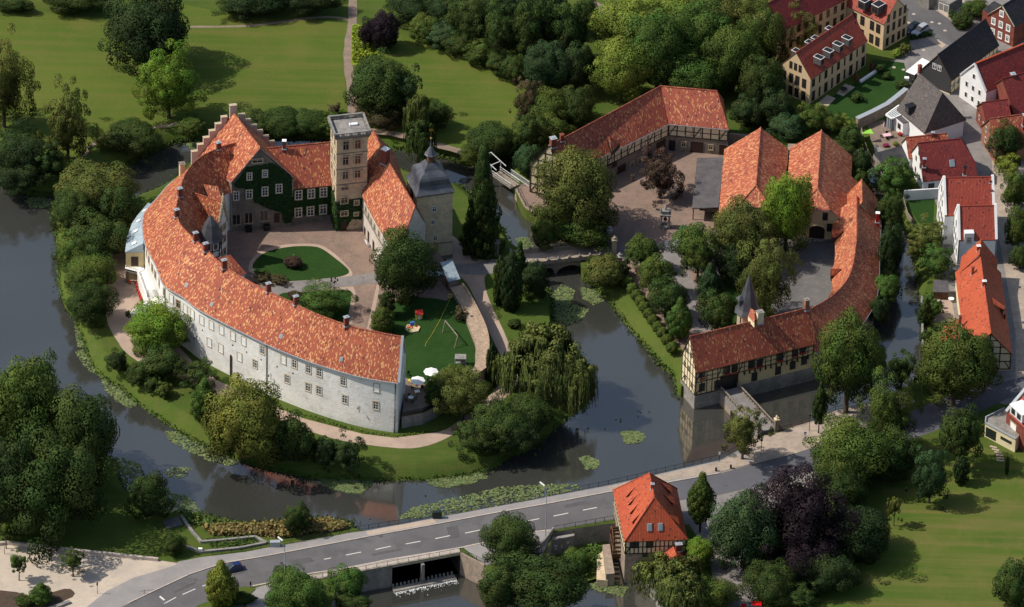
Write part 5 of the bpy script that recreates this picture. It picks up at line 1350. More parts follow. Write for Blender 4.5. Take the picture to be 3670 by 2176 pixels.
# L shaped half-timbered stable
zr, ze = 12.8, 6.8
Rl = [W2(*p, zr) for p in [(1972, 521), (2368, 309), (2606, 330)]]; El = [W2(*p, ze) for p in [(2037, 622), (2398, 445), (2612, 465)]]
st, sr, SF, SB, sbk, szb = strip_house('stable_range', 'long bent half-timbered stable with speckled red roof behind the upper courtyard', Rl, El, zr, ze, 0, 4.6, 'sand_dark', 'tile2', 'stable', ends=(None, 2.2))
ww = [Wall(SF[0], SF[1]), Wall(SF[1], SF[2]), Wall(SB[0], SF[0], (Rl[0] - Rl[1]))]
for wl, n_ in ((ww[0], 15), (ww[1], 7)):
    m = MB(); m.face([wl.pt(0, 3.7, .04), wl.pt(wl.L, 3.7, .04), wl.pt(wl.L, 6.9, .04), wl.pt(0, 6.9, .04)]); m.build('plaster_panel', 'plaster_pale', st)
    m = MB()
    for k in range(n_ + 1): u = .12 + (wl.L - .24) * k / n_; wl.beam(m, u, 3.7, u, 6.8, .24, .04)
    for z in (3.75, 5.1, 6.7): wl.beam(m, 0, z, wl.L, z, .22 if z != 5.1 else .14, .05)
    for k in range(0, n_, 3): u = .12 + (wl.L - .24) * k / n_; wl.beam(m, u, 3.8, u + wl.L / n_ * .9, 6.6, .2, .045)
    m.build('timber_frame', 'timber', st)
for x, y, w_, h_, s_ in [(1080, 860, 1.5, 1.6, 'dark'), (1245, 775, 1.4, 1.7, 'dark'), (1290, 780, 1.6, 2.4, 'door'), (1382, 698, 1.4, 1.6, 'dark'), (950, 945, 1.4, 1.6, 'dark'), (995, 945, 1.5, 2.4, 'door'), (1057, 1020, 2.4, 3.0, 'door'), (1405, 805, 2.8, 3.0, 'door'), (1305, 880, 1.2, 2.2, 'dark'), (1220, 930, .9, 1.5, 'mull'), (1152, 965, .9, 1.5, 'mull'), (970, 1065, 1.0, 1.6, 'mull')]:
    pwin(ww[0], st, *c18(x, y), w_, h_, s_, 'window' if s_ != 'door' else 'door')
for x, y, w_, h_, s_ in [(1722, 672, 1.9, 2.3, 'door'), (1725, 818, 2.8, 3.2, 'door'), (1505, 795, 1.4, 2.6, 'dark'), (1608, 785, .9, 1.2, 'mull'), (1848, 812, .9, 1.2, 'mull'), (1953, 838, 1.5, 2.8, 'door'), (1645, 685, 1.1, 1.0, 'blind')]:
    pwin(ww[1], st, *c18(x, y), w_, h_, s_, 'window' if s_ != 'door' else 'door')
g = ww[2]; m = MB(); m.face([g.pt(0, .2, .03), g.pt(g.L, .2, .03), g.pt(g.L, szb[0], .03), g.pt(g.L * .5, zr - .3, .03), g.pt(0, ze, .03)]); m.build('plaster_panel', 'plaster_pale', st)
gable_timber(g, (ze + szb[0]) / 2, zr - .2, .3, 5, 3, .22, th=.1).build('timber_frame', 'timber', st)
for u, z, w_, h_ in ((g.L * .45, 8.0, 1.2, 1.5), (g.L * .3, 5.2, 1.2, 1.6), (g.L * .7, 5.2, 1.2, 1.6), (g.L * .5, 2.0, 1.4, 2.2)): instance(win_mesh(w_, h_, 'dark')[0], 'window', st, g.mat(u, z, .06)); 
chimney(sr, xyz(W2(*c18(450, 790), 12.6), 12.3), 1.2, 1.2, 2.0, .4, 'brick', 'zinc'); chimney(sr, xyz(W2(*c18(527, 745), 12.8), 12.6), .7, .7, 1.5, .4, 'brick', 'brick')
dormer_px(sr, c18(930, 720), c18(955, 715), c18(970, 850), c18(1045, 775), 10.9, 8.7, wallm='dark', mat='tile2')

# double barn
def barn(name, label, ra, rb, el, er, zl, zrr, fronty):
    z = 10.0; A, B = W2(*ra, z), W2(*rb, z); d = (A - B).normalized(); run = 3.5
    root = thing(name, label, 'barn', xyz((A + B) / 2, 0)); Bf = B - d * run
    n = Vector((-d.y, d.x)); n = n if n.x < 0 else -n
    wl_, wr_ = abs((W2(*el[0], el[1]) - B).dot(n)), abs((W2(*er[0], er[1]) - B).dot(n))
    zL, zR = el[1], er[1]; mb = MB(); zh = 7.3
    kl = (z - zh) * wl_ / (z - zL); kr = (z - zh) * wr_ / (z - zR)
    G = Bf - d * .35
    slab(mb, [xyz(A + n * wl_, zL), xyz(G + n * wl_, zL), xyz(G + n * kl, zh), xyz(B, z), xyz(A, z)], .16, 0, 1)
    slab(mb, [xyz(A - n * wr_, zR), xyz(G - n * wr_, zR), xyz(G - n * kr, zh), xyz(B, z), xyz(A, z)], .16, 0, 1)
    slab(mb, [xyz(G + n * (kl + .15), zh - .08), xyz(G - n * (kr + .15), zh - .08), xyz(B, z)], .16, 0, 1)
    rf = mb.build('roof', ['tile_barn', 'zinc'], root)
    m = MB(); ridge_line(m, [xyz(A, z + .05), xyz(B, z + .05), ], .16); ridge_line(m, [xyz(B, z + .05), xyz(G + n * kl, zh + .05)], .13); ridge_line(m, [xyz(B, z + .05), xyz(G - n * kr, zh + .05)], .13); m.build('ridge_tiles', 'tile_barn', rf)
    m = MB(); a, b = Bf + n * (wl_ - .4), Bf - n * (wr_ - .3)
    m.face([xyz(a, -.3), xyz(b, -.3), xyz(b, zR + .1), xyz(Bf - n * kr, zh - .2), xyz(Bf + n * kl, zh - .2), xyz(a, zL + .1)])
    a2, b2 = A + n * (wl_ - .4), A - n * (wr_ - .4)
    m.face([xyz(a2, -.3), xyz(b2, -.3), xyz(b2, zR), xyz(A, z - .2), xyz(a2, zL)]); m.face([xyz(a, -.3), xyz(a2, -.3), xyz(a2, zL), xyz(a, zL)]); m.face([xyz(b, -.3), xyz(b2, -.3), xyz(b2, zR), xyz(b, zR)])
    m.build('wall', 'plaster', root); return root, rf, Wall(a, b)
b1, b1r, BW1 = barn('riding_barn', 'left of two parallel barns with big orange hipped roofs, dark shed roof beside it', (2726, 457), (2709, 666), ((2595, 544), 4.0), ((2824, 533), 5.2), 0, 0, 0)
b2, b2r, BW2 = barn('riding_barn', 'right of two parallel barns with big orange hipped roofs, yellow front with arched gate', (2944, 467), (2929, 677), ((2831, 533), 5.2), ((3056, 552), 4.0), 0, 0, 0)
m = MB(); p0, p1 = W(3056, 560, 4.0), W(3054, 632, 4.0); q0, q1 = W(3030, 600, 5), W(3078, 655, 3.2)
q = W2(3078, 650, 3.0); pA = W2(3054, 632, 4.0); pB = W2(3040, 700, 4.0); pC = W2(3020, 790, 3.2)
slab(m, [xyz(W2(3080, 655, 2.6), 2.6), xyz(W2(3070, 790, 2.6), 2.6), xyz(W2(3000, 765, 4.6), 4.6), xyz(W2(3034, 620, 4.9), 4.9)], .12, 0, 0); m.build('lean_to_roof', 'tile_barn', b2)
for x, y, w_, h_, s_ in [(1503, 930, 1.1, 1.9, 'arch'), (1540, 1028, 1.1, 2.0, 'arch')]: pwin(BW2, b2, *c235(x, y), w_, h_, 'dark')
b = BW2.at(*c235(1430, 1050)); m = MB(); pts = [(-1.6, .05), (1.6, .05), (1.6, 2.2)] + [(1.6 * math.cos(math.pi * k / 8), 2.2 + 1.0 * math.sin(math.pi * k / 8)) for k in range(1, 8)] + [(-1.6, 2.2)]
mm = BW2.mat(b[0], 0); m.face([mm @ Vector((p[0], .04, p[1])) for p in pts]); gg = m.build('door', 'darkdoor', b2)
m = MB()
for k in range(8):
    t0, t1 = math.pi * k / 8, math.pi * (k + 1) / 8
    m.bar(mm @ Vector((1.75 * math.cos(t0), .08, 2.2 + 1.1 * math.sin(t0))), mm @ Vector((1.75 * math.cos(t1), .08, 2.2 + 1.1 * math.sin(t1))), .3, .15)
m.build('door_arch', 'sand', gg)
# open shed
sh = thing('open_shed', 'open-sided shed with flat dark grey roof leaning on the left barn', 'shed', xyz(W2(2530, 700, 0), 0))
P = [W(2498, 566, 3.2), W(2594, 563, 3.9), W(2575, 743, 3.9), W(2480, 747, 3.2)]; m = MB(); slab(m, P, .22); m.build('roof', 'flatroof', sh)
m = MB()
for k in range(5):
    p = P[0] + (P[3] - P[0]) * (.03 + .94 * k / 4); p = p + Vector((.3, 0, 0)); m.box((p.x, p.y, 1.5), (.2, .2, 3.1))
m.build('post', 'timber', sh)
m = MB(); a, b = W2(2506, 747, 3.2), W2(2574, 745, 3.9); m.face([xyz(a, 2.7), xyz(b, 2.7), xyz(b, 3.6), xyz(a, 3.1)])
a2, b2_ = P[0] + (P[1] - P[0]) * .9, P[3] + (P[2] - P[3]) * .96; m.face([xyz(a2, 0), xyz(b2_, 0), xyz(b2_, 3.6), xyz(a2, 3.6)]); a3 = P[0] + (P[1] - P[0]) * .1; m.face([xyz(a3, 0), xyz(a2, 0), xyz(a2, 3.6), xyz(a3, 3.1)]); m.build('wall', 'timber', sh)
hp = MB(); a, b = W2(2826, 520, 4), W2(2862, 545, 4); hp.box(((a + b).x / 2, (a + b).y / 2, 2.2), (2.4, 2.4, 4.4)); tag(hp.build('valley_shed', 'greywood'), 'tiny grey corrugated lean-to squeezed between the two barns at the back', 'shed')
cw = MB(); a, b = W2(2614, 478, 2.4), W2(2710, 488, 2.4); cw.bar(xyz(a, 1.2), xyz(b, 1.2), .4, 2.4); tag(cw.build('yard_wall', 'stonewall'), 'plain yard wall joining the stable to the left barn', 'wall')

# curved east range
ridge = [(3070, 701), (3071, 780), (3070, 850), (3066, 890), (3056, 955), (3036, 1004), (3000, 1046), (2960, 1078), (2904, 1108)]
zrl = [8.6, 8.6, 8.6, 8.7, 8.9, 9.3, 9.9, 10.5, 11.0]
outer_e = [(3157, 773), (3156, 831), (3152, 900), (3152, 950), (3150, 1000), (3144, 1056), (3120, 1118), (3060, 1190), (2918, 1268)]
Rq = [W2(p[0], p[1], z) for p, z in zip(ridge, zrl)]; zo = [3.4, 3.4, 3.4, 3.4, 3.4, 3.4, 3.5, 3.8, 4.4]; Eo = [W2(p[0], p[1], z) for p, z in zip(outer_e, zo)]
Rs = smooth([tuple(p) + (z,) for p, z in zip(Rq, zrl)], 4, False); Es = smooth([tuple(p) + (z,) for p, z in zip(Eo, zo)], 4, False)
er_, err, EF, EB, ebk, ezb = strip_house('east_range', 'long curved range with snaking orange ridge between barns and gatehouse', [Vector(p[:2]) for p in Rs], [Vector(p[:2]) for p in Es], [p[2] for p in Rs], [p[2] for p in Es], -2.2, 5.0, 'concrete', 'tile_barn', 'courtyard range')
for tp, lw, zt, zl in [((c235(1560, 1048), c235(1665, 1048)), (c235(1562, 1115), c235(1612, 1113)), 6.6, 5.2), ((c235(1550, 1392), c235(1645, 1392)), (c235(1552, 1455), c235(1592, 1453)), 6.6, 5.2)]:
    dormer_px(err, tp[0], tp[1], lw[0], lw[1], zt, zl, 'dormer', 'tile2', wallm='darkdoor', wl=1.3)
chimney(err, W(3144, 795, 5.0), .7, .7, 2.2, 0, 'red', 'canvas')
hp2 = house_px('range_end', 'short steep tiled roof section behind the north end of the curved range', (3088, 636), (3090, 724), 8.8, (3140, 719), 3.6, roofm='tile_barn', wallm='plaster', cat='courtyard range', hipA=(1.0, 3.6))
wlE = [Wall(a, b, (a - c)) for a, b, c in zip(EF[:-1], EF[1:], ebk[:-1])]
for x, y in [(1750, 455), (1372, 790), (1738, 500)]: pwin(wlE, er_, *c23(x, y), 1.1, 1.4, 'dark')

# gatehouse on the water
zr, ze = 13.2, 7.15
A, Bq = W2(2475, 1207, zr), W2(2899, 1105, zr); E = W2(2496, 1325, ze); d = (Bq - A).normalized(); w_ = abs(d.cross(E - A))
gh2, ghr2, G, gi = house('gatehouse', 'half-timbered moat gatehouse with cream panels, red roof and arched passage over the water', A, Bq, zr, w_, ze, z0=.6, over=.35, wallm='plaster', roofm='tile2', cat='gatehouse')
fA, fB = A + gi['n'] * w_, Bq + gi['n'] * w_; bA, bB = A - gi['n'] * w_, Bq - gi['n'] * w_; gf = G['f']
def gu(x, y): return gf.at(*c23(x, y))
u0, u1 = gu(600, 1000)[0], gu(725, 990)[0]      # passage
m = MB()
for ua, ub in ((0, u0), (u1, gf.L)):
    a, b = gf.pt(ua - (.15 if ua == 0 else 0), 0, .15), gf.pt(ub + (.1 if ub == gf.L else 0), 0, .15); a2, b2_ = a - xyz(gi['n'], 0) * (2 * w_ + .3), b - xyz(gi['n'], 0) * (2 * w_ + .3)
    m.prism([a.xy, b.xy, b2_.xy, a2.xy], ZW - .4, .7)
m.build('plinth', 'concrete', gh2)
m = MB(); a = gf.pt(u0, 0, .03); m.box(((u0 + u1) / 2, .03, 2.1), (1, 1, 1)) if False else None
m.face([gf.pt(u0, .1, .03), gf.pt(u1, .1, .03), gf.pt(u1, 3.7, .03), gf.pt(u0, 3.7, .03)]); gt2 = m.build('gate_passage', 'dark', gh2)  # flat black sheet stands in for the shade inside the passage
m = MB(); a, b = gf.pt(u0, 0, .05), gf.pt(u1, 0, .05); ia, ib = a - xyz(gi['n'], 0) * 3, b - xyz(gi['n'], 0) * 3
m = MB(); gf.beam(m, u0, .2, u0, 3.9, .3, .04, .1); gf.beam(m, u1, .2, u1, 3.9, .3, .04, .1); gf.beam(m, u0 - .3, 3.8, u1 + .3, 3.8, .35, .04, .1); m.build('passage_frame', 'timber', gt2)
m = MB(); uu = gu(725, 1000)[0]
for k in range(23):
    u = .12 + (gf.L - .24) * k / 22; gf.beam(m, u, 3.9, u, 7.0, .15, .02)
    if u < u0: gf.beam(m, u, .8, u, 3.9, .16, .02)
for z in (3.95, 5.0, 6.0, 6.95): gf.beam(m, 0, z, gf.L, z, .18 if z in (3.95, 6.95) else .09, .03)
gf.beam(m, 0, .85, u0, .85, .22, .03); gf.beam(m, .1, 1.0, 1.4, 2.4, .2, .03)
for k in range(0, 22, 4): u = .12 + (gf.L - .24) * k / 22; gf.beam(m, u, 4.1, u + 1.1, 6.8, .18, .025)
m.build('timber_frame', 'timber', gh2)
m = MB()
for k in range(9, 23, 1):
    u = .12 + (gf.L - .24) * k / 22
    if u > u1 + .3: m = MB(); m.box((0, .15, 0), (.2, .4, .7), mat=gf.mat(u, 3.5)); m.build('bracket', 'timber', gh2)
for x, y in [(460, 930), (648, 900), (705, 888), (832, 860), (895, 848), (1052, 802), (1165, 765), (1222, 740)]: pwin(gf, gh2, *c23(x, y), 1.35, 1.9, 'dark')
for x, y, hh in [(457, 1035, 2.0), (572, 1015, 2.2), (855, 955, 2.1), (1035, 908, 2.0), (1146, 867, 2.0), (1233, 832, 2.0)]: pwin(gf, gh2, *c23(x, y), 1.3, hh, 'dark')
m = MB()
for x, y in [(460, 970), (648, 935), (705, 925), (832, 893), (895, 883), (1052, 838), (1165, 800), (1222, 775)]:
    b = gf.at(*c23(x, y)); m2 = MB(); m2.box((0, .18, 0), (1.3, .25, .22), mat=gf.mat(b[0], b[1])); m2.box((0, .2, .15), (1.2, .2, .12), mat=gf.mat(b[0], b[1]), mi=1); m2.build('flower_box', ['wood', 'red'], gh2)
ga_ = G['A']; m = gable_timber(ga_, ze, zr - .2, .8, 5, 3, .14, th=.1); m.build('timber_frame', 'timber', gh2)
m = MB(); m.face([ga_.pt(0, .7, .02), ga_.pt(ga_.L, .7, .02), ga_.pt(ga_.L, ze, .02), ga_.pt(ga_.L / 2, zr - .2, .02), ga_.pt(0, ze, .02)]); m.build('plaster_panel', 'plaster_pale', gh2)  # paler plaster puts the gable's sunlight into its colour
for u, z in ((2.3, 9.2), (4.4, 9.2), (3, 5.4), (1.6, 2.4), (5, 5.4), (4.6, 2.4)): instance(win_mesh(.8, 1.2, 'dark')[0], 'window', gh2, ga_.mat(min(u, ga_.L - .8), z, .05)); 
chimney(ghr2, xyz(W2(2722, 1150, 13), 12.6), 1.3, 1.1, 2.6, .4, 'plaster_pale', 'grey_stone'); chimney(ghr2, xyz(W2(2890, 1106, 13.2), 13.0), .9, .9, 2.4, .4, 'brick_pale', 'grey_stone')
dormer_px(ghr2, c23(828, 435), c23(860, 455), c23(808, 490), c23(856, 545), 15.0, 14.2, 'dormer', 'tile2', wallm='plaster_pale')
# spire turret
tc = W2(2679, 1110, 12.2)
tt = thing('spire_turret', 'slender stair turret with pointed dark slate spire behind the gatehouse roof', 'turret', xyz(tc, 0))
m = MB(); m.lathe((tc.x, tc.y, 0), [(2.75, 12.0), (2.25, 12.9), (1.55, 15.5), (.8, 18.2), (.08, 20.6), (.03, 22.3), (0, 22.3)], 8, .3, sm=False); m.lathe((tc.x, tc.y, 0), [(2.6, 11.95), (2.3, 12.0)], 8, .3); tr2 = m.build('roof', 'slate', tt)
m = MB(); m.lathe((tc.x, tc.y, 0), [(2.15, -.3), (2.15, 12.1)], 8, .3, sm=False); m.build('wall', 'frame_stone', tt)
m = MB(); q = tc + Vector((-1.5, -.7)); m.box((q.x, q.y, 14.6), (.9, .9, 1.4), .4); m.lathe((q.x, q.y, 15.3), [(.75, 0), (0, .9)], 4, .4); m.build('roof_lantern', 'slate', tr2)
for a0 in (-2.2, -1.4):
    p = tc + Vector((math.cos(a0), math.sin(a0))) * 2.0; wl = Wall(p + Vector((-math.sin(a0), math.cos(a0))) * -.6, p + Vector((-math.sin(a0), math.cos(a0))) * .6, p - tc); wl.window(tt, .6, 10.6, .7, 1.3, 'brown'); wl.window(tt, .6, 6.6, .7, 1.3, 'brown')

# bridge in front of the gatehouse
def balustrade(mb, a, b, z0, z1, n, h=1.0):
    for k in range(n + 1):
        p = a + (b - a) * k / n; z = z0 + (z1 - z0) * k / n; mb.box((p.x, p.y, z + h * .45), (.16, .16, h * .8))
    mb.bar(xyz(a, z0 + h), xyz(b, z1 + h), .32, .16); mb.bar(xyz(a, z0 + .08), xyz(b, z1 + .08), .32, .2)
pL0, pL1 = gf.pt(u0, 0, .3).xy, W2(2760, 1580, 0); pR0, pR1 = gf.pt(u1, 0, .3).xy, W2(2782, 1542, 0.1)
gb = thing('gate_bridge', 'stone bridge with balustrades crossing the moat to the gatehouse passage', 'bridge', xyz((pL0 + pR1) / 2, 0))
pL1 = pL0 + (pR1 - pR0) * .98
m = MB(); m.prism([pL0 + (pL0 - pR0).normalized() * .3, pR0 + (pR0 - pL0).normalized() * .3, pR1 + (pR0 - pL0).normalized() * .3, pL1 + (pL0 - pR0).normalized() * .3], -1.0, .55); m.build('deck', ['cobble_g'], gb)
m = MB(); a, b = pL0 + (pL0 - pR0).normalized() * .25, pL1 + (pL0 - pR0).normalized() * .25
m.prism([a, a + (pL1 - pL0).normalized() * 4.5, pR0 + (pL1 - pL0).normalized() * 4.5, pR0], ZW - .3, -.95); m.build('pier', 'stonewall', gb); m = MB(); m.prism([pL1 - (pL1 - pL0).normalized() * 4.5, pL1, pR1, pR1 - (pL1 - pL0).normalized() * 4.5], ZW - .3, -.95); m.build('pier', 'stonewall', gb)
for a, b in ((pL0, pL1), (pR0, pR1)):
    m = MB(); balustrade(m, a, b, .55, .5, 16); m.build('balustrade', 'sand_dark', gb)
for i, p in enumerate((pR1, pL1)):
    k = thing('gate_pillar', ['stone gate pillar with small capped top at the right end of the gatehouse bridge', 'dark weathered stone gate pillar with pointed finial behind the small tree at the gatehouse bridge'][i], 'pillar', xyz(p, 0))
    m = MB(); m.box((p.x, p.y, 1.3), (.8, .8, 2.8), .3); m.build('shaft', 'grey_stone' if i else 'sand_dark', k); m = MB(); m.box((p.x, p.y, 2.8), (1.05, 1.05, .25), .3); m.lathe((p.x, p.y, 2.9), [(.4, 0), (.15, .35), (.3, .6), (0, 1.0)], 8); m.build('cap', 'grey_stone' if i else 'sand', k)

# stone arch bridge between castle island and bailey
br = thing('arch_bridge', 'old stone bridge with two dark arches and post-topped parapets between castle and bailey', 'bridge', xyz(W2(2040, 920, 0), 0))
tl, trr, bl_, brr = W2(1830, 912, .4), W2(2172, 877, .4), W2(1850, 958, .4), W2(2190, 919, .4)
m = MB(); m.prism([tl, trr, brr, bl_], -.15, .38); m.build('deck', 'cobble_t', br)
fw_ = Wall(bl_, brr)
def ucol(x, y): return fw_.at(x, y)
m = MB(); arcs = [(ucol(1962, 985)[0], 1.55), (ucol(2042, 985)[0], 2.75)]
N_ = 60; 
for k in range(N_):
    ua, ub = fw_.L * k / N_, fw_.L * (k + 1) / N_; um = (ua + ub) / 2; zb = ZW - .3
    for c, rr in arcs:
        if abs(um - c) < rr: zb = ZW + 1.85 * math.sqrt(1 - ((um - c) / rr) ** 2)
    for off in (0, -(tl - bl_).length + .1):
        m.face([fw_.pt(ua, zb, off), fw_.pt(ub, zb, off), fw_.pt(ub, .3, off), fw_.pt(ua, .3, off)])
    dd = (tl - bl_).length - .1; m.face([fw_.pt(ua, zb, 0), fw_.pt(ub, zb, 0), fw_.pt(ub, zb, -dd), fw_.pt(ua, zb, -dd)])
m.build('arch_wall', 'sand_dark', br)
for a, b, n_ in ((bl_, brr, 9), (tl, trr, 10)):
    m = MB(); m.bar(xyz(a, .75), xyz(b, .75), .3, .8); m.bar(xyz(a, 1.2), xyz(b, 1.2), .42, .12)
    pr = m.build('parapet', 'stonewall', br); m = MB()
    for k in range(n_ + 1):
        p = a + (b - a) * k / n_; m = MB(); m.box((p.x, p.y, .9), (.45, .5, 1.3), .1); m.lathe((p.x, p.y, 1.55), [(.3, 0), (.22, .15), (0, .55)], 6); m.build('parapet_post', 'grey_stone', pr)
for i, (x, y, h, lab) in enumerate([(2183, 890, 4.6, 'tall ivy-topped stone gate pillar at the bailey end of the arch bridge, under the big tree'), (2200, 917, 3.9, 'pale stone gate pillar with urn top at the bailey end of the arch bridge'), (1779, 920, 3.6, 'dark stone pillar with urn beside the tall conifer at the island end of the bridge'), (2221, 940, 1.3, 'low stone bollard pillar where the hedge balls begin')]):
    p = W2(x, y, 0); k = thing('gate_pillar', lab, 'pillar', xyz(p, 0)); m = MB(); m.box((p.x, p.y, h / 2), (.85, .85, h), .15); m.build('shaft', 'grey_stone' if i != 1 else 'frame_stone', k)
    m = MB(); m.box((p.x, p.y, h + .12), (1.25, 1.25, .25), .15); m.lathe((p.x, p.y, h + .2), [(.55, 0), (.25, .2), (.45, .55), (.2, .8), (0, 1.0)], 10); m.build('cap', 'grey_stone' if i != 1 else 'frame_stone', k)
# stone well canopy
wc = W2(2383, 815, 0); wl_ = thing('well_canopy', 'small dark stone well canopy with arch and three pinnacles standing alone in the cobbled yard', 'well', xyz(wc, 0))
m = MB()
for sx in (-.85, .85):
    for sy in (-.6, .6): m.tube((wc.x + sx, wc.y + sy, 0), (wc.x + sx, wc.y + sy, 3.2), .2, .17, 8)
m.build('column', 'grey_stone', wl_)
m = MB(); m.box((wc.x, wc.y, 3.35), (2.3, 1.7, .35)); m.box((wc.x, wc.y, 3.9), (1.5, 1.2, .9))
for k in range(10):
    t0, t1 = math.pi * k / 10, math.pi * (k + 1) / 10; m.bar((wc.x + .9 * math.cos(t0), wc.y - .7, 2.6 + .8 * math.sin(t0)), (wc.x + .9 * math.cos(t1), wc.y - .7, 2.6 + .8 * math.sin(t1)), .25)
for sx in (-.95, 0, .95): m.lathe((wc.x + sx, wc.y, 3.5 + (.9 if sx == 0 else 0)), [(.25, 0), (.2, .5), (.28, .6), (0, 1.4)], 6)
m.build('canopy_top', 'grey_stone', wl_)
m = MB(); m.lathe((wc.x, wc.y, 0), [(1.0, 0), (1.0, .7), (.75, .75), (.75, .2), (0, .2)], 14); m.build('well_basin', 'grey_stone', wl_); m = MB(); m.lathe((wc.x, wc.y - .3, 2.3), [(0, -.35), (.32, -.25), (.38, 0), (.3, .3), (0, .45)], 8); m.build('hanging_lantern', 'dark', wl_)

M['offwhite'] = plain('worn_white_paint', (.58, .58, .56), .6)
qr = [W2(*p, 0) for p in [(1850, 676), (1882, 740), (1918, 764), (1975, 799), (2040, 848)]]; m = MB()
for a, b in zip(qr[:-1], qr[1:]):
    n_ = max(2, int((b - a).length / 1.6)); m.bar(xyz(a, 1.0), xyz(b, 1.0), .06); m.bar(xyz(a, .5), xyz(b, .5), .05)
    for k in range(n_): p = a + (b - a) * k / n_; m.tube(xyz(p, 0), xyz(p, 1.05), .05)
tag(m.build('quay_railing', 'dark'), 'thin dark railing along the quay edge left of the bailey', 'railing')
m = MB()
for a, b in zip(qr[:-1], qr[1:]): m.bar(xyz(a, -1.2), xyz(b, -1.2), .5, 2.6)
tag(m.build('quay_wall', 'stonewall'), 'stone quay wall dropping into the moat left of the bailey', 'wall')
db = thing('drawbridge', 'white wooden drawbridge with raised beams over the moat beside the dark conifer', 'drawbridge', xyz(W2(1800, 650, 0), 0))
a0, a1 = W2(1775, 618, .4), W2(1846, 668, .4); nd = (a1 - a0).normalized(); nn = Vector((-nd.y, nd.x)); m = MB()
a0 = a1 - nd * 6.5
m.prism([a0 - nn * 1.2, a1 - nn * 1.2, a1 + nn * 1.2, a0 + nn * 1.2], .15, .4); m.build('deck', 'greywood', db)
for sg in (-1, 1):
    m = MB(); p, q = a0 + nn * sg * 1.15, a1 + nn * sg * 1.15; m.bar(xyz(p, 1.45), xyz(q, 1.45), .1, .12); m.bar(xyz(p, .9), xyz(q, .9), .07, .08)
    for k in range(8): r = p + (q - p) * k / 7; m.box((r.x, r.y, .95), (.1, .1, 1.1))
    m.build('railing', 'offwhite', db)
    m = MB(); t = a0 + nn * sg * 1.3; m.box((t.x, t.y, .2), (.22, .22, 5.2)); m.box((t.x, t.y, -1.3), (.35, .35, 3)); m.build('post', 'offwhite', db)
    m = MB(); tip = t - nd * 3.4; m.bar(xyz(t + nd * 1.8, 2.5), xyz(tip, 3.3), .12, .16); m.build('lifting_beam', 'offwhite', db)
m = MB(); m.bar(xyz(a0 + nn * 1.3, 2.8), xyz(a0 - nn * 1.3, 2.8), .15); tip = a0 - nd * 3.3; m.bar(xyz(tip + nn * 1.3, 3.25), xyz(tip - nn * 1.3, 3.25), .12); m.build('cross_beam', 'offwhite', db)
wf = thing('white_fence', 'white picket fence on the quay next to the drawbridge', 'fence', xyz(W2(1880, 640, 0), 0)); m = MB(); a, b = W2(1832, 628, 0), W2(1896, 672, 0)
for k in range(22): p = a + (b - a) * k / 21; m.box((p.x, p.y, .75), (.12, .1, 1.5))
m.bar(xyz(a, 1.45), xyz(b, 1.45), .1); m.bar(xyz(a, .3), xyz(b, .3), .1); m.build('pickets', 'paintwhite', wf)
# ------------------------------------------------------------------ town houses, mill, road bridge
def c267(x, y): return 2670 + x / 2.473, y / 2.473
def c317(x, y): return 3170 + x / 3.71, 150 + y / 3.71
def c297(x, y): return 2970 + x / 2.969, 450 + y / 2.969
def c285(x, y): return 2970 + x / 2.7, 850 + y / 2.7
def c19(x, y): return 1900 + x / 2.503, 1600 + y / 2.503
def rows(W_, parent, us, zs, w, h, st):
    for z in zs:
        for u in us: W_.window(parent, W_.L * u, z, w, h, st)
def boxdormer(parent, px, py, zt, ax, w=1.35, dpt=2.0, h=1.6, lab='dormer'):
    """flat topped box dormer; ax = outward direction"""
    P = W(px, py, zt); a = Vector((ax[0], ax[1])).normalized(); rot = math.atan2(a.y, a.x) + math.pi / 2
    m = MB(); c = P.xy - a * (dpt / 2 - .3); m.box((c.x, c.y, zt - h / 2), (w, dpt, h), rot); o = m.build(lab, 'flatroof', parent)
    m = MB(); m.box((c.x, c.y, zt + .04), (w + .16, dpt + .12, .08), rot, mi=0); m.box((c.x, c.y, zt + .09), (w - .08, dpt - .12, .04), rot, mi=1); m.build('dormer_roof', ['paintwhite', 'dark'], o)
    t = Vector((-a.y, a.x)); q = c + a * (dpt / 2 + .01); wl = Wall(q - t * w / 2, q + t * w / 2, a); wl.window(o, w / 2, zt - h / 2, w - .4, h - .4, 'brown'); return o

apt = dict(zr=11.3, w=4.1, ze=6.5, wallm='plaster_apt', roofm='tile_new', cat='apartment house', over=.2, gov=.1)
h1, r1, H1, i1 = house_px('apartment_house', 'sand-coloured terraced apartment house with red roof and rows of box dormers above a small lawn', (2854, 190), (3056, 53), apt['zr'], (0, 0), 6.5, **{k: v for k, v in apt.items() if k not in ('zr', 'ze')})
for x, y in [(680, 515), (762, 455), (848, 398), (928, 343)]: boxdormer(r1, *c267(x, y), 10.0, i1['n'])
for x, y in [(440, 440), (555, 365), (610, 328), (735, 245)]: boxdormer(r1, *c267(x, y), 10.6, -i1['n'])
for k in range(9):
    u = .055 + .111 * k; H1['f'].window(h1, H1['f'].L * u, 4.9, 1.0 if k % 2 == 0 else .5, 2.0, 'brown'); H1['f'].window(h1, H1['f'].L * (u + .01), 1.5, 1.2 if k % 2 == 0 else .6, 2.5, 'brown')
for z in (1.5, 4.6): rows(H1['A'], h1, (.2, .42, .62, .85), (z,), 1.1, 2.3, 'brown')
rows(H1['A'], h1, (.35, .5, .65), (7.8,), .8, 1.8, 'brown')
h2, r2, H2, i2 = house_px('apartment_house', 'sand-coloured apartment house with orange roof and two dormers beside the parked cars', (3216, -3), (3078, -72), 11.4, (0, 0), 6.9, w=4.0, wallm='plaster_apt', roofm='tile_new', cat='apartment house', over=.2, gov=.1)
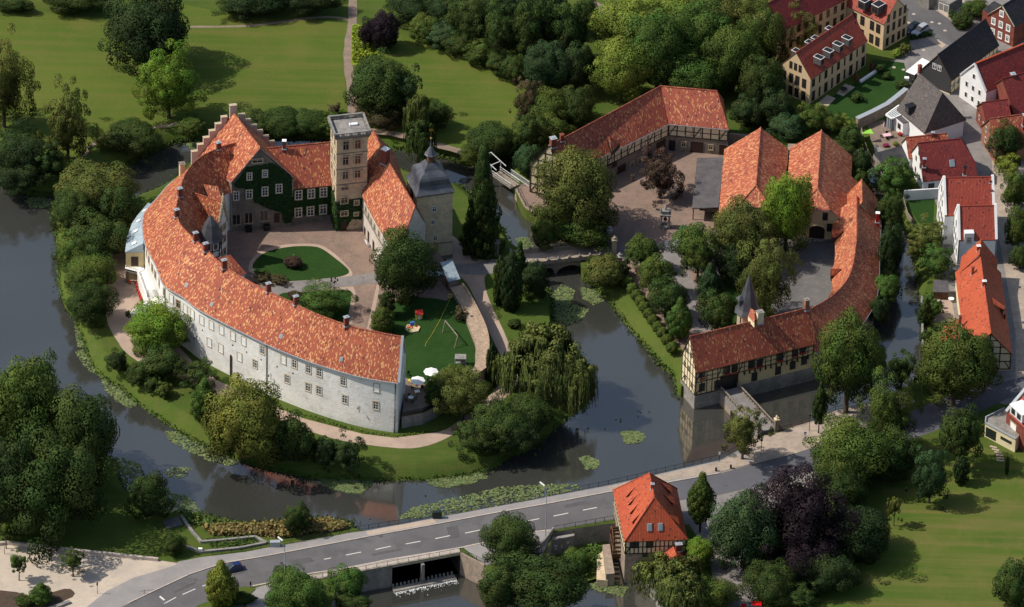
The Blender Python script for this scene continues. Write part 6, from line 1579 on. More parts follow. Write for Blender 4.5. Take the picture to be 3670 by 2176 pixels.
for x, y in [(1040, 8), (1160, 48)]: boxdormer(r2, *c267(x, y), 10.3, i2['n'], 1.9, 2.4, 2.0)
rows(H2['f'], h2, (.14, .3, .55, .75), (1.6, 4.9), 1.2, 2.3, 'brown')
rows(H2['A'] if H2['A'].p.x > H2['B'].p.x else H2['B'], h2, (.18, .42, .66, .86), (1.6, 4.8, 7.6), .95, 2.1, 'brown')
h3, r3, H3, i3 = house_px('apartment_house', 'sand-coloured apartment house half hidden behind the tall tree, its red gable roof showing', (2751, 14), (2990, -105), 14.0, (0, 0), 9.0, w=4.2, wallm='plaster_apt', roofm='tile_maroon', cat='apartment house', over=.2, gov=.1)
for k in range(9): H3['f'].window(h3, H3['f'].L * (.06 + .11 * k), 7.4, 1.0, 1.9, 'brown'); H3['f'].window(h3, H3['f'].L * (.06 + .11 * k), 4.3, 1.0, 2.0, 'brown')
rows(H3['A'], h3, (.25, .5, .75), (2, 5, 8), 1, 2, 'brown')
# black roofed half-timbered house
h4, r4, H4, i4 = house_px('half_timbered_house', 'long black-roofed half-timbered house with slate-hung gable and two white windows', (3363, 196), (3531, 71), 8.8, (3398, 287), 4.0, wallm='plaster_pale', roofm='tile_black', cat='house', over=.3, w=3.6)
gable_timber(H4['f'], 4.0, 4.0, .2, 12, 2, .16).build('timber_frame', 'timber', h4); rows(H4['f'], h4, (.08, .17, .25, .5, .62, .8), (1.9,), 1.0, 1.5, 'white')
A4 = H4['A']; m = MB(); m.face([A4.pt(0, .3, .04), A4.pt(A4.L, .3, .04), A4.pt(A4.L, 4, .04), A4.pt(A4.L / 2, 8.7, .04), A4.pt(0, 4, .04)]); m.build('slate_hanging', 'frame_black', h4)
for u in (.42, .6): o = A4.window(h4, A4.L * u, 5.6, 1.0, 1.4, 'white'); o.location = o.location + Vector((A4.n.x, A4.n.y, 0)) * .06
sh2 = MB(); P = [W(3305, 208, 2.7), W(3333, 221, 2.7), W(3278, 268, 2.7), W(3246, 256, 2.7)]; slab(sh2, P, .15); s2 = sh2.build('flat_roof', 'canvas', None)
sd = thing('carport', 'shed with pale flat roof leaning against the slate-hung gable', 'shed', xyz(P[0].xy, 0)); s2.parent = sd; s2.location = s2.location - sd.location
m = MB(); c_ = sum((p.xy for p in P), Vector((0, 0))) / 4; m.prism([c_ + (p.xy - c_) * .94 for p in P], -.1, 2.6, top=False); m.build('wall', 'frame_black', sd)
# grey house
h5, r5, H5, i5 = house_px('grey_roofed_house', 'white house with big dark grey roof, balcony recess and climber on its wall', (3392, 348), (3297, 268), 11.5, (0, 0), 4.6, w=5.0, wallm='white2', roofm='tile_grey', cat='house', hipA=(1.6, 4.6), over=.35)
sk = MB(); P = W(3297, 332, 8.5); sk.box((0, 0, 0), (.7, .9, .15), mat=Matrix.Translation(P) @ Matrix.Rotation(-.6, 4, 'Y')); sk.build('skylight', 'skyglass', r5)
chimney(r5, xyz(W2(3296, 258, 11.5), 11.2), .7, .7, 1.9, .5, 'brick', 'brick')
P = [W(3283, 416, 6.3), W(3303, 405, 6.3), W(3333, 432, 4.9), W(3312, 452, 4.9)]
m = MB(); q = W(3300, 436, 4.0); ri = math.atan2(i5['d'].y, i5['d'].x); m.box((q.x, q.y, 3.4), (3.2, 2.2, 2.6), ri); bb = m.build('balcony', 'white2', h5); m = MB()
for sg in (-1, 1): e = Vector((-i5['d'].y, i5['d'].x)) * sg * 1.05; m.bar(xyz(q.xy + e - i5['d'] * 1.6, 5.3), xyz(q.xy + e + i5['d'] * 1.6, 5.3), .15, .5)
m.build('railing', 'paintwhite', bb)
q = W(3263, 378, 7.0); m = MB(); m.box((q.x, q.y, 6.2), (1.3, 1.8, 1.6), ri); dd = m.build('dormer', 'frame_black', r5); m = MB(); m.box((q.x, q.y, 7.05), (1.6, 2.1, .1), ri); m.build('dormer_roof', 'dark', dd)
wl = Wall(q.xy + Vector((-.67, -.9)), q.xy + Vector((-.67, .6)), (-1, 0)); wl.window(dd, .75, 6.3, .9, 1.1, 'plainw')
cv = thing('conservatory', 'white-framed glass conservatory in front of the grey-roofed house', 'conservatory', W(3205, 470, 0)); P = [W(3175, 412, 3.0), W(3198, 426, 3.0), W(3251, 402, 4.0), W(3222, 378, 4.0)]
m = MB(); slab(m, P, .12); m.build('glass_roof', 'skyglass', cv); m = MB()
for k in range(6):
    m.bar(P[0] + (P[1] - P[0]) * k / 5 + Vector((0, 0, .08)), P[3] + (P[2] - P[3]) * k / 5 + Vector((0, 0, .08)), .14)
for a, b in ((0, 1), (1, 2), (2, 3), (3, 0)): m.bar(P[a], P[b], .3, .3)
for a, b, n_ in ((0, 1, 3), (0, 3, 6), (1, 2, 5)):
    for k in range(n_ + 1): p = P[a] + (P[b] - P[a]) * k / n_; m.bar(p, (p.x, p.y, 0), .16)
m.build('frame', 'paintwhite', cv); m = MB(); c_ = sum((p.xy for p in P), Vector((0, 0))) / 4; m.prism([c_ + (p.xy - c_) * .93 for p in P], 0, 2.9, top=False); m.build('glass_wall', 'skyglass', cv)
ex = thing('white_extension', 'small white cube extension with dark flat roof beside the conservatory', 'extension', W(3235, 460, 0)); P = [W(3211, 420, 3.3), W(3237, 442, 3.3), W(3281, 434, 3.3), W(3253, 412, 3.3)]
m = MB(); m.prism([p.xy for p in P], -.2, 3.2); m.build('wall', 'white2', ex); m = MB(); c_ = sum((p.xy for p in P), Vector((0, 0))) / 4; m.prism([c_ + (p.xy - c_) * 1.05 for p in P], 3.22, 3.4); m.build('roof', 'flatroof', ex)
Wall(P[0].xy, P[1].xy, (-1, -.3)).window(ex, 1.4, 1.8, 1.1, 1.3, 'brown')
# upper right houses
h6, r6, H6, i6 = house_px('tall_red_roofed_house', 'tall narrow white house with long dark red roof and orange ridge', (3494, 232), (3700, 148), 10.4, (3497, 325), 5.8, w=4.2, wallm='white2', roofm='tile_maroon', cat='house', over=.15)
m = MB(); a, b, c = H6['A'].pt(0, 5.8, .05), H6['A'].pt(H6['A'].L / 2, 10.7, .05), H6['A'].pt(H6['A'].L, 5.8, .05); m.bar(a, b, .4, .3); m.bar(b, c, .4, .3); m.build('gable_coping', 'white2', h6); rows(H6['A'], h6, (.25, .5, .75), (1.7, 4.4), .9, 1.4, 'plainw')
rows(H6['A'], h6, (.5,), (7.4,), .9, 1.3, 'plainw')
m = MB(); m.bar(xyz(i6['A'], 10.62), xyz(i6['B'], 10.62), .4, .3); m.build('orange_ridge', 'tile_orange', r6); chimney(r6, xyz(W2(3630, 272, 9), 8.0), 1.0, 1.0, 1.5, .3, 'brick', 'zinc')
h7, r7, H7, i7 = house_px('red_roofed_house', 'house with bright dark-red tiled roof at the right edge behind the brick cottage', (3594, 284), (3760, 238), 9.0, (3622, 411), 3.4, w=5.6, wallm='brick', roofm='tile_maroon', cat='house', over=.2)
h8, r8, H8, i8 = house_px('brick_cottage', 'low brick cottage with plain maroon roof squeezed below the tall red-roofed house', (3522, 369), (3608, 358), 6.6, (3526, 433), 3.6, w=3.4, wallm='brick', roofm='tile_maroon', cat='house', over=.15); rows(H8['A'], h8, (.3, .7), (2.0,), .7, 1.2, 'plainw')
h9, r9, H9, i9 = house_px('brick_house', 'old brick house with worn orange tiles at the right edge, creeper on its gable', (3549, 427), (3720, 404), 8.4, (3562, 520), 3.6, w=4.6, wallm='brick_pale', roofm='tile2', cat='house', over=.15); rows(H9['A'], h9, (.3, .7), (2.0, 4.6), .8, 1.3, 'plainw'); chimney(r9, xyz(W2(3672, 440, 8), 7.4), .9, .9, 2.6, .2, 'brick', 'zinc')
hA_, rA, HA, iA = house_px('brick_town_house', 'dark red brick town house with white-framed windows in its gable at the top right corner', (3592, 24), (3700, -45), 8.8, (3638, 89), 5.2, w=3.6, wallm='brick', roofm='tile_black', cat='house', over=.2)
rows(HA['A'], hA_, (.22, .5, .78), (1.5, 4.2), .85, 1.4, 'whiteframe'); rows(HA['A'], hA_, (.5,), (7.0,), .85, 1.3, 'whiteframe')
m = MB(); a, b, c = HA['A'].pt(0, 5.2, .05), HA['A'].pt(HA['A'].L / 2, 9.0, .05), HA['A'].pt(HA['A'].L, 5.2, .05); m.bar(a, b, .25, .2); m.bar(b, c, .25, .2); m.build('bargeboard', 'plaster_pale', hA_)
lt = MB(); P = [W(3522, 36, 4.5), W(3552, 50, 4.5), W(3596, 22, 4.5), W(3562, 5, 4.5)]; lt.prism([p.xy for p in P], 0, 4.4); m_ = lt.build('side_wing', ['brick'], hA_); m = MB(); slab(m, [p + Vector((0, 0, .1)) for p in P], .15); m.build('flat_roof', 'blackroof', m_)
gr = thing('garage_row', 'pale concrete garage block with grey doors above the street', 'garage', W(3400, 20, 0)); m = MB(); P = [W(3364, 0, 2.6), W(3403, 15, 2.6), W(3450, -12, 2.6), W(3410, -30, 2.6)]; m.prism([p.xy for p in P], 0, 2.6); m.build('wall', 'concrete', gr); wl = Wall(P[0].xy, P[1].xy, (-.3, -1)); 
for u in (.28, .72): instance(win_mesh(1.3, 2.0, 'plainw')[0], 'door', gr, wl.mat(wl.L * u, 1.1))
gr2 = MB(); P = [W(3285, -20, 2.6), W(3330, 0, 2.6), W(3360, -20, 2.6), W(3320, -45, 2.6)]; gr2.prism([p.xy for p in P], 0, 2.6); tag(gr2.build('garage', 'concrete'), 'second concrete garage cut off by the top edge of the photo', 'garage')
# lower right group
k1, q1, K1, j1 = house_px('small_white_house', 'small white-gabled house with rusty red corrugated roof and chimney behind the big red roof', (3250, 494), (3391, 480), 6.6, (3258, 562), 3.4, w=3.0, wallm='white2', roofm='tile2', cat='house', over=.15); chimney(q1, xyz(W2(3343, 492, 6.2), 5.8), .6, .6, 1.6, 0, 'brick', 'zinc')
k2, q2, K2, j2 = house_px('red_hipped_house', 'white house with broad deep red roof, skylight and black stovepipe chimney', (3293, 514), (3480, 494), 9.4, (3317, 635), 3.4, w=5.2, wallm='white2', roofm='tile_maroon', cat='house', hipB=(2.4, 5.5), over=.2)
rows(K2['A'], k2, (.3, .6), (2.2, 5.0), .8, 1.2, 'brown'); rows(K2['A'], k2, (.45,), (7.3,), .6, .9, 'brown'); rows(K2['f'], k2, (.15, .45), (1.9,), 1.3, 1.2, 'brown'); chimney(q2, xyz(W2(3313, 582, 7), 5.9), .6, .6, 2.0, 0, 'brick', 'zinc'); chimney(q2, xyz(W2(3458, 606, 6), 4.6), .6, .6, 1.9, 0, 'brick', 'dark')
def slope_pt(i, px, py):
    s = i['s1']; n = Vector((i['n'].x * s, i['n'].y * s, 1)).normalized(); o = xyz(i['A'], i['zr'] + .14); d = ray(px, py); return CAM + d * ((o - CAM).dot(n) / d.dot(n)), n, xyz(i['d'], 0)
def skylight(parent, i, px, py, w=.9, h=1.2):
    P, n, t = slope_pt(i, px, py); bt = n.cross(t); mm = Matrix(((t.x, bt.x, n.x, P.x), (t.y, bt.y, n.y, P.y), (t.z, bt.z, n.z, P.z), (0, 0, 0, 1))); m = MB(); m.box((0, 0, .05), (w + .2, h + .2, .14), mat=mm); m.box((0, 0, .13), (w, h, .03), mat=mm, mi=1); m.build('skylight', ['zinc', 'skyglass'], parent)
skylight(q2, j2, 3412, 585, .9, 1.3)
def white_house(name, label, pa, pb, zr, ev, ze, w):
    k, q, K, j = house_px(name, label, pa, pb, zr, ev, ze, w=w, wallm='white2', roofm='tile_new', cat='house', over=.1, gov=-.1)
    for s in 'AB':
        wl = K[s]; m = MB(); zb = ze; 
        for a, b in ((wl.pt(0, ze + .1, -.15), wl.pt(wl.L / 2, zr + .35, -.15)), (wl.pt(wl.L / 2, zr + .35, -.15), wl.pt(wl.L, ze + .1, -.15))): m.bar(a, b, .5, .55)
        m.build('gable_coping', 'white2', k)
    return k, q, K, j
k3, q3, K3, j3 = white_house('white_gabled_house', 'upper white house of the pair with plain red roof between white gable copings', (3381, 639), (3560, 635), 13.2, (3386, 778), 7.2, 5.0)
k4, q4, K4, j4 = white_house('white_gabled_house', 'lower white house of the pair with red roof and small white front dormer', (3432, 741), (3570, 738), 11.4, (3435, 852), 5.8, 4.2)
rows(K3['A'], k3, (.2, .4, .6, .8), (2.0, 4.6), .7, 1.7, 'dark'); rows(K3['A'], k3, (.4, .6), (7.6, 10), .7, 1.4, 'dark'); rows(K4['A'], k4, (.2, .45, .7), (1.8, 4.4), .7, 1.6, 'dark'); rows(K4['A'], k4, (.5,), (7.2,), .7, 1.6, 'dark')
b = K4['f'].at(*c297(1492, 1225)); m = MB(); c_ = K4['f'].pt(b[0], 0, -.55); m.box((c_.x, c_.y, 6.15), (2.0, 1.4, 2.9), math.atan2(j4['d'].y, j4['d'].x)); d4 = m.build('dormer', 'white2', q4); wd = K4['f']; o = wd.window(d4, b[0], 5.9, .95, 1.5, 'cross'); o.location = o.location + xyz(wd.n * .17, 0)
m = MB(); [m.tube(wd.pt(u, 0, .1), wd.pt(u, 5.6, .1), .07) for u in (.15,)]; m.build('downspout', 'dark', k4); m = MB(); m.tube(wd.pt(wd.L - .15, 0, .1), wd.pt(wd.L - .15, 5.6, .1), .07); m.build('downspout', 'dark', k4)
for p in ((3549, 655), (3556, 690)): chimney(q3, slope_pt(j3, *p)[0], .3, .3, .5, 0, 'brick', 'brick')
gw = MB(); a, b = W2(3240, 690, 2), W2(3366, 682, 2); gw.bar(xyz(a, 1.1), xyz(b, 1.1), .3, 2.8); tag(gw.build('garden_wall', 'white2'), 'plain white garden wall between the red-roofed house and the small lawn', 'wall')
# orange long house
k5, q5, K5, j5 = house_px('long_orange_house', 'long house with bright orange roof and half-timbered gable by the water lane', (3551, 1194), (3511, 905), 9.2, (3627, 1265), 4.2, w=4.5, wallm='plaster_pale', roofm='tile_orange', cat='house', over=.25)
k6, q6, K6, j6 = house_px('orange_rear_house', 'short steep orange-roofed house touching the far end of the long orange house', (3509, 915), (3516, 861), 9.6, (0, 0), 5.0, w=3.6, wallm='white2', roofm='tile_orange', cat='house', over=.2)
gA = K5['A'] if K5['A'].pt(K5['A'].L / 2, 0).y < K5['B'].pt(K5['B'].L / 2, 0).y else K5['B']
gable_timber(gA, 4.2, 9.0, .4, 4, 2, .2, th=.1).build('timber_frame', 'timber', k5); rows(gA, k5, (.25, .62), (1.9,), 1.0, 1.3, 'plainw'); rows(gA, k5, (.55,), (5.0,), 1.0, 1.3, 'plainw')
for p in ((3507, 896), (3527, 1022)): chimney(q5, xyz(W2(*p, 9.2), 8.9), .7, .6, 1.3, .1, 'brick', 'paintwhite')
for p, z in (((3485, 985), 7.2), ((3440, 1160), 4.6)): chimney(q5, W(p[0], p[1], z), .5, .5, 1.8, .1, 'brick_pale', 'brick')
m = MB(); P = [W(3558, 1070, 7.2), W(3602, 1100, 5.9), W(3603, 1145, 5.0), W(3570, 1120, 6.4)]; slab(m, [W(3556, 1066, 8.0), W(3603, 1100, 6.5), W(3598, 1110, 6.3), W(3560, 1090, 7.6)], .1); dq = m.build('shed_dormer', 'tile_orange', q5); m = MB(); c_ = W(3596, 1118, 5.4); m.box((c_.x, c_.y, 5.3), (.4, 3.6, 1.5), j5['d'].angle_signed(Vector((0, 1))) if False else .1); m.build('dormer_wall', 'timber', dq)
m = MB(); slab(m, [W(3381, 1172, 2.6), W(3360, 1215, 2.6), W(3470, 1290, 2.6) if False else W(3440, 1235, 4.6), W(3434, 1140, 4.9)], .15); m.build('rear_roof', 'tile_orange', k5)
# bottom right brick house with cream extension
b5 = thing('brick_villa', 'brick house corner with orange roof and white dormer at the right edge above the meadow', 'house', W(3660, 1560, 0)); m = MB(); a, b, c = W(3604, 1470, 5.0), W(3670, 1356, 9.2), W(3668, 1540, 5.0)
A0, B0 = W2(3601, 1560, 0), W2(3700, 1650, 0); nrm = Vector(((B0 - A0).y, -(B0 - A0).x)).normalized(); nrm = nrm if nrm.y > 0 else -nrm; C0, D0 = A0 + nrm * 13, B0 + nrm * 13
m = MB(); m.prism([A0, B0, D0, C0], -.2, 5.6); M1, M2 = (A0 + C0) / 2, (B0 + D0) / 2; m.face([xyz(A0, 5.6), xyz(C0, 5.6), xyz(M1, 11.6)]); m.build('wall', 'brick', b5)
m = MB(); slab(m, [xyz(A0, 5.5), xyz(B0, 5.5), xyz(M2, 11.7), xyz(M1, 11.7)], .15); slab(m, [xyz(C0, 5.5), xyz(D0, 5.5), xyz(M2, 11.7), xyz(M1, 11.7)], .15); rr5 = m.build('roof', 'tile_new', b5); m = MB(); m.bar(xyz(A0, 5.8), xyz(M1, 12), .7, .5); m.bar(xyz(C0, 5.8), xyz(M1, 12), .7, .5); m.build('gable_coping', 'zinc', b5)
wv = Wall(A0, B0, -nrm); m = MB(); q = wv.pt(3.2, 0, -1.6); m.box((q.x, q.y, 7.2), (4.2, 3.2, 2.0), math.atan2(wv.d.y, wv.d.x)); dv = m.build('dormer', 'white2', rr5); m = MB(); m.box((q.x, q.y, 8.25), (4.5, 3.5, .12), math.atan2(wv.d.y, wv.d.x)); m.build('dormer_roof', 'canvas', dv); wx = Wall(wv.pt(1.1, 0, .02).xy, wv.pt(5.3, 0, .02).xy, -nrm); wx.window(dv, 1.1, 7.2, 1.2, 1.3, 'dark'); wx.window(dv, 3.1, 7.2, 1.2, 1.3, 'dark'); wv.window(b5, 2.6, 3.6, 1.9, 1.9, 'blind'); wv.window(b5, 4.2, 1.1, 1.1, 2, 'dark')
ce = thing('cream_extension', 'low cream flat-roofed extension with roof terrace in front of the brick house', 'extension', W(3590, 1580, 0)); P = [W2(3531, 1520, 3), W2(3533, 1500, 3), W2(3600, 1468, 3), W2(3660, 1550, 3), W2(3640, 1578, 3)]
m = MB(); m.prism(P, -.2, 3.0); m.build('wall', 'plaster_pale', ce); m = MB(); m.prism(P, 3.02, 3.12); rf_ = m.build('roof_terrace', 'concrete', ce); m = MB(); [m.bar(xyz(P[i], 3.3), xyz(P[(i + 1) % 5], 3.3), .25, .4) for i in (4, 0, 1)]; m.build('parapet', 'zinc', rf_)
wc_ = Wall(P[0], P[4], (-.6, -1)); wc_.window(ce, 1.6, 1.4, 2.6, 2.2, 'dark'); o = wc_.window(ce, wc_.L * .7, 1.8, 2.8, .7, 'dark')
m = MB()
for k, (x, y) in enumerate([(3560, 1603), (3568, 1613), (3577, 1623), (3583, 1633), (3585, 1643), (3585, 1652)]): p = W2(x, y, 0); m = MB(); m.box((p.x, p.y, .06), (1.5, .45, .12), -.35 + k * .06); tag(m.build('stepping_stone', 'walk_t'), 'flat pale stepping stone in the lawn below the cream extension', 'stepping stone', 'stepping stones below the cream extension')
# sheds and fences by the creek
fs = thing('garden_shed', 'small brown garden shed with grey roof on the moat bank beside the orange house', 'shed', W(3370, 1072, 0)); m = MB(); a = W2(3346, 1072, 0); b = W2(3396, 1073, 0); nn = Vector((0, 1)); m.prism([a, b, b + nn * 2.6, a + nn * 2.6], 0, 2.0); m.build('wall', 'wood', fs); m = MB(); slab(m, [xyz(a + Vector((-.3, -.3)), 1.95), xyz(b + Vector((.3, -.3)), 1.95), xyz(b + nn * 2.9, 2.7), xyz(a + nn * 2.9, 2.7)], .12); m.build('roof', 'flatroof', fs)
bf = thing('creek_sheds', 'black flat-roofed sheds behind a weathered wall along the creek', 'shed', W(3190, 580, 0)); P = [W2(3130, 552, 2.4), W2(3152, 578, 2.4), W2(3170, 600, 2.4), W2(3256, 590, 2.4), W2(3238, 522, 2.4)]; m = MB(); m.prism(P, 0, 2.4, top=False); m.build('wall', 'concrete', bf); m = MB(); m.prism(P, 2.4, 2.55); m.build('roof', 'blackroof', bf)
def fence(name, label, px, h, mat='greywood', th=.12, z=0.0, cat='fence'):
    P = [W2(*p, z) for p in px]; m = MB()
    for a, b in zip(P[:-1], P[1:]): m.bar(xyz(a, z + h / 2), xyz(b, z + h / 2), th, h)
    return tag(m.build(name, mat), label, cat)
fence('creek_fence', 'old grey plank fence along the creek below the garden patio', [(3086, 482), (3098, 540), (3118, 580), (3140, 605), (3165, 660)], 1.8)
fence('creek_fence', 'grey plank fence between the small lawn and the east moat', [(3236, 725), (3252, 780), (3275, 812)], 1.3)
fence('moat_wall', 'low dark retaining wall along the east moat below the orange house', [(3303, 1075), (3304, 1140), (3307, 1250)], 1.0, 'grey_stone', .4)
P = [W2(*p, 2.6) for p in [(3072, 425), (3130, 398), (3180, 372), (3215, 345), (3248, 318)]]; m = MB()
for a, b in zip(P[:-1], P[1:]): m.bar(xyz(a, 1.25), xyz(b, 1.25), .8, 2.7)
tw_ = m.build('town_wall', 'stonewall'); tag(tw_, 'old rubble stone town wall with flat grey capping beside the apartment lawn', 'wall'); m = MB(); [m.bar(xyz(a, 2.7), xyz(b, 2.7), 1.15, .12) for a, b in zip(P[:-1], P[1:])]; m.build('capping', 'zinc', tw_)

# ---- the mill
zr, ze = 13.1, 5.3; el0, el1 = W2(2196, 1758, ze), W2(2238, 1942, ze); er0, er1 = W2(2427, 1752, ze), W2(2465, 1934, ze)
ra, rb = W2(2327, 1696, zr), W2(2345, 1782, zr); ml = thing('water_mill', 'water mill with steep orange hipped roof, slit dormers and half-timbered upper wall', 'mill', xyz((el1 + er1) / 2, 0))
m = MB(); T4 = xyz(ra, zr), xyz(rb, zr); slab(m, [xyz(el1, ze), xyz(el0, ze), T4[0], T4[1]], .18, 0, 1); slab(m, [xyz(er0, ze), xyz(er1, ze), T4[1], T4[0]], .18, 0, 1); slab(m, [xyz(el1, ze), xyz(er1, ze), T4[1]], .18, 0, 1); slab(m, [xyz(er0, ze), xyz(el0, ze), T4[0]], .18, 0, 1)
mlr = m.build('roof', ['tile_orange', 'wood'], ml); m = MB(); ridge_line(m, [T4[0], T4[1]], .17)
for p in ((el1, T4[1]), (er1, T4[1]), (el0, T4[0]), (er0, T4[0])): ridge_line(m, [xyz(p[0], ze + .05), p[1]], .13)
m.build('ridge_tiles', 'tile_orange', mlr)
mc = (el0 + el1 + er0 + er1) / 4; Q = [mc + (p - mc) * .955 for p in (el1, er1, er0, el0)]; m = MB(); m.prism(Q, -5.3, 2.1); m.build('wall', 'stonewall', ml); m = MB(); m.prism([mc + (p - mc) * 1.01 for p in Q], 2.1, 5.4); m.build('upper_wall', 'plaster_pale', ml)
Q2 = [mc + (p - mc) * 1.01 for p in Q]; wf1 = Wall(Q2[0], Q2[1]); m = MB()
for k in range(15): wf1.beam(m, .1 + (wf1.L - .2) * k / 14, 2.1, .1 + (wf1.L - .2) * k / 14, 5.3, .2)
for z in (2.15, 3.7, 5.2): wf1.beam(m, 0, z, wf1.L, z, .2, .01)
wf1.beam(m, .2, 2.2, 1.6, 5.2, .2, .02); m.build('timber_frame', 'timber', ml); wl2 = Wall(Q2[0], Q2[3], (-1, 0)); m = MB()
for k in range(13): wl2.beam(m, .1 + (wl2.L - .2) * k / 12, 2.1, .1 + (wl2.L - .2) * k / 12, 5.3, .18)
for z in (2.15, 3.7, 5.2): wl2.beam(m, 0, z, wl2.L, z, .18, .01)
m.build('timber_frame', 'timber', ml)
for x, y in [(937, 885), (1072, 882)]: pwin(wf1, ml, *c19(x, y), 1.5, 1.5, 'dark')
for x, y in [(1030, 972), (1010, 1105)]: pwin(wf1, ml, *c19(x, y), 1.0, 1.0, 'dark')
wr2 = Wall(Q2[1], Q2[2], (1, 0)); 
def on_plane(P0, P1, P2, px, py):
    n = (P1 - P0).cross(P2 - P0).normalized(); n = n if n.z > 0 else -n; d = ray(px, py); return CAM + d * ((P0 - CAM).dot(n) / d.dot(n)), n
LPn = (xyz(el1, ze), xyz(el0, ze), T4[0]); RPn = (xyz(er1, ze), xyz(er0, ze), T4[0]); FPn = (xyz(el1, ze), xyz(er1, ze), T4[1])
for x, y in [(868, 435), (885, 510), (900, 585), (920, 665)]:
    P, n = on_plane(*LPn, *c19(x, y)); t = (xyz(el1, 0) - xyz(el0, 0)).normalized(); hz = Vector((n.x, n.y, 0)).normalized(); m = MB(); a = P + hz * .5; top = P - hz * 1.5 + Vector((0, 0, 1.75))
    top = P + (T4[0] - LPn[1]).normalized() * 0 + (-hz * 1.9 + Vector((0, 0, 1.9 * (zr - ze) / 6.3)))
    A_, B_ = a + t * 1.3 + Vector((0, 0, .35)), a - t * 1.3 + Vector((0, 0, .35)); m.face([A_, B_, top]); m.face([B_, A_, top] if False else [A_ - Vector((0, 0, .06)), top - Vector((0, 0, .06)), B_ - Vector((0, 0, .06))]); dm = m.build('dormer', 'tile_orange', mlr); m = MB(); m.face([A_ - hz * .06, B_ - hz * .06, P + hz * .1 - Vector((0, 0, .35))]); m.build('dormer_opening', 'dark', dm)  # black sheet stands in for the shade inside the slit
for x, y in [(1245, 400), (1270, 505), (1310, 685)]:
    P, n = on_plane(*RPn, *c19(x, y)); t = (xyz(er1, 0) - xyz(er0, 0)).normalized(); hz = Vector((n.x, n.y, 0)).normalized(); m = MB(); a = P + hz * .5; top = P - hz * 1.9 + Vector((0, 0, 1.9 * (zr - ze) / 6.3)); A_, B_ = a + t * 1.3 + Vector((0, 0, .35)), a - t * 1.3 + Vector((0, 0, .35)); m.face([A_, B_, top]); dm = m.build('dormer', 'tile_orange', mlr); m = MB(); m.face([A_ - hz * .06, B_ - hz * .06, P + hz * .1 - Vector((0, 0, .35))]); m.build('dormer_opening', 'dark', dm)  # slit openings filled black in place of their shade
for x, y in [(1070, 725), (1167, 722)]:
    P, n = on_plane(*FPn, *c19(x, y)); t = (xyz(er1, 0) - xyz(el1, 0)).normalized(); bt = n.cross(t); mm = Matrix(((t.x, bt.x, n.x, P.x), (t.y, bt.y, n.y, P.y), (t.z, bt.z, n.z, P.z), (0, 0, 0, 1))); m = MB(); m.box((0, 0, .08), (.95, 1.5, .2), mat=mm); m.box((0, 0, .2), (.65, 1.2, .04), mat=mm, mi=1); m.build('skylight', ['zinc', 'skyglass'], mlr)
chimney(mlr, xyz((ra + rb) / 2 + Vector((.1, -1)), zr - .3), .6, .5, 1.3, 0, 'brick_pale', 'zinc')
an2 = thing('mill_annex', 'small orange-roofed annex with chimney tucked under the mill front', 'annex', W(2420, 2000, 0)); aA, aB = W2(2408, 1948, 3.6), W2(2408, 1948, 3.6) + Vector((1.2, -5.5)); m = MB(); dn = Vector((1, .2)).normalized() * 3.0
for sg in (-1, 1): slab(m, [xyz(aA + dn * sg, 1.2), xyz(aB + dn * sg, 1.2), xyz(aB, 3.9), xyz(aA, 3.9)], .12)
ao = m.build('roof', 'tile_orange', an2); m = MB(); m.prism([aA + dn * .9, aB + dn * .9, aB - dn * .9, aA - dn * .9], -5.0, 1.4); m.build('wall', 'brick_pale', an2); q = aA + Vector((1.3, -1.6)); chimney(ao, xyz(q, 3.2), 1.2, .8, 1.5, .2, 'brick', 'zinc')
# wheel and race
wh = thing('waterwheel', 'dark wooden water wheel in the narrow race on the left side of the mill', 'water wheel', W(2210, 1960, -2)); wc0 = W(2207, 1945, -1.2); ax3 = Vector((1, .1, 0)).normalized(); pr3 = Vector((-.1, 1, 0)).normalized(); m = MB()
for off in (-.8, .8):
    for k in range(20):
        t0, t1 = 2 * math.pi * k / 20, 2 * math.pi * (k + 1) / 20; f = lambda t, r: wc0 + ax3 * off + pr3 * math.cos(t) * r + Vector((0, 0, math.sin(t) * r))
        m.bar(f(t0, 3.1), f(t1, 3.1), .12, .3)
        if k % 5 == 0: m.bar(wc0 + ax3 * off, f(t0, 3.1), .14)
m.build('rim', 'wood', wh)
for k in range(20):
    t0 = 2 * math.pi * k / 20; p = wc0 + pr3 * math.cos(t0) * 2.95 + Vector((0, 0, math.sin(t0) * 2.95)); m = MB(); m.bar(p - ax3 * .8, p + ax3 * .8, .08, .5); m.build('paddle', 'wood', wh)
m = MB(); m.tube(wc0 - ax3 * 1.2, wc0 + ax3 * 1.6, .16); m.build('axle', 'timber', wh)
rwl = MB(); a = [W2(*p, -2.0) for p in [(2160, 1952), (2185, 1950), (2203, 2055), (2172, 2058)]]; rwl.prism(a, -5.3, -2.0); tag(rwl.build('race_wall', 'stonewall'), 'stone wall dividing the mill race from the overgrown basin', 'wall')
lw = MB(); lw.prism([W2(*p, -3.4) for p in [(2140, 1990), (2160, 1975), (2178, 2080), (2138, 2078)]], -5.3, -3.4); tag(lw.build('stone_ledge', 'sand'), 'pale sunlit stone ledge left of the mill race wall', 'ledge')
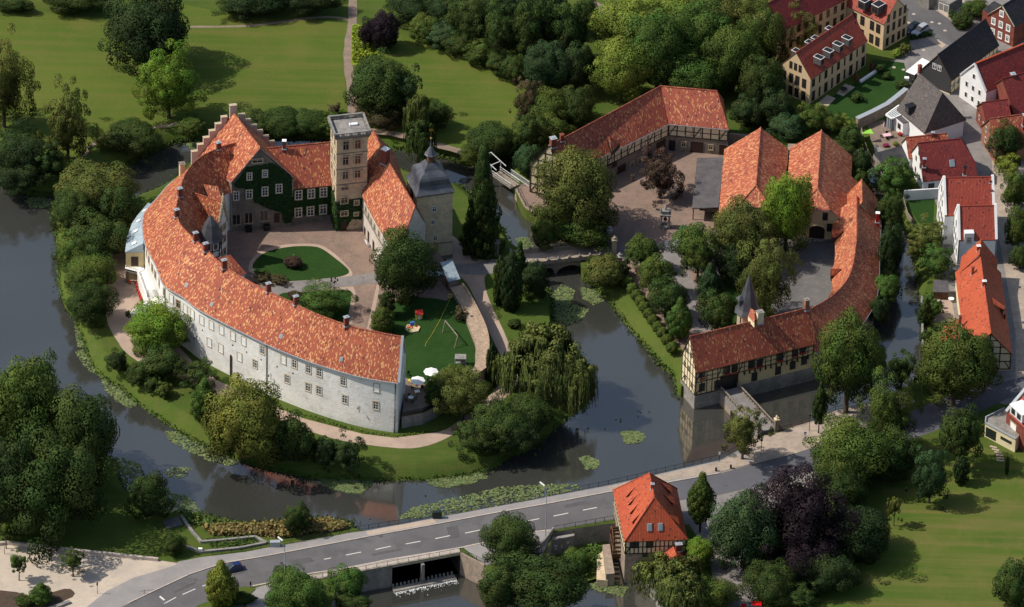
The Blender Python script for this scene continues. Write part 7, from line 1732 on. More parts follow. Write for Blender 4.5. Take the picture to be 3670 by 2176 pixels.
# graffiti gate box left of the race
gx_ = thing('sluice_hut', 'dark sluice wall box with white lettering below the road left of the mill', 'sluice', W(2020, 1960, -3)); P = [W2(1975, 1936, -.4), W2(2058, 1920, -.4), W2(2058, 1912, -.4), W2(1978, 1926, -.4)]; m = MB(); m.prism(P, -5, -.4); m.build('wall', 'grey_stone', gx_); wq = Wall(P[0], P[1]); m = MB()
for u, s in ((1.0, 'TT'), (2.2, 'I'), (3.5, 'W')):
    if s == 'TT': wq.beam(m, u - .35, -1.9, u + .35, -1.9, .12, .03); wq.beam(m, u - .12, -1.9, u - .12, -3.0, .12, .03); wq.beam(m, u + .2, -1.9, u + .2, -3.0, .1, .03)
    elif s == 'I': wq.beam(m, u, -1.9, u, -2.8, .14, .03)
    else: wq.beam(m, u - .3, -1.3, u - .15, -2.1, .1, .03); wq.beam(m, u - .15, -2.1, u, -1.4, .1, .03); wq.beam(m, u, -1.4, u + .15, -2.1, .1, .03); wq.beam(m, u + .15, -2.1, u + .3, -1.3, .1, .03)
m.build('painted_letters', 'paintwhite', gx_)
# ---- road bridge, weir
rbz = thing('weir_bridge', 'concrete road bridge over the weir with two dark openings and a middle pier', 'bridge', W(1500, 2020, 0)); e0, e1 = W2(1118, 2081, 0), W2(1652, 1981, 0); wb_ = Wall(e0, e1)
m = MB(); m.prism([wb_.pt(0, 0, .05).xy, wb_.pt(wb_.L, 0, .05).xy, wb_.pt(wb_.L, 0, -1.6).xy, wb_.pt(0, 0, -1.6).xy], -.5, .16); m.build('edge_beam', 'kerb', rbz)
uo0, uo1 = wb_.at(1405, 2070)[0], wb_.L - .3; m = MB(); m.prism([wb_.pt(4, 0, 0).xy, wb_.pt(uo0, 0, 0).xy, wb_.pt(uo0, 0, -1).xy, wb_.pt(4, 0, -1).xy], -5.3, -.5); m.build('abutment_wall', 'concrete', rbz)
m = MB(); q8 = [[wb_.pt(u, z, o) for u in (uo0, uo1) for z in (-5.2, -.5)] for o in (-.1, -8)]; f8, k8 = q8
for P in ((k8[0], k8[2], k8[3], k8[1]), (f8[0], k8[0], k8[1], f8[1]), (f8[2], k8[2], k8[3], f8[3]), (f8[1], k8[1], k8[3], f8[3])): m.face(P)
m.build('culvert', plain('culvert_shade_concrete', (.05, .05, .045), 1, 0), rbz)  # concrete colour darkened to stand in for shade under the road
um = wb_.at(1512, 2010)[0]; m = MB(); m.prism([wb_.pt(um - .3, 0, .9).xy, wb_.pt(um + .3, 0, .9).xy, wb_.pt(um + .3, 0, -.04).xy, wb_.pt(um - .3, 0, -.04).xy], -5.2, -.55); m.build('middle_pier', 'concrete', rbz)
we = thing('weir', 'low weir with a row of baffle blocks and white foaming water', 'weir', W(1530, 2085, -5)); a, b = W2(1408, 2118, -5), W2(1632, 2070, -5); m = MB(); m.bar(xyz(a, -4.95), xyz(b, -4.95), 1.4, .5)
m.build('sill', 'concrete', we); m = MB(); rgw = random.Random(5); nn = Vector((-(b - a).y, (b - a).x)).normalized()
for k in range(420):
    f = rgw.random(); q = a + (b - a) * f - nn * (.75 + rgw.expovariate(2.6)); s = rgw.uniform(.04, .14); m.face([(q.x - s * .5, q.y - s, -4.93), (q.x + s * .6, q.y - s * .8, -4.93), (q.x + s * .4, q.y + s, -4.92), (q.x - s * .4, q.y + s * .7, -4.92)])
fo = m.build('foam', 'foam', we); fo['kind'] = 'stuff'
for k in range(16): q = a + (b - a) * (k + .5) / 16 + nn * 1.0; m = MB(); m.box((q.x, q.y, -4.7), (.35, .35, 1.0), .2); m.build('baffle_block', 'grey_stone', we)
ww1 = MB(); p, q = W2(1652, 1983, 0), W2(1737, 2028, 0); ww1.bar(xyz(p, -2.4), xyz(q, -2.4), .5, 5.2); tag(ww1.build('wing_wall', 'stonewall'), 'patchy painted retaining wall right of the weir', 'wall')
ww2 = MB(); ww2.bar(xyz(W2(1940, 1960, 0), .4), xyz(W2(1984, 1902, 0), .4), .35, 1.0); tag(ww2.build('stair_wall', 'grey_stone'), 'short sloping parapet wall beside the lamp at the mill bridge', 'wall')
# ------------------------------------------------------------------ trees, shrubs, water plants
TREES = """
358 78 100 108 broad deep T .8|huge dark round tree standing alone on the park lawn
412 212 66 84 rough bright T .8|vivid green irregular young tree in front of the huge dark lawn tree
8 215 60 100 rough olive T 1|yellow-topped tree cut by the left edge of the photo
165 300 50 88 rough olive T 1|ragged thin tree with gaps beside the left park lawn
55 380 70 62 rough deep S .2|dark thicket at the left edge above the lake bank
40 425 85 34 broad deep S .2|low dark shrubs hanging over the lake bank at the left
120 400 40 45 rough dark S .2|dark shrub between the thicket and the ragged tree
30 8 50 24 broad dark S .2|clipped dark shrub in the top left corner
180 -8 80 42 broad dark T .3|dark shrub-like tree at the top edge left of the huge lawn tree
640 -2 90 44 broad deep T .3|low-hanging dark tree at the top edge right of the huge lawn tree
590 15 60 28 rough dark T .3|olive-green low tree touching the lawn at the top edge
760 -6 70 40 broad deep T 1|deep shadowed tree left of the park path at the top edge
325 334 84 36 dome dark S .1|long oval dark rhododendron mound on the park bank behind the moat
278 345 40 24 broad olive S .1|lighter shrub at the left end of the oval mound
468 310 42 24 dome mid S .1|small rounded shrub mound right of the oval one on the park bank
625 302 50 36 dome dark S .1|leftmost shrub of the dark hedge behind the stepped gable
690 300 58 40 dome dark S .1|second shrub of the dark hedge behind the great house
755 302 55 38 dome dark S .1|third shrub of the dark hedge left of the square tower
800 305 40 34 dome mid S .1|lighter end shrub of the hedge touching the square tower
816 268 15 14 rough brown S .1|little pinkish bush where the hedge meets the park path
905 82 26 38 broad purple T .2|smaller left half of the dark purple beech by the park path
940 76 38 50 dome purple T .2|dark purple copper beech between path and meadow
930 215 80 78 broad dark T .4|broad dark green tree right of the park path
985 232 40 56 rough blue T .3|bluish tree leaning on the broad dark tree by the path
935 282 52 32 rough brown S .1|brownish low shrub under the broad dark tree
1022 280 36 60 willow willow T .5|tall pale willow top rising behind the slate-domed tower
1022 345 48 62 willow dark T .3|hanging dark willow skirt behind the slate-domed tower
1068 282 32 34 broad dark T .3|small dark tree on the meadow side of the pale willow
1198 342 66 44 dome dark S .1|large domed shrub by the moat opposite the drawbridge
1150 378 30 24 broad mid S .1|lighter shrub left below the domed shrub by the moat
1180 492 56 132 conifer dark T .6|tall dark conifer standing between castle tower and moat
1012 22 60 40 broad deep T .5|deep green wood tree above the purple beech
1040 70 42 36 broad mid T .3|rounded shrub tree right of the purple beech at the wood edge
1085 85 42 34 broad blue T .3|bluish round tree at the wood edge above the meadow
1090 20 55 50 broad deep T 1|dark tree in the wood at the top edge, third from the path
1125 110 36 32 broad dark T .2|low bush of the wood edge descending to the right
1150 50 55 56 rough dark T 1|tall dark wood tree behind the descending edge bushes
1175 128 40 34 broad mid T .2|bright-topped bush of the wood edge near the meadow middle
1195 10 55 50 rough deep T 1|deep dark tree at the top edge above the wood middle
1225 150 38 34 broad dark T .2|dark bush of the wood edge over the meadow corner
1228 85 52 66 rough dark T 1|tall dark-green conifer-like tree in the middle of the wood
1262 30 50 60 rough deep T 1|dark narrow tree at the top edge right of the wood middle
1260 170 32 36 broad dark T .2|last edge bush where the wood meets the meadow corner
1300 80 48 82 rough dark T 1|tall shaggy tree with lighter top in the right wood
1345 25 50 55 broad deep T 1|dark tree at the top edge before the bright planes
1338 165 58 66 broad blue T .5|large round bluish tree at the right end of the wood
1385 85 50 75 rough dark T 1|dark tree between the round bluish tree and the bright planes
1432 40 36 48 broad dark T 1|dark tree in shadow at the left side of the bright planes
1410 165 44 58 broad deep T 1|dark tree behind the bluish tree next to the planes
1292 250 32 52 rough brown T .3|brownish thin tree on the bank right of the meadow
1345 270 52 52 broad mid T .3|fresh green round tree left of the stable roof
1408 262 52 52 broad dark T .3|dark round tree touching the stable roof
1300 330 42 52 rough dark T .3|dark tree above the drawbridge
1345 325 48 44 broad mid T .3|green tree on the slope above the stable gable
1292 395 32 40 broad blue S .2|bluish bush beside the white picket fence
1235 250 0 0 broad deep T 1|
1540 60 85 75 broad lime T 2|yellow-green plane tree at the top edge, leftmost of the giant planes
1520 170 72 78 broad lime T 2|bright yellow-green plane tree hanging over the stable roof bend
1610 120 80 95 broad fresh T 2|giant plane tree behind the stable roof, second from the left
1640 20 75 55 broad lime T 2|plane tree crown at the top edge above the stable
1690 185 72 62 broad fresh T 1|low front plane crown just above the stable ridge
1715 80 80 82 broad fresh T 2|giant green plane tree in the middle of the group
1785 30 70 60 broad olive T 2|olive plane tree at the top edge right of the group middle
1790 140 74 80 broad mid T 2|mid-green plane tree above the end of the stable roof
1862 95 60 84 rough mid T 2|airy tree at the right of the planes before the apartments
1880 15 62 50 broad olive T 2|olive tree crown at the top edge in front of the far apartment house
1938 55 56 58 rough olive T 2|thin loose tree in front of the half hidden apartment house
1862 205 55 66 broad dark T 1|dark tree between plane group and apartment gable
1828 272 40 40 broad deep T .5|deep shadow tree right of the stable end wall
1900 262 42 46 broad deep T .5|deep dark tree below the apartment gable
1925 312 45 34 broad blue T .3|bluish bush behind the left barn
1985 292 36 36 rough mid T .3|light green young tree behind the two barns
2030 300 34 28 broad mid S .2|green shrub by the end of the old town wall
2062 300 26 18 rough lime S .2|pale lime shrub beside the old town wall
2080 340 34 34 broad dark S .2|dark shrub by the creek right of the barns
2068 385 26 30 broad dark S .2|dark creek shrub behind the right barn corner
2110 400 24 34 broad deep S .2|deep green shrub filling the narrow creek
2105 440 22 26 broad dark S .2|bush on the creek bank beside the right barn
1408 470 92 108 broad olive T 1.2|big yellow-topped lime tree in front of the stable
1408 546 104 52 broad mid T .4|spreading lower crown under the yellow-topped lime by the bridge
1340 568 40 42 broad mid S .2|fresh bush on the quay left of the lime tree
1615 430 48 54 rough redleaf T 1.2|dark copper-leaved tree in the middle of the yard
1812 570 74 76 broad olive T 1.5|dark olive chestnut in front of the left barn
1925 518 60 92 broad bright T 1.5|tall bright green tree in front of the two barns
1872 690 58 88 rough olive T 1.5|olive-brown tree behind the spire turret
1692 592 44 44 broad fresh T 1.2|green round tree beside the yard road, top of the pair
1708 628 46 62 rough mid T 1.2|pale-flowering tree beside the yard road, lower of the pair
1735 698 34 52 egg blue T 1|bluish cone-shaped tree beside the yard road
1755 764 44 50 broad dark T 1|round dark linden left of the spire turret
1800 650 40 50 broad deep T 1|dark tree in the shade under the olive chestnut
1568 618 42 40 broad mid T 1.4|first round linden of the row, next to the bridge pillar
1600 672 42 46 broad mid T 1.4|second round linden of the row beside the hedge balls
1628 726 45 48 broad dark T 1.4|third, darker linden of the row beside the hedge balls
1662 775 34 46 egg fresh T 1.4|fourth, pointed linden of the row nearest the gatehouse
1478 664 48 42 dome olive S .1|large dark mound shrub at the foot of the arch bridge
1520 660 20 18 dome dark S .1|small shrub between mound shrub and first hedge ball
1452 640 18 18 dome dark S .1|small dark shrub growing against the bridge parapet
1222 690 18 60 column dark T .2|slim cypress at the left of the conifer clump by the island road
1250 692 30 68 column deep T .2|tall dark cypress in the middle of the clump by the island road
1270 632 22 38 cone dark T .2|pointed conifer top behind the cypress clump
1308 690 34 46 broad deep S .1|dark shrub right of the cypress clump at the bridge foot
1258 791 17 12 dome dark S .1|tiny domed shrub alone on the island lawn
1203 893 17 50 column deep S .1|narrow dark cypress against the curving garden wall
1332 886 108 100 willow willow T .6|great golden-green weeping willow on the island shore
1238 905 38 52 willow willow T .4|smaller weeping willow left of the great one, over the path
1415 935 52 72 willow willow T .3|lower weeping willow at the water's edge right of the great one
1290 1010 58 48 dome dark S .1|dark rounded shrub under the willow on the shore
1215 1040 68 56 broad dark S .2|wide dark shrub at the south-east corner of the island
1262 1062 54 42 broad deep S .1|deep green low shrub at the island corner waterline
1165 1072 46 40 rough dark S .1|feathery dark shrub beside the gravel bend
1132 968 56 62 rough olive T 1|feathery grey-green tree over the garden wall end
1080 940 34 30 broad mid S .1 3|garden bush beside the white parasols
1112 915 30 24 broad mid S .1 3|leafy garden bush below the hammock
1062 968 22 24 broad dark S .1 3|garden bush at the terrace corner
987 650 70 88 broad dark T 1 3|large dark tree at the foot of the slate-domed tower
946 745 22 32 column dark S .1 3|upper part of the clipped hedge strip by the courtyard
936 785 30 32 column mid S .1 3|lower part of the clipped hedge strip by the courtyard
790 738 56 38 rough fresh S .2 3|leafy green shrub showing above the long orange roof
722 722 22 10 dome redleaf S .1 3|small reddish rose bush left of the leafy courtyard shrub
717 641 24 15 dome redleaf S .1 3|round rose bed in the middle of the oval lawn
640 678 24 12 rough brown S .1 3|pink rose bed at the left rim of the oval lawn
680 684 26 10 rough brown S .1 3|pink rose bed at the lower rim of the oval lawn
1125 770 15 15 rough brown S .1 3|reddish-pink shrub against the garden wall
383 806 70 64 broad bright T 1|bright yellow-green tree against the white castle wall
398 890 50 44 broad dark T .3|dark tree directly below the bright wall tree
340 915 30 28 broad dark S .1|dark round shrub left of the dark wall tree
288 885 24 28 broad deep S .1|dark shrub at the tip of the island path
485 912 42 30 rough dark T 1|grey-green open shrub tree on the island path
400 952 20 20 broad mid S .1|little round bush on the island lawn
375 940 20 20 broad dark S .1|dark little bush left of the round bush
500 978 36 50 egg fresh T .3|fresh dark-green tree by the bend of the island lawn
602 1030 88 98 broad yelgreen T .8|big tree with yellowing patches in front of the white wall
560 1060 45 50 broad mid T .5|green lower crown left of the yellowing tree
715 1074 50 58 broad dark T .5|dark tree right of the yellowing tree
793 1106 30 36 broad deep S .1|deep dark shrub, left of two by the island lawn edge
847 1112 38 40 rough deep S .1|deep dark shrub, right of two by the island lawn edge
236 462 90 68 broad olive T 1|big olive-topped tree between lake and castle
180 520 52 58 broad dark T .6|dark tree on the lake shore under the olive-topped tree
290 510 48 60 broad dark T .6|dark tree next to the blue metal roof
240 585 72 62 rough dark T .5|shaggy dark tree in the middle of the lakeside belt
180 620 44 48 broad mid T .3|green shrub tree overhanging the lake
215 670 62 52 broad mid T .3|mid-green tree opposite the castle annex
222 742 56 54 broad dark T .3|dark rounded tree at the lower end of the lakeside belt
58 1015 96 134 broad mid T 1|enormous dark tree in the lower left corner, left crown
192 1070 84 114 broad dark T 1|enormous dark tree in the lower left, crown reaching over the moat
118 1190 110 120 rough dark T 1|dark lower crown hanging over the grass in the lower left
10 1190 70 110 broad deep T 1|dark tree crown cut by the left edge near the bottom
363 1215 48 52 broad dark T .4|round dark tree on the lower moat bank
425 1330 24 26 broad dark S .1|small bush by the overgrown lock basin
727 1268 30 35 broad dark T .4|small dark tree alone on the reedy spit
540 1425 40 52 egg yellow T .6|yellow-green young tree on the traffic island
590 1462 34 14 dome dark S .1|low dark groundcover bush on the traffic island
720 1452 66 58 broad fresh T .4|round green tree at the bottom edge below the road
690 1400 20 20 broad dark S .1|bush climbing to the road edge lamp
850 1425 40 40 broad fresh T .3|light green bush left of the weir
865 1475 40 24 broad dark S .1|dark bush at the bottom edge by the pool
1245 1318 62 58 broad dark T .6|dark tree right of the weir retaining wall
1320 1430 105 68 broad dark T .4|broad olive-dark tree at the bottom edge left of the mill race
1225 1440 50 60 broad dark T .4|dark tree at the bottom edge beside the pool
1405 1372 32 28 broad fresh S .1 -4.3|bright weeds bush in the basin left of the mill race
1640 1425 88 76 willow willow T .6|yellow-green weeping willow in front of the mill
1715 1452 75 46 broad mid T .4|green bush tree at the bottom edge right of the mill willow
1715 1215 35 56 egg mid T 3.4|slim young street tree beside the mill roof
1714 1350 34 34 broad bright T 1|yellow-green small tree beside the mill annex
1820 1300 78 92 broad blue T .8|dark blue-green tree left of the copper beech
1952 1265 94 104 rough purple T 1|big dark purple copper beech near the bottom right
1965 1350 72 66 rough purple T .5|lower drooping crown of the purple copper beech
2095 1305 78 66 dome deep T .2|deep green dome tree right of the copper beech
2020 1400 70 50 broad deep T .2|deep dark undergrowth tree below the copper beech
1885 1425 58 52 broad dark T .4|dark tree at the bottom edge under the blue-green tree
1945 1462 50 32 rough dark T .3|tufted tree at the bottom edge centre right
2080 1110 92 84 broad mid T .8|green tree with yellow sprays beside the old road
2060 1180 60 56 broad dark T .5|dark lower crown under the yellow-sprayed tree
2170 1020 54 88 rough mid T 1|tall light green tree behind the yellow-sprayed one
2180 1110 60 60 broad dark T .6|dark tree on the meadow edge right of the yellow-sprayed one
2075 885 78 108 broad mid T 3|tall lime tree with bare trunk right of the gatehouse
2005 985 20 48 egg dark T 3|slim dark young tree between gatehouse and tall lime
2205 908 38 44 rough dark T 1|small dark tree over the narrow east moat
2335 895 88 92 broad mid T 2.5|big tree covering the corner of the long orange house
2380 860 45 48 broad mid T 2|upper right crown over the orange roof
2352 1062 48 62 broad dark T 3|tree with bright top before the cream extension
2350 1150 20 34 column deep T .2|ivy-dark trunk growth under the bright-topped tree
2275 1168 38 62 rough blue T .6|blue-green young tree on the meadow
2188 1238 16 30 rough olive T 2|very thin sapling beside the deep green dome tree
2485 1430 42 60 broad dark T .3|dark tree cut by the right edge at the bottom
2462 1138 5 22 column dark S .1|little dark column conifer below the cream extension
1818 1055 42 52 rough olive T 2.4|small olive tree beside the gatehouse bridge
2190 430 48 44 rough fresh T .4|green overhanging tree on the creek right of the barns
2180 520 32 48 broad dark S .1|dark shrub tree along the outer wall of the curved range
2178 610 30 60 broad deep S .1|deep dark creeper trees along the outer wall of the curved range
2165 705 32 32 broad fresh S .1|round fresh bush in the moat at the foot of the curved range
2150 760 24 34 broad deep S .1|dark bush in the moat under the range buttress
2268 575 46 32 rough olive T .5|grey-green thin tree over the east moat
2292 640 42 38 rough fresh T .4|fresh green tree below the lower white house
2240 612 22 26 rough olive S .1|thin waterside shrub on the east moat
2272 732 16 18 broad fresh S .1|small bush left of the garden shed
2262 762 20 34 egg dark S .1|dark column shrub on the moat wall
2285 755 20 22 broad fresh S .1|light bush beside the riverside patio
2300 800 22 12 broad dark S .1|low box shrub on the riverside patio
2265 822 16 16 broad dark S .1|grey bush behind the moat wall
2262 852 12 18 egg dark S .1|small pointed shrub behind the moat wall
2455 345 44 46 broad dark T .5|dark tree in front of the old brick house
2470 405 42 32 willow lime T 1|pale golden weeping tree at the right edge
2482 470 32 50 broad mid T .6|green tree at the right edge opposite the white houses
2492 560 34 56 broad mid T .6|green tree at the right edge below the pale weeping tree
2495 630 24 30 broad dark T .3|dark bush at the right edge by the lane
2352 50 30 22 column dark S .1|clipped hedge block beside the main street
2385 22 40 24 broad mid S .1|garden shrubs behind the clipped street hedge
2192 130 14 12 dome lime S .1|white-flowering round bush before the apartment house with dormers
2212 120 14 14 rough olive S .1|little maple by the white-flowering bush
2150 165 16 12 broad dark S .1|dark shrub at the apartment house corner
2168 185 14 10 broad dark S .1|dark hedge shrub by the apartment terraces
2205 205 20 12 broad dark S .1|hedge clump on the apartment lawn
2095 238 16 12 broad dark S .1|terrace shrub of the apartment house
2235 190 8 6 broad dark S .1|tiny bush next to the white shed
2245 200 18 10 broad dark S .1|hedge by the grey-roofed house
2265 555 14 9 dome lime S .1|yellow hydrangea bush in the small back garden
2290 550 14 8 rough brown S .1|pink flowering bush in the small back garden
2405 285 12 22 rough dark S .2|bare climbing shrub on the end wall of the grey-roofed house
2440 272 8 14 broad dark S .1|shrub on the brick cottage corner
178 1368 24 24 rough mid T 2.2|young sapling with thin trunk on the gravel lot, right one
46 1378 18 22 rough mid T 2.2|young sapling with thin trunk on the gravel lot, left one
14 1298 18 26 rough mid T 2.0|young sapling at the left edge by the low white wall
100 1450 28 26 egg fresh S .1|small green shrub in the flower bed at the bottom left
60 1468 26 12 broad dark S .1|dark low bush in the flower bed corner
313 768 7 9 broad dark S .5|potted shrub beside the white stairs
"""
def parse_trees():
    for ln in TREES.strip().split('\n'):
        a, lab = ln.split('|'); t = a.split(); x, y, rx, ry = [float(v) * 1.4662 for v in t[:4]]
        if rx < 1: continue
        kind, colr, ts, trunk = t[4], t[5], t[6], float(t[7]); z0 = float(t[8]) if len(t) > 8 else 0.0
        nm = ('willow_tree' if kind == 'willow' else 'conifer_tree' if kind in ('conifer', 'cone') else 'tree') if ts == 'T' else 'shrub'
        tree(x, y, rx, ry, kind, colr, lab, nm, trunk, z0=z0, cat='tree' if ts == 'T' else 'shrub')
parse_trees()
for k, (x, y) in enumerate([(1360, 770), (1402, 828), (1440, 888), (1478, 938), (1507, 992), (1545, 1052), (1585, 1108), (1625, 1168), (1665, 1218), (1708, 1282), (1750, 1352)]):
    tree(1700 + x / 2.473, 700 + y / 2.473, 22, 23, 'ball', 'mid', 'round clipped hedge ball in the row between moat lawn and lindens', 'hedge_ball', .1, 'hedge ball', 'clipped hedge balls along the moat lawn', cls='mid')
rg = random.Random(11)
def scatter_pads(name, label, px, n, size=.36, color=(.135, .170, .068), z=ZW, up=.12):
    poly = [W2(*p, z) for p in px]; xs = [p.x for p in poly]; ys = [p.y for p in poly]; mb = MB(); tl = []; c = 0
    n = int(n * 1.15)
    cl = [Vector((rg.uniform(min(xs), max(xs)), rg.uniform(min(ys), max(ys)))) for _ in range(26)]
    while c < n:
        p = Vector((rg.uniform(min(xs), max(xs)), rg.uniform(min(ys), max(ys)))) if rg.random() < .72 else rg.choice(cl) + Vector((rg.gauss(0, .8), rg.gauss(0, .8)))
        c += 1
        if not inside(p, poly): continue
        nn = Vector((rg.gauss(0, .22), rg.gauss(0, .22), 1)); leafcard(mb, xyz(p, z + rg.uniform(.02, up)), nn, size * 1.5, rg, (rg.uniform(.35, .9), rg.random()), tl)
    o = leafstuff(name, mb, tl, color); o['label'] = label; return o
PADS = [('on the water off the lower left bank', [(385, 1650), (440, 1640), (505, 1665), (520, 1700), (570, 1730), (605, 1745), (612, 1770), (660, 1775), (720, 1820), (700, 1850), (640, 1850), (590, 1845), (560, 1820), (500, 1780), (450, 1740), (400, 1700)], 3000),
 ('along the upper left island shore', [(270, 1260), (300, 1255), (350, 1320), (355, 1345), (340, 1345), (300, 1310)], 420), ('along the left island shore', [(355, 1345), (400, 1360), (460, 1400), (490, 1450), (470, 1465), (420, 1440), (380, 1400)], 900),
 ('below the yellowing tree on the island shore', [(590, 1550), (640, 1545), (680, 1570), (760, 1620), (850, 1660), (830, 1672), (740, 1650), (680, 1620), (610, 1580)], 1500), ('below the middle of the island lawn', [(1135, 1712), (1200, 1715), (1330, 1722), (1335, 1740), (1290, 1770), (1240, 1765), (1180, 1750)], 1300),
 ('at the island corner shore', [(1530, 1722), (1600, 1705), (1745, 1678), (1745, 1715), (1680, 1735), (1600, 1748), (1540, 1742)], 1300), ('along the road railing', [(1425, 1862), (1480, 1820), (1560, 1800), (1700, 1770), (1800, 1745), (1900, 1740), (2070, 1735), (2080, 1755), (1900, 1790), (1700, 1830), (1550, 1852)], 3200),
 ('in the open moat, upper patch', [(2225, 1550), (2260, 1540), (2300, 1550), (2315, 1565), (2290, 1590), (2240, 1590)], 420), ('in the open moat, lower patch', [(2075, 1640), (2110, 1635), (2150, 1655), (2140, 1680), (2100, 1685)], 330), ('in front of the arch bridge', [(1975, 1060), (2010, 1020), (2060, 1040), (2050, 1090), (2110, 1110), (2080, 1150), (2030, 1165), (1985, 1150)], 1300),
 ('beside the dome shrub below the bridge', [(2080, 1030), (2130, 1040), (2165, 1080), (2130, 1095), (2090, 1070)], 420), ('near the quay above the bridge', [(1850, 855), (1895, 850), (1915, 890), (1880, 900), (1855, 885)], 260), ('by the left park bank', [(90, 720), (140, 700), (185, 720), (175, 745), (110, 745)], 420),
 ('in the moat behind the stepped gable', [(665, 515), (720, 508), (740, 530), (680, 535)], 350), ('in the left pool by the mill race', [(2100, 2090), (2200, 2085), (2250, 2105), (2230, 2140), (2110, 2110)], 500), ('at the upper left shore under the belt trees', [(265, 1150), (300, 1200), (310, 1250), (275, 1240)], 260), ('floating in the lower moat', [(590, 1690), (630, 1670), (690, 1680), (650, 1715), (600, 1715)], 130)]
for where, px, n in PADS:
    scatter_pads('lily_pads', 'patch of pale green lily pads ' + where, px, n, z=ZP if 'race' in where else ZW)
def tufts(name, label, L0, n, color, size, zf, spread=1.1, hgt=1.0):
    mb = MB(); tl = []
    for k in range(n):
        i = rg.randrange(len(L0)); a, b = L0[i], L0[(i + 1) % len(L0)]; p = a + (b - a) * rg.random() + Vector((rg.gauss(0, spread), rg.gauss(0, spread))); a_ = rg.uniform(0, 6.28)
        leafcard(mb, xyz(p, zf + rg.uniform(0, hgt)), Vector((math.cos(a_), math.sin(a_), rg.uniform(.1, 1.2))), size, rg, (rg.uniform(.3, .8), rg.random()), tl)
    o = leafstuff(name, mb, tl, color); o['label'] = label; return o
def nat(L, lst): return [p for i, p in enumerate(L) if len(lst[(i // 3) % len(lst)]) < 3]
tufts('bank_grass', 'rough grass and reeds fringing the natural moat banks', nat([w.lerp(t, .12) for w, t in zip(OWs, OTj)], outer), 9000, (.055, .085, .02), .5, ZW, .55, .8)
tufts('bank_grass', 'rough grass and reeds fringing the castle island', [w.lerp(t, .12) for w, t in zip(IWs, ITj)], 7000, (.06, .10, .02), .45, ZW, .5, .7)
def patch(name, label, px, n, color, size, z0, h):
    poly = [W2(*p, z0) for p in px]; xs = [p.x for p in poly]; ys = [p.y for p in poly]; mb = MB(); tl = []; c = 0
    while c < n:
        p = Vector((rg.uniform(min(xs), max(xs)), rg.uniform(min(ys), max(ys))))
        c += 1
        if inside(p, poly): leafcard(mb, xyz(p, z0 + h * rg.random() ** 1.6), Vector((rg.gauss(0, .6), rg.gauss(0, .6), .8)), size, rg, (rg.uniform(.25, .85), rg.random()), tl)
    o = leafstuff(name, mb, tl, color); o['label'] = label; return o
patch('dry_reeds', 'dry golden grass covering the spit between moat and road', [(720, 1895), (850, 1890), (960, 1885), (1050, 1875), (1180, 1870), (1260, 1895), (1200, 1910), (1000, 1935), (930, 1925), (760, 1925)], 9000, (.20, .155, .055), .55, -.2, 1.4)
patch('reeds', 'green reeds on the bank left of the dry spit', [(645, 1840), (720, 1860), (840, 1880), (860, 1895), (730, 1895), (690, 1890), (655, 1870)], 2600, (.08, .12, .025), .55, -.6, 1.4)
patch('weeds', 'weeds growing inside the walled lock basin', [(740, 1935), (900, 1920), (940, 1935), (900, 1955), (760, 1972)], 1600, (.06, .10, .02), .45, -.2, .7)
patch('weeds', 'weeds in the basin between sluice hut and mill race', [(1950, 2050), (2060, 1985), (2150, 1960), (2150, 2050), (2100, 2075), (1990, 2110)], 2600, (.06, .11, .02), .5, -4.3, 1.3)
patch('wall_plants', 'strip of low green plants at the foot of the white castle wall', [(1000, 1458), (1217, 1520), (1300, 1543), (1410, 1560), (1580, 1536), (1580, 1546), (1474, 1562), (1413, 1569), (1300, 1553), (1217, 1532), (1085, 1497), (1000, 1466)], 3500, (.085, .12, .02), .35, 0, .4)
patch('bright_groundcover', 'yellow-green groundcover beside the park path', [(1264, 95), (1310, 98), (1345, 170), (1360, 192), (1310, 212), (1280, 226), (1260, 224)], 2500, (.18, .23, .02), .55, 0, .5)
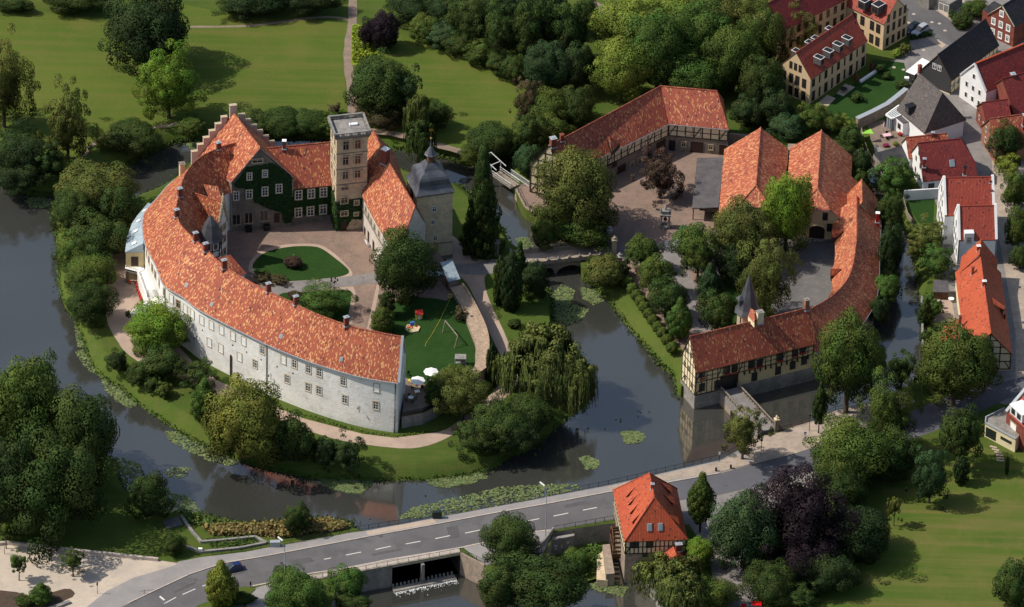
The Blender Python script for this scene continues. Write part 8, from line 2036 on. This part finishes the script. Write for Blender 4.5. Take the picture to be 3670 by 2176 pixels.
# ------------------------------------------------------------------ vehicles, street furniture, garden things
def one(name, label, cat, m, mat, group=None): return tag(m.build(name, mat), label, cat, group)
def P3(px, py, z=0.0): return W(px, py, z)
M['car_blue'] = plain('blue_car_paint', (.012, .025, .11), .25, .7); M['car_silver'] = plain('silver_car_paint', (.50, .53, .57), .3, .7, .3); M['car_black'] = plain('black_car_paint', (.012, .014, .016), .25, .7); M['tyre'] = plain('tyre_rubber', (.015, .015, .015), .8)
M['glasscar'] = plain('car_glass', (.03, .04, .05), .08, .8); M['redcar'] = plain('red_car_paint', (.65, .01, .01), .3, .6)
def car(label, pa, pb, mat, L=4.1, H=1.5, Wd=1.75, suv=False):
    """pa = nose, pb = tail in picture measurements"""
    a, b = P3(*pa), P3(*pb); d = (a - b).normalized(); c = (a + b) / 2; rot = math.atan2(d.y, d.x); root = thing('parked_car' if suv else 'car', label, 'car', (c.x, c.y, .02))
    mm = Matrix.Translation((c.x, c.y, .03)) @ Matrix.Rotation(rot, 4, 'Z'); h = L / 2
    def loft(prof, w0, name, mt, par):
        m = MB(); n = len(prof); yy = [(-1, 1), (-.86, 1.0), (.86, 1.0), (1, 1)]
        ring = []
        for s in (-1, -.8, .8, 1):
            ring.append([mm @ Vector((x * (1 if abs(s) < 1 else .985), s * w0 * (1 if z < .75 else 1 - (z - .75) * .28), z - (.05 if abs(s) == 1 and z > .6 else 0))) for x, z in prof])
        for r1, r2 in zip(ring[:-1], ring[1:]):
            for k in range(n): j = (k + 1) % n; m.face([r1[k], r2[k], r2[j], r1[j]], sm=False)
        m.face(ring[0][::-1]); m.face(ring[-1]); return m.build(name, mt, par)
    body = [(-h, .35), (-h - .0, .85), (-h + .12, 1.0), (-h + .25, 1.02), (h * .32, .98), (h * .9, .78), (h, .62), (h, .3), (h * .7, .22), (-h * .8, .22)]
    o = loft(body, Wd / 2, 'body', mat, root)
    cab = [(-h + .12, .98), (-h + .42, H - .06), (-h * .55, H), (h * .02, H), (h * .5, .95)]
    g = loft(cab, Wd / 2 * .93, 'windows', 'glasscar', root)
    rf = [(-h + .42, H - .05), (-h * .55, H + .015), (h * .0, H + .02), (h * .1, H - .09), (-h + .38, H - .12)]
    loft(rf, Wd / 2 * .93, 'roof', mat, root)
    for sx in (-.62, .62):
        for sy in (-1, 1):
            m = MB(); q = mm @ Vector((h * sx, sy * (Wd / 2 - .06), .31)); q2 = mm @ Vector((h * sx, sy * (Wd / 2 - .24), .31)); m.tube(q, q2, .32, .32, 14); w_ = m.build('wheel', 'tyre', root)
            m = MB(); m.tube(q + (q - q2) * .06, q, .2, .2, 10); m.build('rim', 'zinc', w_)
    for sy in (-1, 1): m = MB(); m.box((h - .03, sy * Wd * .36, .66), (.12, .32, .16), mat=mm); m.build('headlight', 'canvas', root)
    for sy in (-1, 1): m = MB(); m.box((-h + .0, sy * Wd * .40, .82), (.08, .2, .28), mat=mm); m.build('tail_light', 'red', root)
    return root
car('dark blue hatchback driving on the road beside the yellow young tree', (801, 2050), (867, 2036), 'car_blue', 3.8, 1.48, 1.7)
car('silver estate car parked on the cobbled yard behind a low hedge', (3275, 132), (3321, 102), 'car_silver', 4.5, 1.65, 1.85, True)
car('black car parked between the apartment house and the silver car', (3250, 120), (3286, 96), 'car_black', 4.3, 1.45, 1.8, True)
car('bright red car just showing at the bottom edge of the photo', (2655, 2186), (2735, 2186), 'redcar', 4.4, 1.6, 1.8)
def lamp_post(label, bx, by, h, arm=(-.9, .6)):
    p = P3(bx, by); t = thing('street_lamp', label, 'street lamp', p); m = MB(); top = Vector((p.x + arm[0] * .55, p.y + arm[1] * .55, h - .4)); m.tube(p, (p.x, p.y, h * .72), .11, .075); m.tube((p.x, p.y, h * .72), top, .075, .05); m.build('pole', 'zinc', t)
    m = MB(); e = Vector((p.x + arm[0] * 1.6, p.y + arm[1] * 1.6, h)); m.bar(top, e, .3, .14); m.build('lamp_head', 'canvas', t)
lamp_post('tall street lamp with white head beside the sloping parapet left of the mill', 1955, 1923, 12.4)
lamp_post('tall street lamp with white head rising from the bush below the road', 1021, 2100, 11.0)
lamp_post('street lamp whose white head shows at the lower edge beside the lane dashes', 600, 2330, 12.0)
def railing(name, label, px, z=0.1, h=1.0, step=2.1, mat='dark'):
    Q = [P3(*p) for p in px]; m = MB()
    for a, b in zip(Q[:-1], Q[1:]):
        n_ = max(1, round((b - a).length / step)); up = lambda p, q: Vector((p.x, p.y, z + q)); m.bar(up(a, h), up(b, h), .055); m.bar(up(a, h * .15), up(b, h * .15), .04)
        for k in range(n_ + 1): p = a + (b - a) * k / n_; m.tube(up(p, -.1), up(p, h + .05), .055, .055, 5)
        k_ = int((b - a).length / .3)
        for k in range(k_): p = a + (b - a) * k / k_; m.bar(up(p, h * .15), up(p, h), .016)
    one(name, label, 'railing', m, mat)
railing('road_railing', 'long dark railing between the moat and the road pavement', [(1085, 1942), (1250, 1908), (1429, 1880), (1549, 1855), (1900, 1792), (2180, 1739), (2419, 1683), (2579, 1646), (2647, 1614), (2700, 1583)])
railing('weir_railing', 'dark railing on the south edge of the weir bridge', [(1118, 2079), (1389, 2029), (1650, 1981), (1737, 2024)])
railing('mill_railing', 'short dark railing on the road edge left of the mill', [(1986, 1902), (2100, 1882), (2200, 1864)])
railing('quay_railing', 'low railing along the tan street quay right of the gate bridge', [(2795, 1545), (2913, 1508), (2994, 1471), (3124, 1441)], 0, .9, 3)
railing('bank_railing', 'railing along the pavement above the dry grass spit', [(760, 1990), (900, 1972), (1000, 1955), (1085, 1942)], 0, .9)
def bx1(name, label, cat, px, py, d, mat, z=0.0, rot=0.0, group=None):
    p = P3(px, py, z); m = MB(); m.box((p.x, p.y, z + d[2] / 2), d, rot); m.box((p.x, p.y, z + d[2] + .03), (d[0] + .08, d[1] + .08, .06), rot, mi=0); return one(name, label, cat, m, mat, group)
bx1('switch_cabinet', 'dark blue-grey switch cabinet on the pavement by the moat railing', 'cabinet', 1566, 1856, (1.7, .7, 1.5), 'frame_green', .12, .15)
bx1('switch_cabinet', 'pale silver cabinet at the pavement beside the dry grass', 'cabinet', 986, 1957, (1.9, .8, 1.1), 'zinc', .12, .1)
bx1('switch_cabinet', 'tiny white box on the basin wall at the left', 'cabinet', 718, 1978, (.7, .4, .8), 'canvas', .1)
bx1('switch_cabinet', 'white cabinet on the lawn beside the hedge and grey-roofed house', 'cabinet', 3248, 305, (.9, .8, 1.9), 'canvas')
for k, (x, y) in enumerate([(2566, 1690), (2619, 1680), (2464, 1800)]):
    p = P3(x, y); m = MB(); m.tube(p, p + Vector((0, 0, .9)), .22, .2, 8); one('bollard', 'short dark stone bollard at the kerb of the old road near the mill', 'bollard', m, 'dark', 'bollards at the old road kerb')
def post(name, label, cat, bx, by, h, head=None, r=.05, mat='dark'):
    p = P3(bx, by); t = thing(name, label, cat, p); m = MB(); m.tube(p, p + Vector((0, 0, h)), r); m.build('pole', mat, t)
    if head: m = MB(); m.box((p.x, p.y - .06, h - head[1] / 2), (head[0], .06, head[1])); m.build('panel', head[2], t)
    return t, p
post('sign_post', 'white sign on a post at the moat railing near the forecourt', 'sign', 2577, 1658, 2.6, (.35, .7, 'canvas')); t_, p_ = post('sign_post', 'info post with white and blue panel on the gate forecourt', 'sign', 2884, 1584, 2.6, (.5, .9, 'canvas')); m = MB(); m.box((p_.x, p_.y - .1, 2.4), (.44, .05, .35)); m.build('blue_panel', 'blue', t_)
for nm, x, y, h in (('park lantern next to the info post on the gate forecourt', 2900, 1545, 3.6), ('black lantern post by the road behind the small olive tree', 2727, 1632, 3.4)):
    t_, p_ = post('lantern_post', nm, 'lantern', x, y, h, None, .06); m = MB(); m.lathe((p_.x, p_.y, h), [(.1, 0), (.28, .15), (.22, .5), (0, .65)], 8); m.build('lantern_head', 'dark', t_)
for k, (x, y, h) in enumerate([(349, 2128, 2.8), (517, 2130, 1.0), (898, 2108, 1.6), (16, 1986, 2.6)]): post('sign_post', ['thin dark sign post on the gravel lot', 'short marker post at the pavement curve', 'marker post at the tip of the traffic island', 'dark post by the low wall at the left edge'][k], 'post', x, y, h, (.3, .8, 'dark') if k in (0, 2) else None)
lw_ = [P3(*p) for p in [(-60, 1958), (0, 1953), (24, 1950), (304, 1982), (567, 2010)]]; m = MB(); [m.bar(a + Vector((0, 0, .3)), b + Vector((0, 0, .3)), .55, .7) for a, b in zip(lw_[:-1], lw_[1:])]; one('low_wall', 'long low pale wall edging the gravel lot at the lower left', 'wall', m, 'canvas' if False else 'kerb')
m = MB(); a, b = P3(205, 2178), P3(250, 2160); m.bar(a + Vector((0, 0, .25)), b + Vector((0, 0, .25)), .7, .5); one('stone_bench', 'grey block bench beside the flower bed in the lower left', 'bench', m, 'grey_stone')
for lab, px in (('curved dark wall of the overgrown lock basin, lake side', [(650, 1852), (668, 1880), (690, 1910), (722, 1946), (800, 1940), (915, 1928), (955, 1950)]), ('low stone wall of the lock basin beside the pavement', [(660, 1960), (720, 1982), (860, 1968), (950, 1950)])):
    Q = [P3(*p) for p in px]; m = MB(); [m.bar(a + Vector((0, 0, 0)), b + Vector((0, 0, 0)), .5, 1.0) for a, b in zip(Q[:-1], Q[1:])]; one('basin_wall', lab, 'wall', m, 'grey_stone')
m = MB(); m.prism([W2(*p, .3) for p in [(583, 1868), (640, 1850), (655, 1880), (600, 1895)]], -2.6, .3); one('sluice_platform', 'dark concrete sluice platform at the waterline beside the round dark tree', 'sluice', m, 'flatroof')
# courtyard
def bench(label, px, py, z, rot, L=1.8):
    p = P3(px, py, z); t = thing('bench', label, 'bench', p); mm = Matrix.Translation(p) @ Matrix.Rotation(rot, 4, 'Z'); m = MB(); m.box((0, 0, .45), (L, .5, .07), mat=mm); m.build('seat', 'paintwhite', t); m = MB(); m.box((0, .25, .75), (L, .06, .5), mat=mm); m.build('backrest', 'paintwhite', t)
    for sx in (-1, 1): m = MB(); m.box((sx * L * .45, 0, .22), (.08, .5, .44), mat=mm); m.build('leg', 'paintwhite', t)
bench('white bench on the gravel under the castle stairs', 490, 1140, 0, .1); bench('white bench against the courtyard wall of the right castle wing', 1316, 878, 3, 1.9); bench('white garden seat by the courtyard tree at the wing corner', 1350, 935, 3, 1.9, 1.2)
for k, (x, y) in enumerate([(464, 1018), (485, 1022), (489, 1034), (493, 1046), (497, 1057), (501, 1067), (506, 1078)]): p = P3(x, y); m = MB(); m.lathe(p, [(.18, 0), (.28, .45), (.24, .45), (0, .4)], 8); m.lathe(p + Vector((0, 0, .42)), [(.12, 0), (.3, .2), (.2, .5), (0, .6)], 7, mi=1); one('flower_pot', 'terracotta pot in the row along the white walkway wall', 'flower pot', m, ['terracotta', 'redpot' if False else 'red'], 'flower pots along the walkway')
t = thing('pergola', 'small dark metal pergola on the white walkway', 'pergola', P3(560, 1085, 3)); m = MB(); q = P3(556, 1052, 5.6)
for k in range(7): m.bar((q.x - 1.6, q.y - 1.2 + k * .4, 5.6), (q.x + 1.6, q.y - 1.2 + k * .4, 5.6), .07)
for s in (-1.5, 1.5): m.bar((q.x + s, q.y - 1.3, 5.5), (q.x + s, q.y + 1.3, 5.5), .08)
m.build('trellis', 'dark', t); m = MB(); m.tube((q.x + 1.2, q.y - 1.1, 3), (q.x + 1.2, q.y - 1.1, 5.5), .05); m.build('post', 'dark', t)
p = P3(1197, 1043, 3); t = thing('courtyard_lamp', 'five-armed cast iron lamp beside the grey courtyard path', 'lamp', p); m = MB(); m.tube(p, p + Vector((0, 0, 2.3)), .07); m.build('pole', 'dark', t)
for k in range(5): a_ = k * 1.257; e = p + Vector((math.cos(a_) * .7, math.sin(a_) * .7, 2.5)); m = MB(); m.tube(p + Vector((0, 0, 1.9)), e, .04); m.lathe(e, [(.06, 0), (.2, .15), (.16, .45), (0, .55)], 6); m.build('arm', 'dark', t)
p = P3(1053, 938, 3); m = MB(); m.lathe(p, [(.3, 0), (.3, .6), (.18, .65), (.2, 1.2), (.1, 1.5), (.16, 1.7), (0, 1.9)], 8); one('statue', 'small dark statue in the middle of the round rose bed', 'statue', m, 'grey_stone')
# garden
def parasol(label, px, py, r=1.55, h=2.6, z=3.0, mat='canvas', n=8):
    p = P3(px, py, z + h); t = thing('parasol', label, 'parasol', (p.x, p.y, z)); m = MB(); R = []
    for k in range(n * 2): a = math.pi * k / n; rr = r if k % 2 == 0 else r * .9; R.append(Vector((p.x + math.cos(a) * rr, p.y + math.sin(a) * rr, z + h - .45)))
    for k in range(n * 2): m.face([R[k], R[(k + 1) % (2 * n)], Vector((p.x, p.y, z + h))])
    m.build('canopy', mat, t); m = MB(); m.tube((p.x, p.y, z), (p.x, p.y, z + h), .04); m.build('pole', 'zinc', t); m = MB(); m.box((p.x, p.y, z + .05), (.6, .6, .1)); m.build('base', 'grey_stone', t)
parasol('white scalloped parasol on the garden lawn, farther from the gable', 1545, 1326); parasol('white scalloped parasol on the terrace next to the gable wall', 1497, 1357)
def table(label, px, py, z=3.0, r=.55, mat='canvas', sq=None, name='garden_table'):
    p = P3(px, py, z + .75); t = thing(name, label, 'table', (p.x, p.y, z)); m = MB()
    if sq: m.box((p.x, p.y, z + .74), (sq[0], sq[1], .05), .3)
    else: m.lathe((p.x, p.y, z + .72), [(0, 0), (r, 0), (r, .05), (0, .05)], 16)
    m.build('tabletop', mat, t); m = MB(); m.tube((p.x, p.y, z), (p.x, p.y, z + .72), .06); m.build('leg', 'wood', t); return p
def chair(px, py, z, rot, mat, label, group):
    p = px if isinstance(px, Vector) else P3(px, py, z); p = Vector((p.x, p.y, z)); t = thing('garden_chair', label, 'chair', p, group); mm = Matrix.Translation(p) @ Matrix.Rotation(rot, 4, 'Z'); m = MB(); m.box((0, 0, .42), (.5, .5, .06), mat=mm); m.build('seat', mat, t); m = MB(); m.box((0, .24, .7), (.5, .05, .55), mat=mm); m.build('backrest', mat, t)
    for sx in (-1, 1):
        for sy in (-1, 1): m = MB(); m.box((sx * .22, sy * .2, .2), (.05, .05, .4), mat=mm); m.build('leg', mat, t)
p = table('round white-topped table on the lower terrace corner', 1472, 1424, 3.05)
for a_ in (.3, 1.9, 3.5, 5.1): chair(p + Vector((math.cos(a_) * .95, math.sin(a_) * .95, 0)), 0, 3.05, a_ - math.pi / 2, 'wood', 'brown wooden chair at the round terrace table', 'brown chairs round the terrace table')
p = table('dark square table on the terrace below the white parasol', 1495, 1402, 3.05, sq=(1.0, .9), mat='canvas'); chair(1514, 1396, 3.05, .3, 'dark', 'black garden chair right of the dark terrace table', None); chair(1478, 1395, 3.05, 2, 'dark', 'black garden chair left of the dark terrace table', None); chair(1464, 1346, 3.05, 0, 'dark', 'black garden chair by the gable wall near the parasol', None)
m = MB(); p = P3(1478, 1368, 3.4); m.box((p.x, p.y, 3.35), (2.2, .6, .14), -.75); one('lounger_cushion', 'yellow lounger cushion beside the terrace parasol', 'lounger', m, 'yellow')
m = MB(); p = P3(1586, 1348, 3.0); m.box((p.x, p.y, 3.06), (.9, .5, .06), .2); m.box((p.x + .6, p.y + .2, 3.08), (.5, .35, .05), .5, mi=1); one('picnic_blanket', 'blue and pink blanket lying on the lawn beside the parasols', 'blanket', m, ['blue', 'pinkcloth'])
t = thing('swing_frame', 'bare wooden swing frame standing on the garden lawn', 'swing', P3(1610, 1220, 3)); A_, B_ = P3(1595, 1149, 5.4), P3(1640, 1204, 5.4); m = MB(); m.bar(A_, B_, .16); m.build('top_beam', 'greywood', t)
for tp, ft in ((A_, (-.5, -.9)), (A_, (.9, .5)), (B_, (-.6, -.9)), (B_, (.9, .6))): m = MB(); m.bar(tp, (tp.x + ft[0], tp.y + ft[1], 3), .1); m.build('leg', 'greywood', t)
t = thing('playhouse', 'little wooden playhouse with red roof on the garden lawn', 'playhouse', P3(1501, 1135, 3)); p = P3(1501, 1125, 4.0); m = MB(); m.box((p.x, p.y, 3.7), (1.3, 1.2, 1.4), .2); m.build('wall', 'yellow', t); m = MB(); u = Vector((math.cos(.2), math.sin(.2), 0)); v = Vector((-u.y, u.x, 0)); q = Vector((p.x, p.y, 5.0))
for s in (-1, 1): slab(m, [q + v * s * .85 - u * .8 - Vector((0, 0, .65)), q + v * s * .85 + u * .8 - Vector((0, 0, .65)), q + u * .8, q - u * .8], .08)
m.build('roof', 'red', t); m = MB(); m.box((p.x + .15, p.y - .62, 3.5), (.45, .06, 1.0), .2); m.build('door', 'paintwhite', t)
p = P3(1479, 1178, 3.1); t = thing('sandpit', 'hexagonal sandpit full of bright toys on the garden lawn', 'sandpit', (p.x, p.y, 3)); m = MB(); m.lathe((p.x, p.y, 3), [(1.6, 0), (1.6, .3), (1.35, .3), (1.35, .15), (0, .15)], 6, .3); m.build('frame', 'sand', t)
for k in range(14): a_ = rg.uniform(0, 6.28); r_ = rg.uniform(.2, 1.2); m = MB(); m.box((p.x + math.cos(a_) * r_, p.y + math.sin(a_) * r_, 3.28), (rg.uniform(.2, .45), rg.uniform(.15, .35), .22), a_); one('toy', 'small bright plastic toy lying in the sandpit', 'toy', m, ['red', 'yellow', 'lime', 'terracotta'][k % 4], 'toys in the sandpit')
m = MB(); m.box((p.x - .1, p.y + 1.0, 3.6), (.9, .5, .9), .2); one('toy_slide', 'blue toy box at the back of the sandpit', 'toy', m, 'blue')
m = MB(); hs_ = smooth([tuple(P3(*q, 3.06)) for q in [(1613, 1068), (1607, 1085), (1590, 1120), (1570, 1160), (1550, 1195), (1530, 1225), (1523, 1241)]], 3, False); [m.tube(a, b, .03, .03, 5) for a, b in zip(hs_[:-1], hs_[1:])]; one('garden_hose', 'thin yellow garden hose running across the lawn', 'hose', m, 'yellow')
p = P3(1613, 1062, 3.5); m = MB()
for k in range(14): t0, t1 = 2 * math.pi * k / 14, 2 * math.pi * (k + 1) / 14; m.tube((p.x + .45 * math.cos(t0), p.y, 3.6 + .45 * math.sin(t0)), (p.x + .45 * math.cos(t1), p.y, 3.6 + .45 * math.sin(t1)), .08)
one('hose_reel', 'yellow hose reel standing at the end of the garden wall', 'hose reel', m, 'yellow')
p = P3(1650, 1296, 3.8); t = thing('garden_swing_seat', 'garden swing seat with grey canvas canopy at the wall end of the lawn', 'swing seat', (p.x, p.y, 3)); m = MB(); slab(m, [(p.x - 1.15, p.y - .7, 4.9), (p.x + 1.15, p.y - .7, 4.9), (p.x + 1.1, p.y + .8, 5.1), (p.x - 1.1, p.y + .8, 5.1)], .05); m.build('canopy', 'grey_stone', t); m = MB(); m.box((p.x, p.y, 3.5), (1.9, .6, .12)); m.box((p.x, p.y + .35, 3.85), (1.9, .1, .6)); m.build('seat', 'grey_stone', t)
for s in (-1, 1): m = MB(); m.bar((p.x + s * 1.1, p.y - .9, 3), (p.x + s * 1.1, p.y, 5.0), .06); m.bar((p.x + s * 1.1, p.y + .9, 3), (p.x + s * 1.1, p.y, 5.0), .06); m.build('side_frame', 'zinc', t)
m = MB(); a, b, c = P3(3084, 479, 2.2), P3(3131, 479, 2.2), P3(3121, 461, 2.6); m.face([a, b, c]); m.face([a - Vector((0, 0, .02)), c - Vector((0, 0, .02)), b - Vector((0, 0, .02))]); one('shade_sail', 'lime green triangular shade sail at the corner of the garden patio', 'shade sail', m, 'lime')
p = table('table with pink cloth on the garden patio behind the barns', 3179, 483, 0, sq=(1.7, 1.1), mat='pinkcloth')
for a_ in (0, 1.57, 3.14, 4.71): chair(p + Vector((math.cos(a_) * 1.2, math.sin(a_) * .9, 0)), 0, 0, a_ - math.pi / 2, 'dark', 'dark chair at the pink-clothed patio table', 'dark chairs round the pink table')
p = P3(3167, 470); m = MB(); m.tube(p, p + Vector((0, 0, 2.4)), .04); m.lathe(p + Vector((0, 0, 1.0)), [(.05, 0), (.2, .1), (.12, 1.0), (0, 1.5)], 8, mi=1); one('closed_parasol', 'closed mauve parasol on the garden patio', 'parasol', m, ['zinc', 'pinkcloth'])
for q in [(3175, 520, 'pink hydrangea bush on the garden patio edge', (.35, .05, .12)), (3228, 480, 'red geranium clump below the white extension', (.4, .02, .02)), (3210, 515, 'yellow-green border plant at the patio edge', (.15, .18, .02))]: tree(q[0], q[1], 12, 8, 'dome', q[3], q[2], 'shrub', .05)
table('round white table on the riverside patio', 3409, 1070, 0, .6); m = MB(); p = P3(3369, 1105); m.tube(p, p + Vector((0, 0, 2.0)), .04); m.lathe(p + Vector((0, 0, 1.2)), [(.5, 0), (.3, .5), (0, .9)], 6, mi=1); one('closed_parasol', 'dark green parasol half folded on the riverside patio', 'parasol', m, ['canvas', 'frame_green'])
psheet('house_terrace', [(2928, 372), (2965, 340), (2995, 352), (2968, 380)], .02, 'walk_t'); psheet('house_terrace', [(2998, 335), (3028, 300), (3065, 312), (3022, 345)], .02, 'walk_t')
for x, y, r_ in ((3068, 290, .6), (3123, 250, .6)): p = P3(x, y); m = MB(); m.box((p.x, p.y, .9), (2.6, .1, 1.8), r_ + 1.2); one('privacy_screen', 'red-brown privacy screen between apartment terraces', 'screen', m, 'brick', 'privacy screens of the apartments')
m = MB(); a, b = P3(3083, 296), P3(3140, 258); m.bar(a + Vector((0, 0, .25)), b + Vector((0, 0, .25)), .6, .5); one('planter', 'long white planter edging the far apartment terrace', 'planter', m, 'canvas')
table('dark round table on the apartment terrace', 3024, 318, 0, .8, mat='dark')
for x, y in [(3275, 51), (3340, 80), (3367, 85), (3387, 110), (3310, 180), (3204, 242), (3238, 250), (1449, 1897), (1365, 1922), (1900, 1870), (700, 2080), (2600, 1740)]:
    p = P3(x, y); m = MB(); m.lathe((p.x, p.y, .03), [(0, .012), (.38, .01), (.4, 0)][::-1], 12); one('manhole_cover', 'round manhole cover set in the road surface', 'manhole cover', m, 'kerb' if x > 3000 else 'flatroof', 'manhole covers in the roads')
for lab, a_, b_, hh in (('low clipped hedge in front of the parked silver car', (3262, 140), (3335, 125), .8), ('clipped hedge along the main street beside the garages', (3405, 60), (3470, 98), 1.6)):
    pa_, pb_ = P3(*a_), P3(*b_); mb = MB(); tl = []
    for k in range(1500): p = pa_ + (pb_ - pa_) * rg.random() + Vector((rg.uniform(-.6, .6), rg.uniform(-.6, .6), hh * rg.random())); leafcard(mb, p, Vector((rg.gauss(0, 1), rg.gauss(0, 1), 1)), .3, rg, (rg.uniform(.3, .7), rg.random()), tl)
    o = leafstuff('hedge', mb, tl, (.03, .06, .018), None, None); tag(o, lab, 'hedge')
# light for the picture is set in the core section
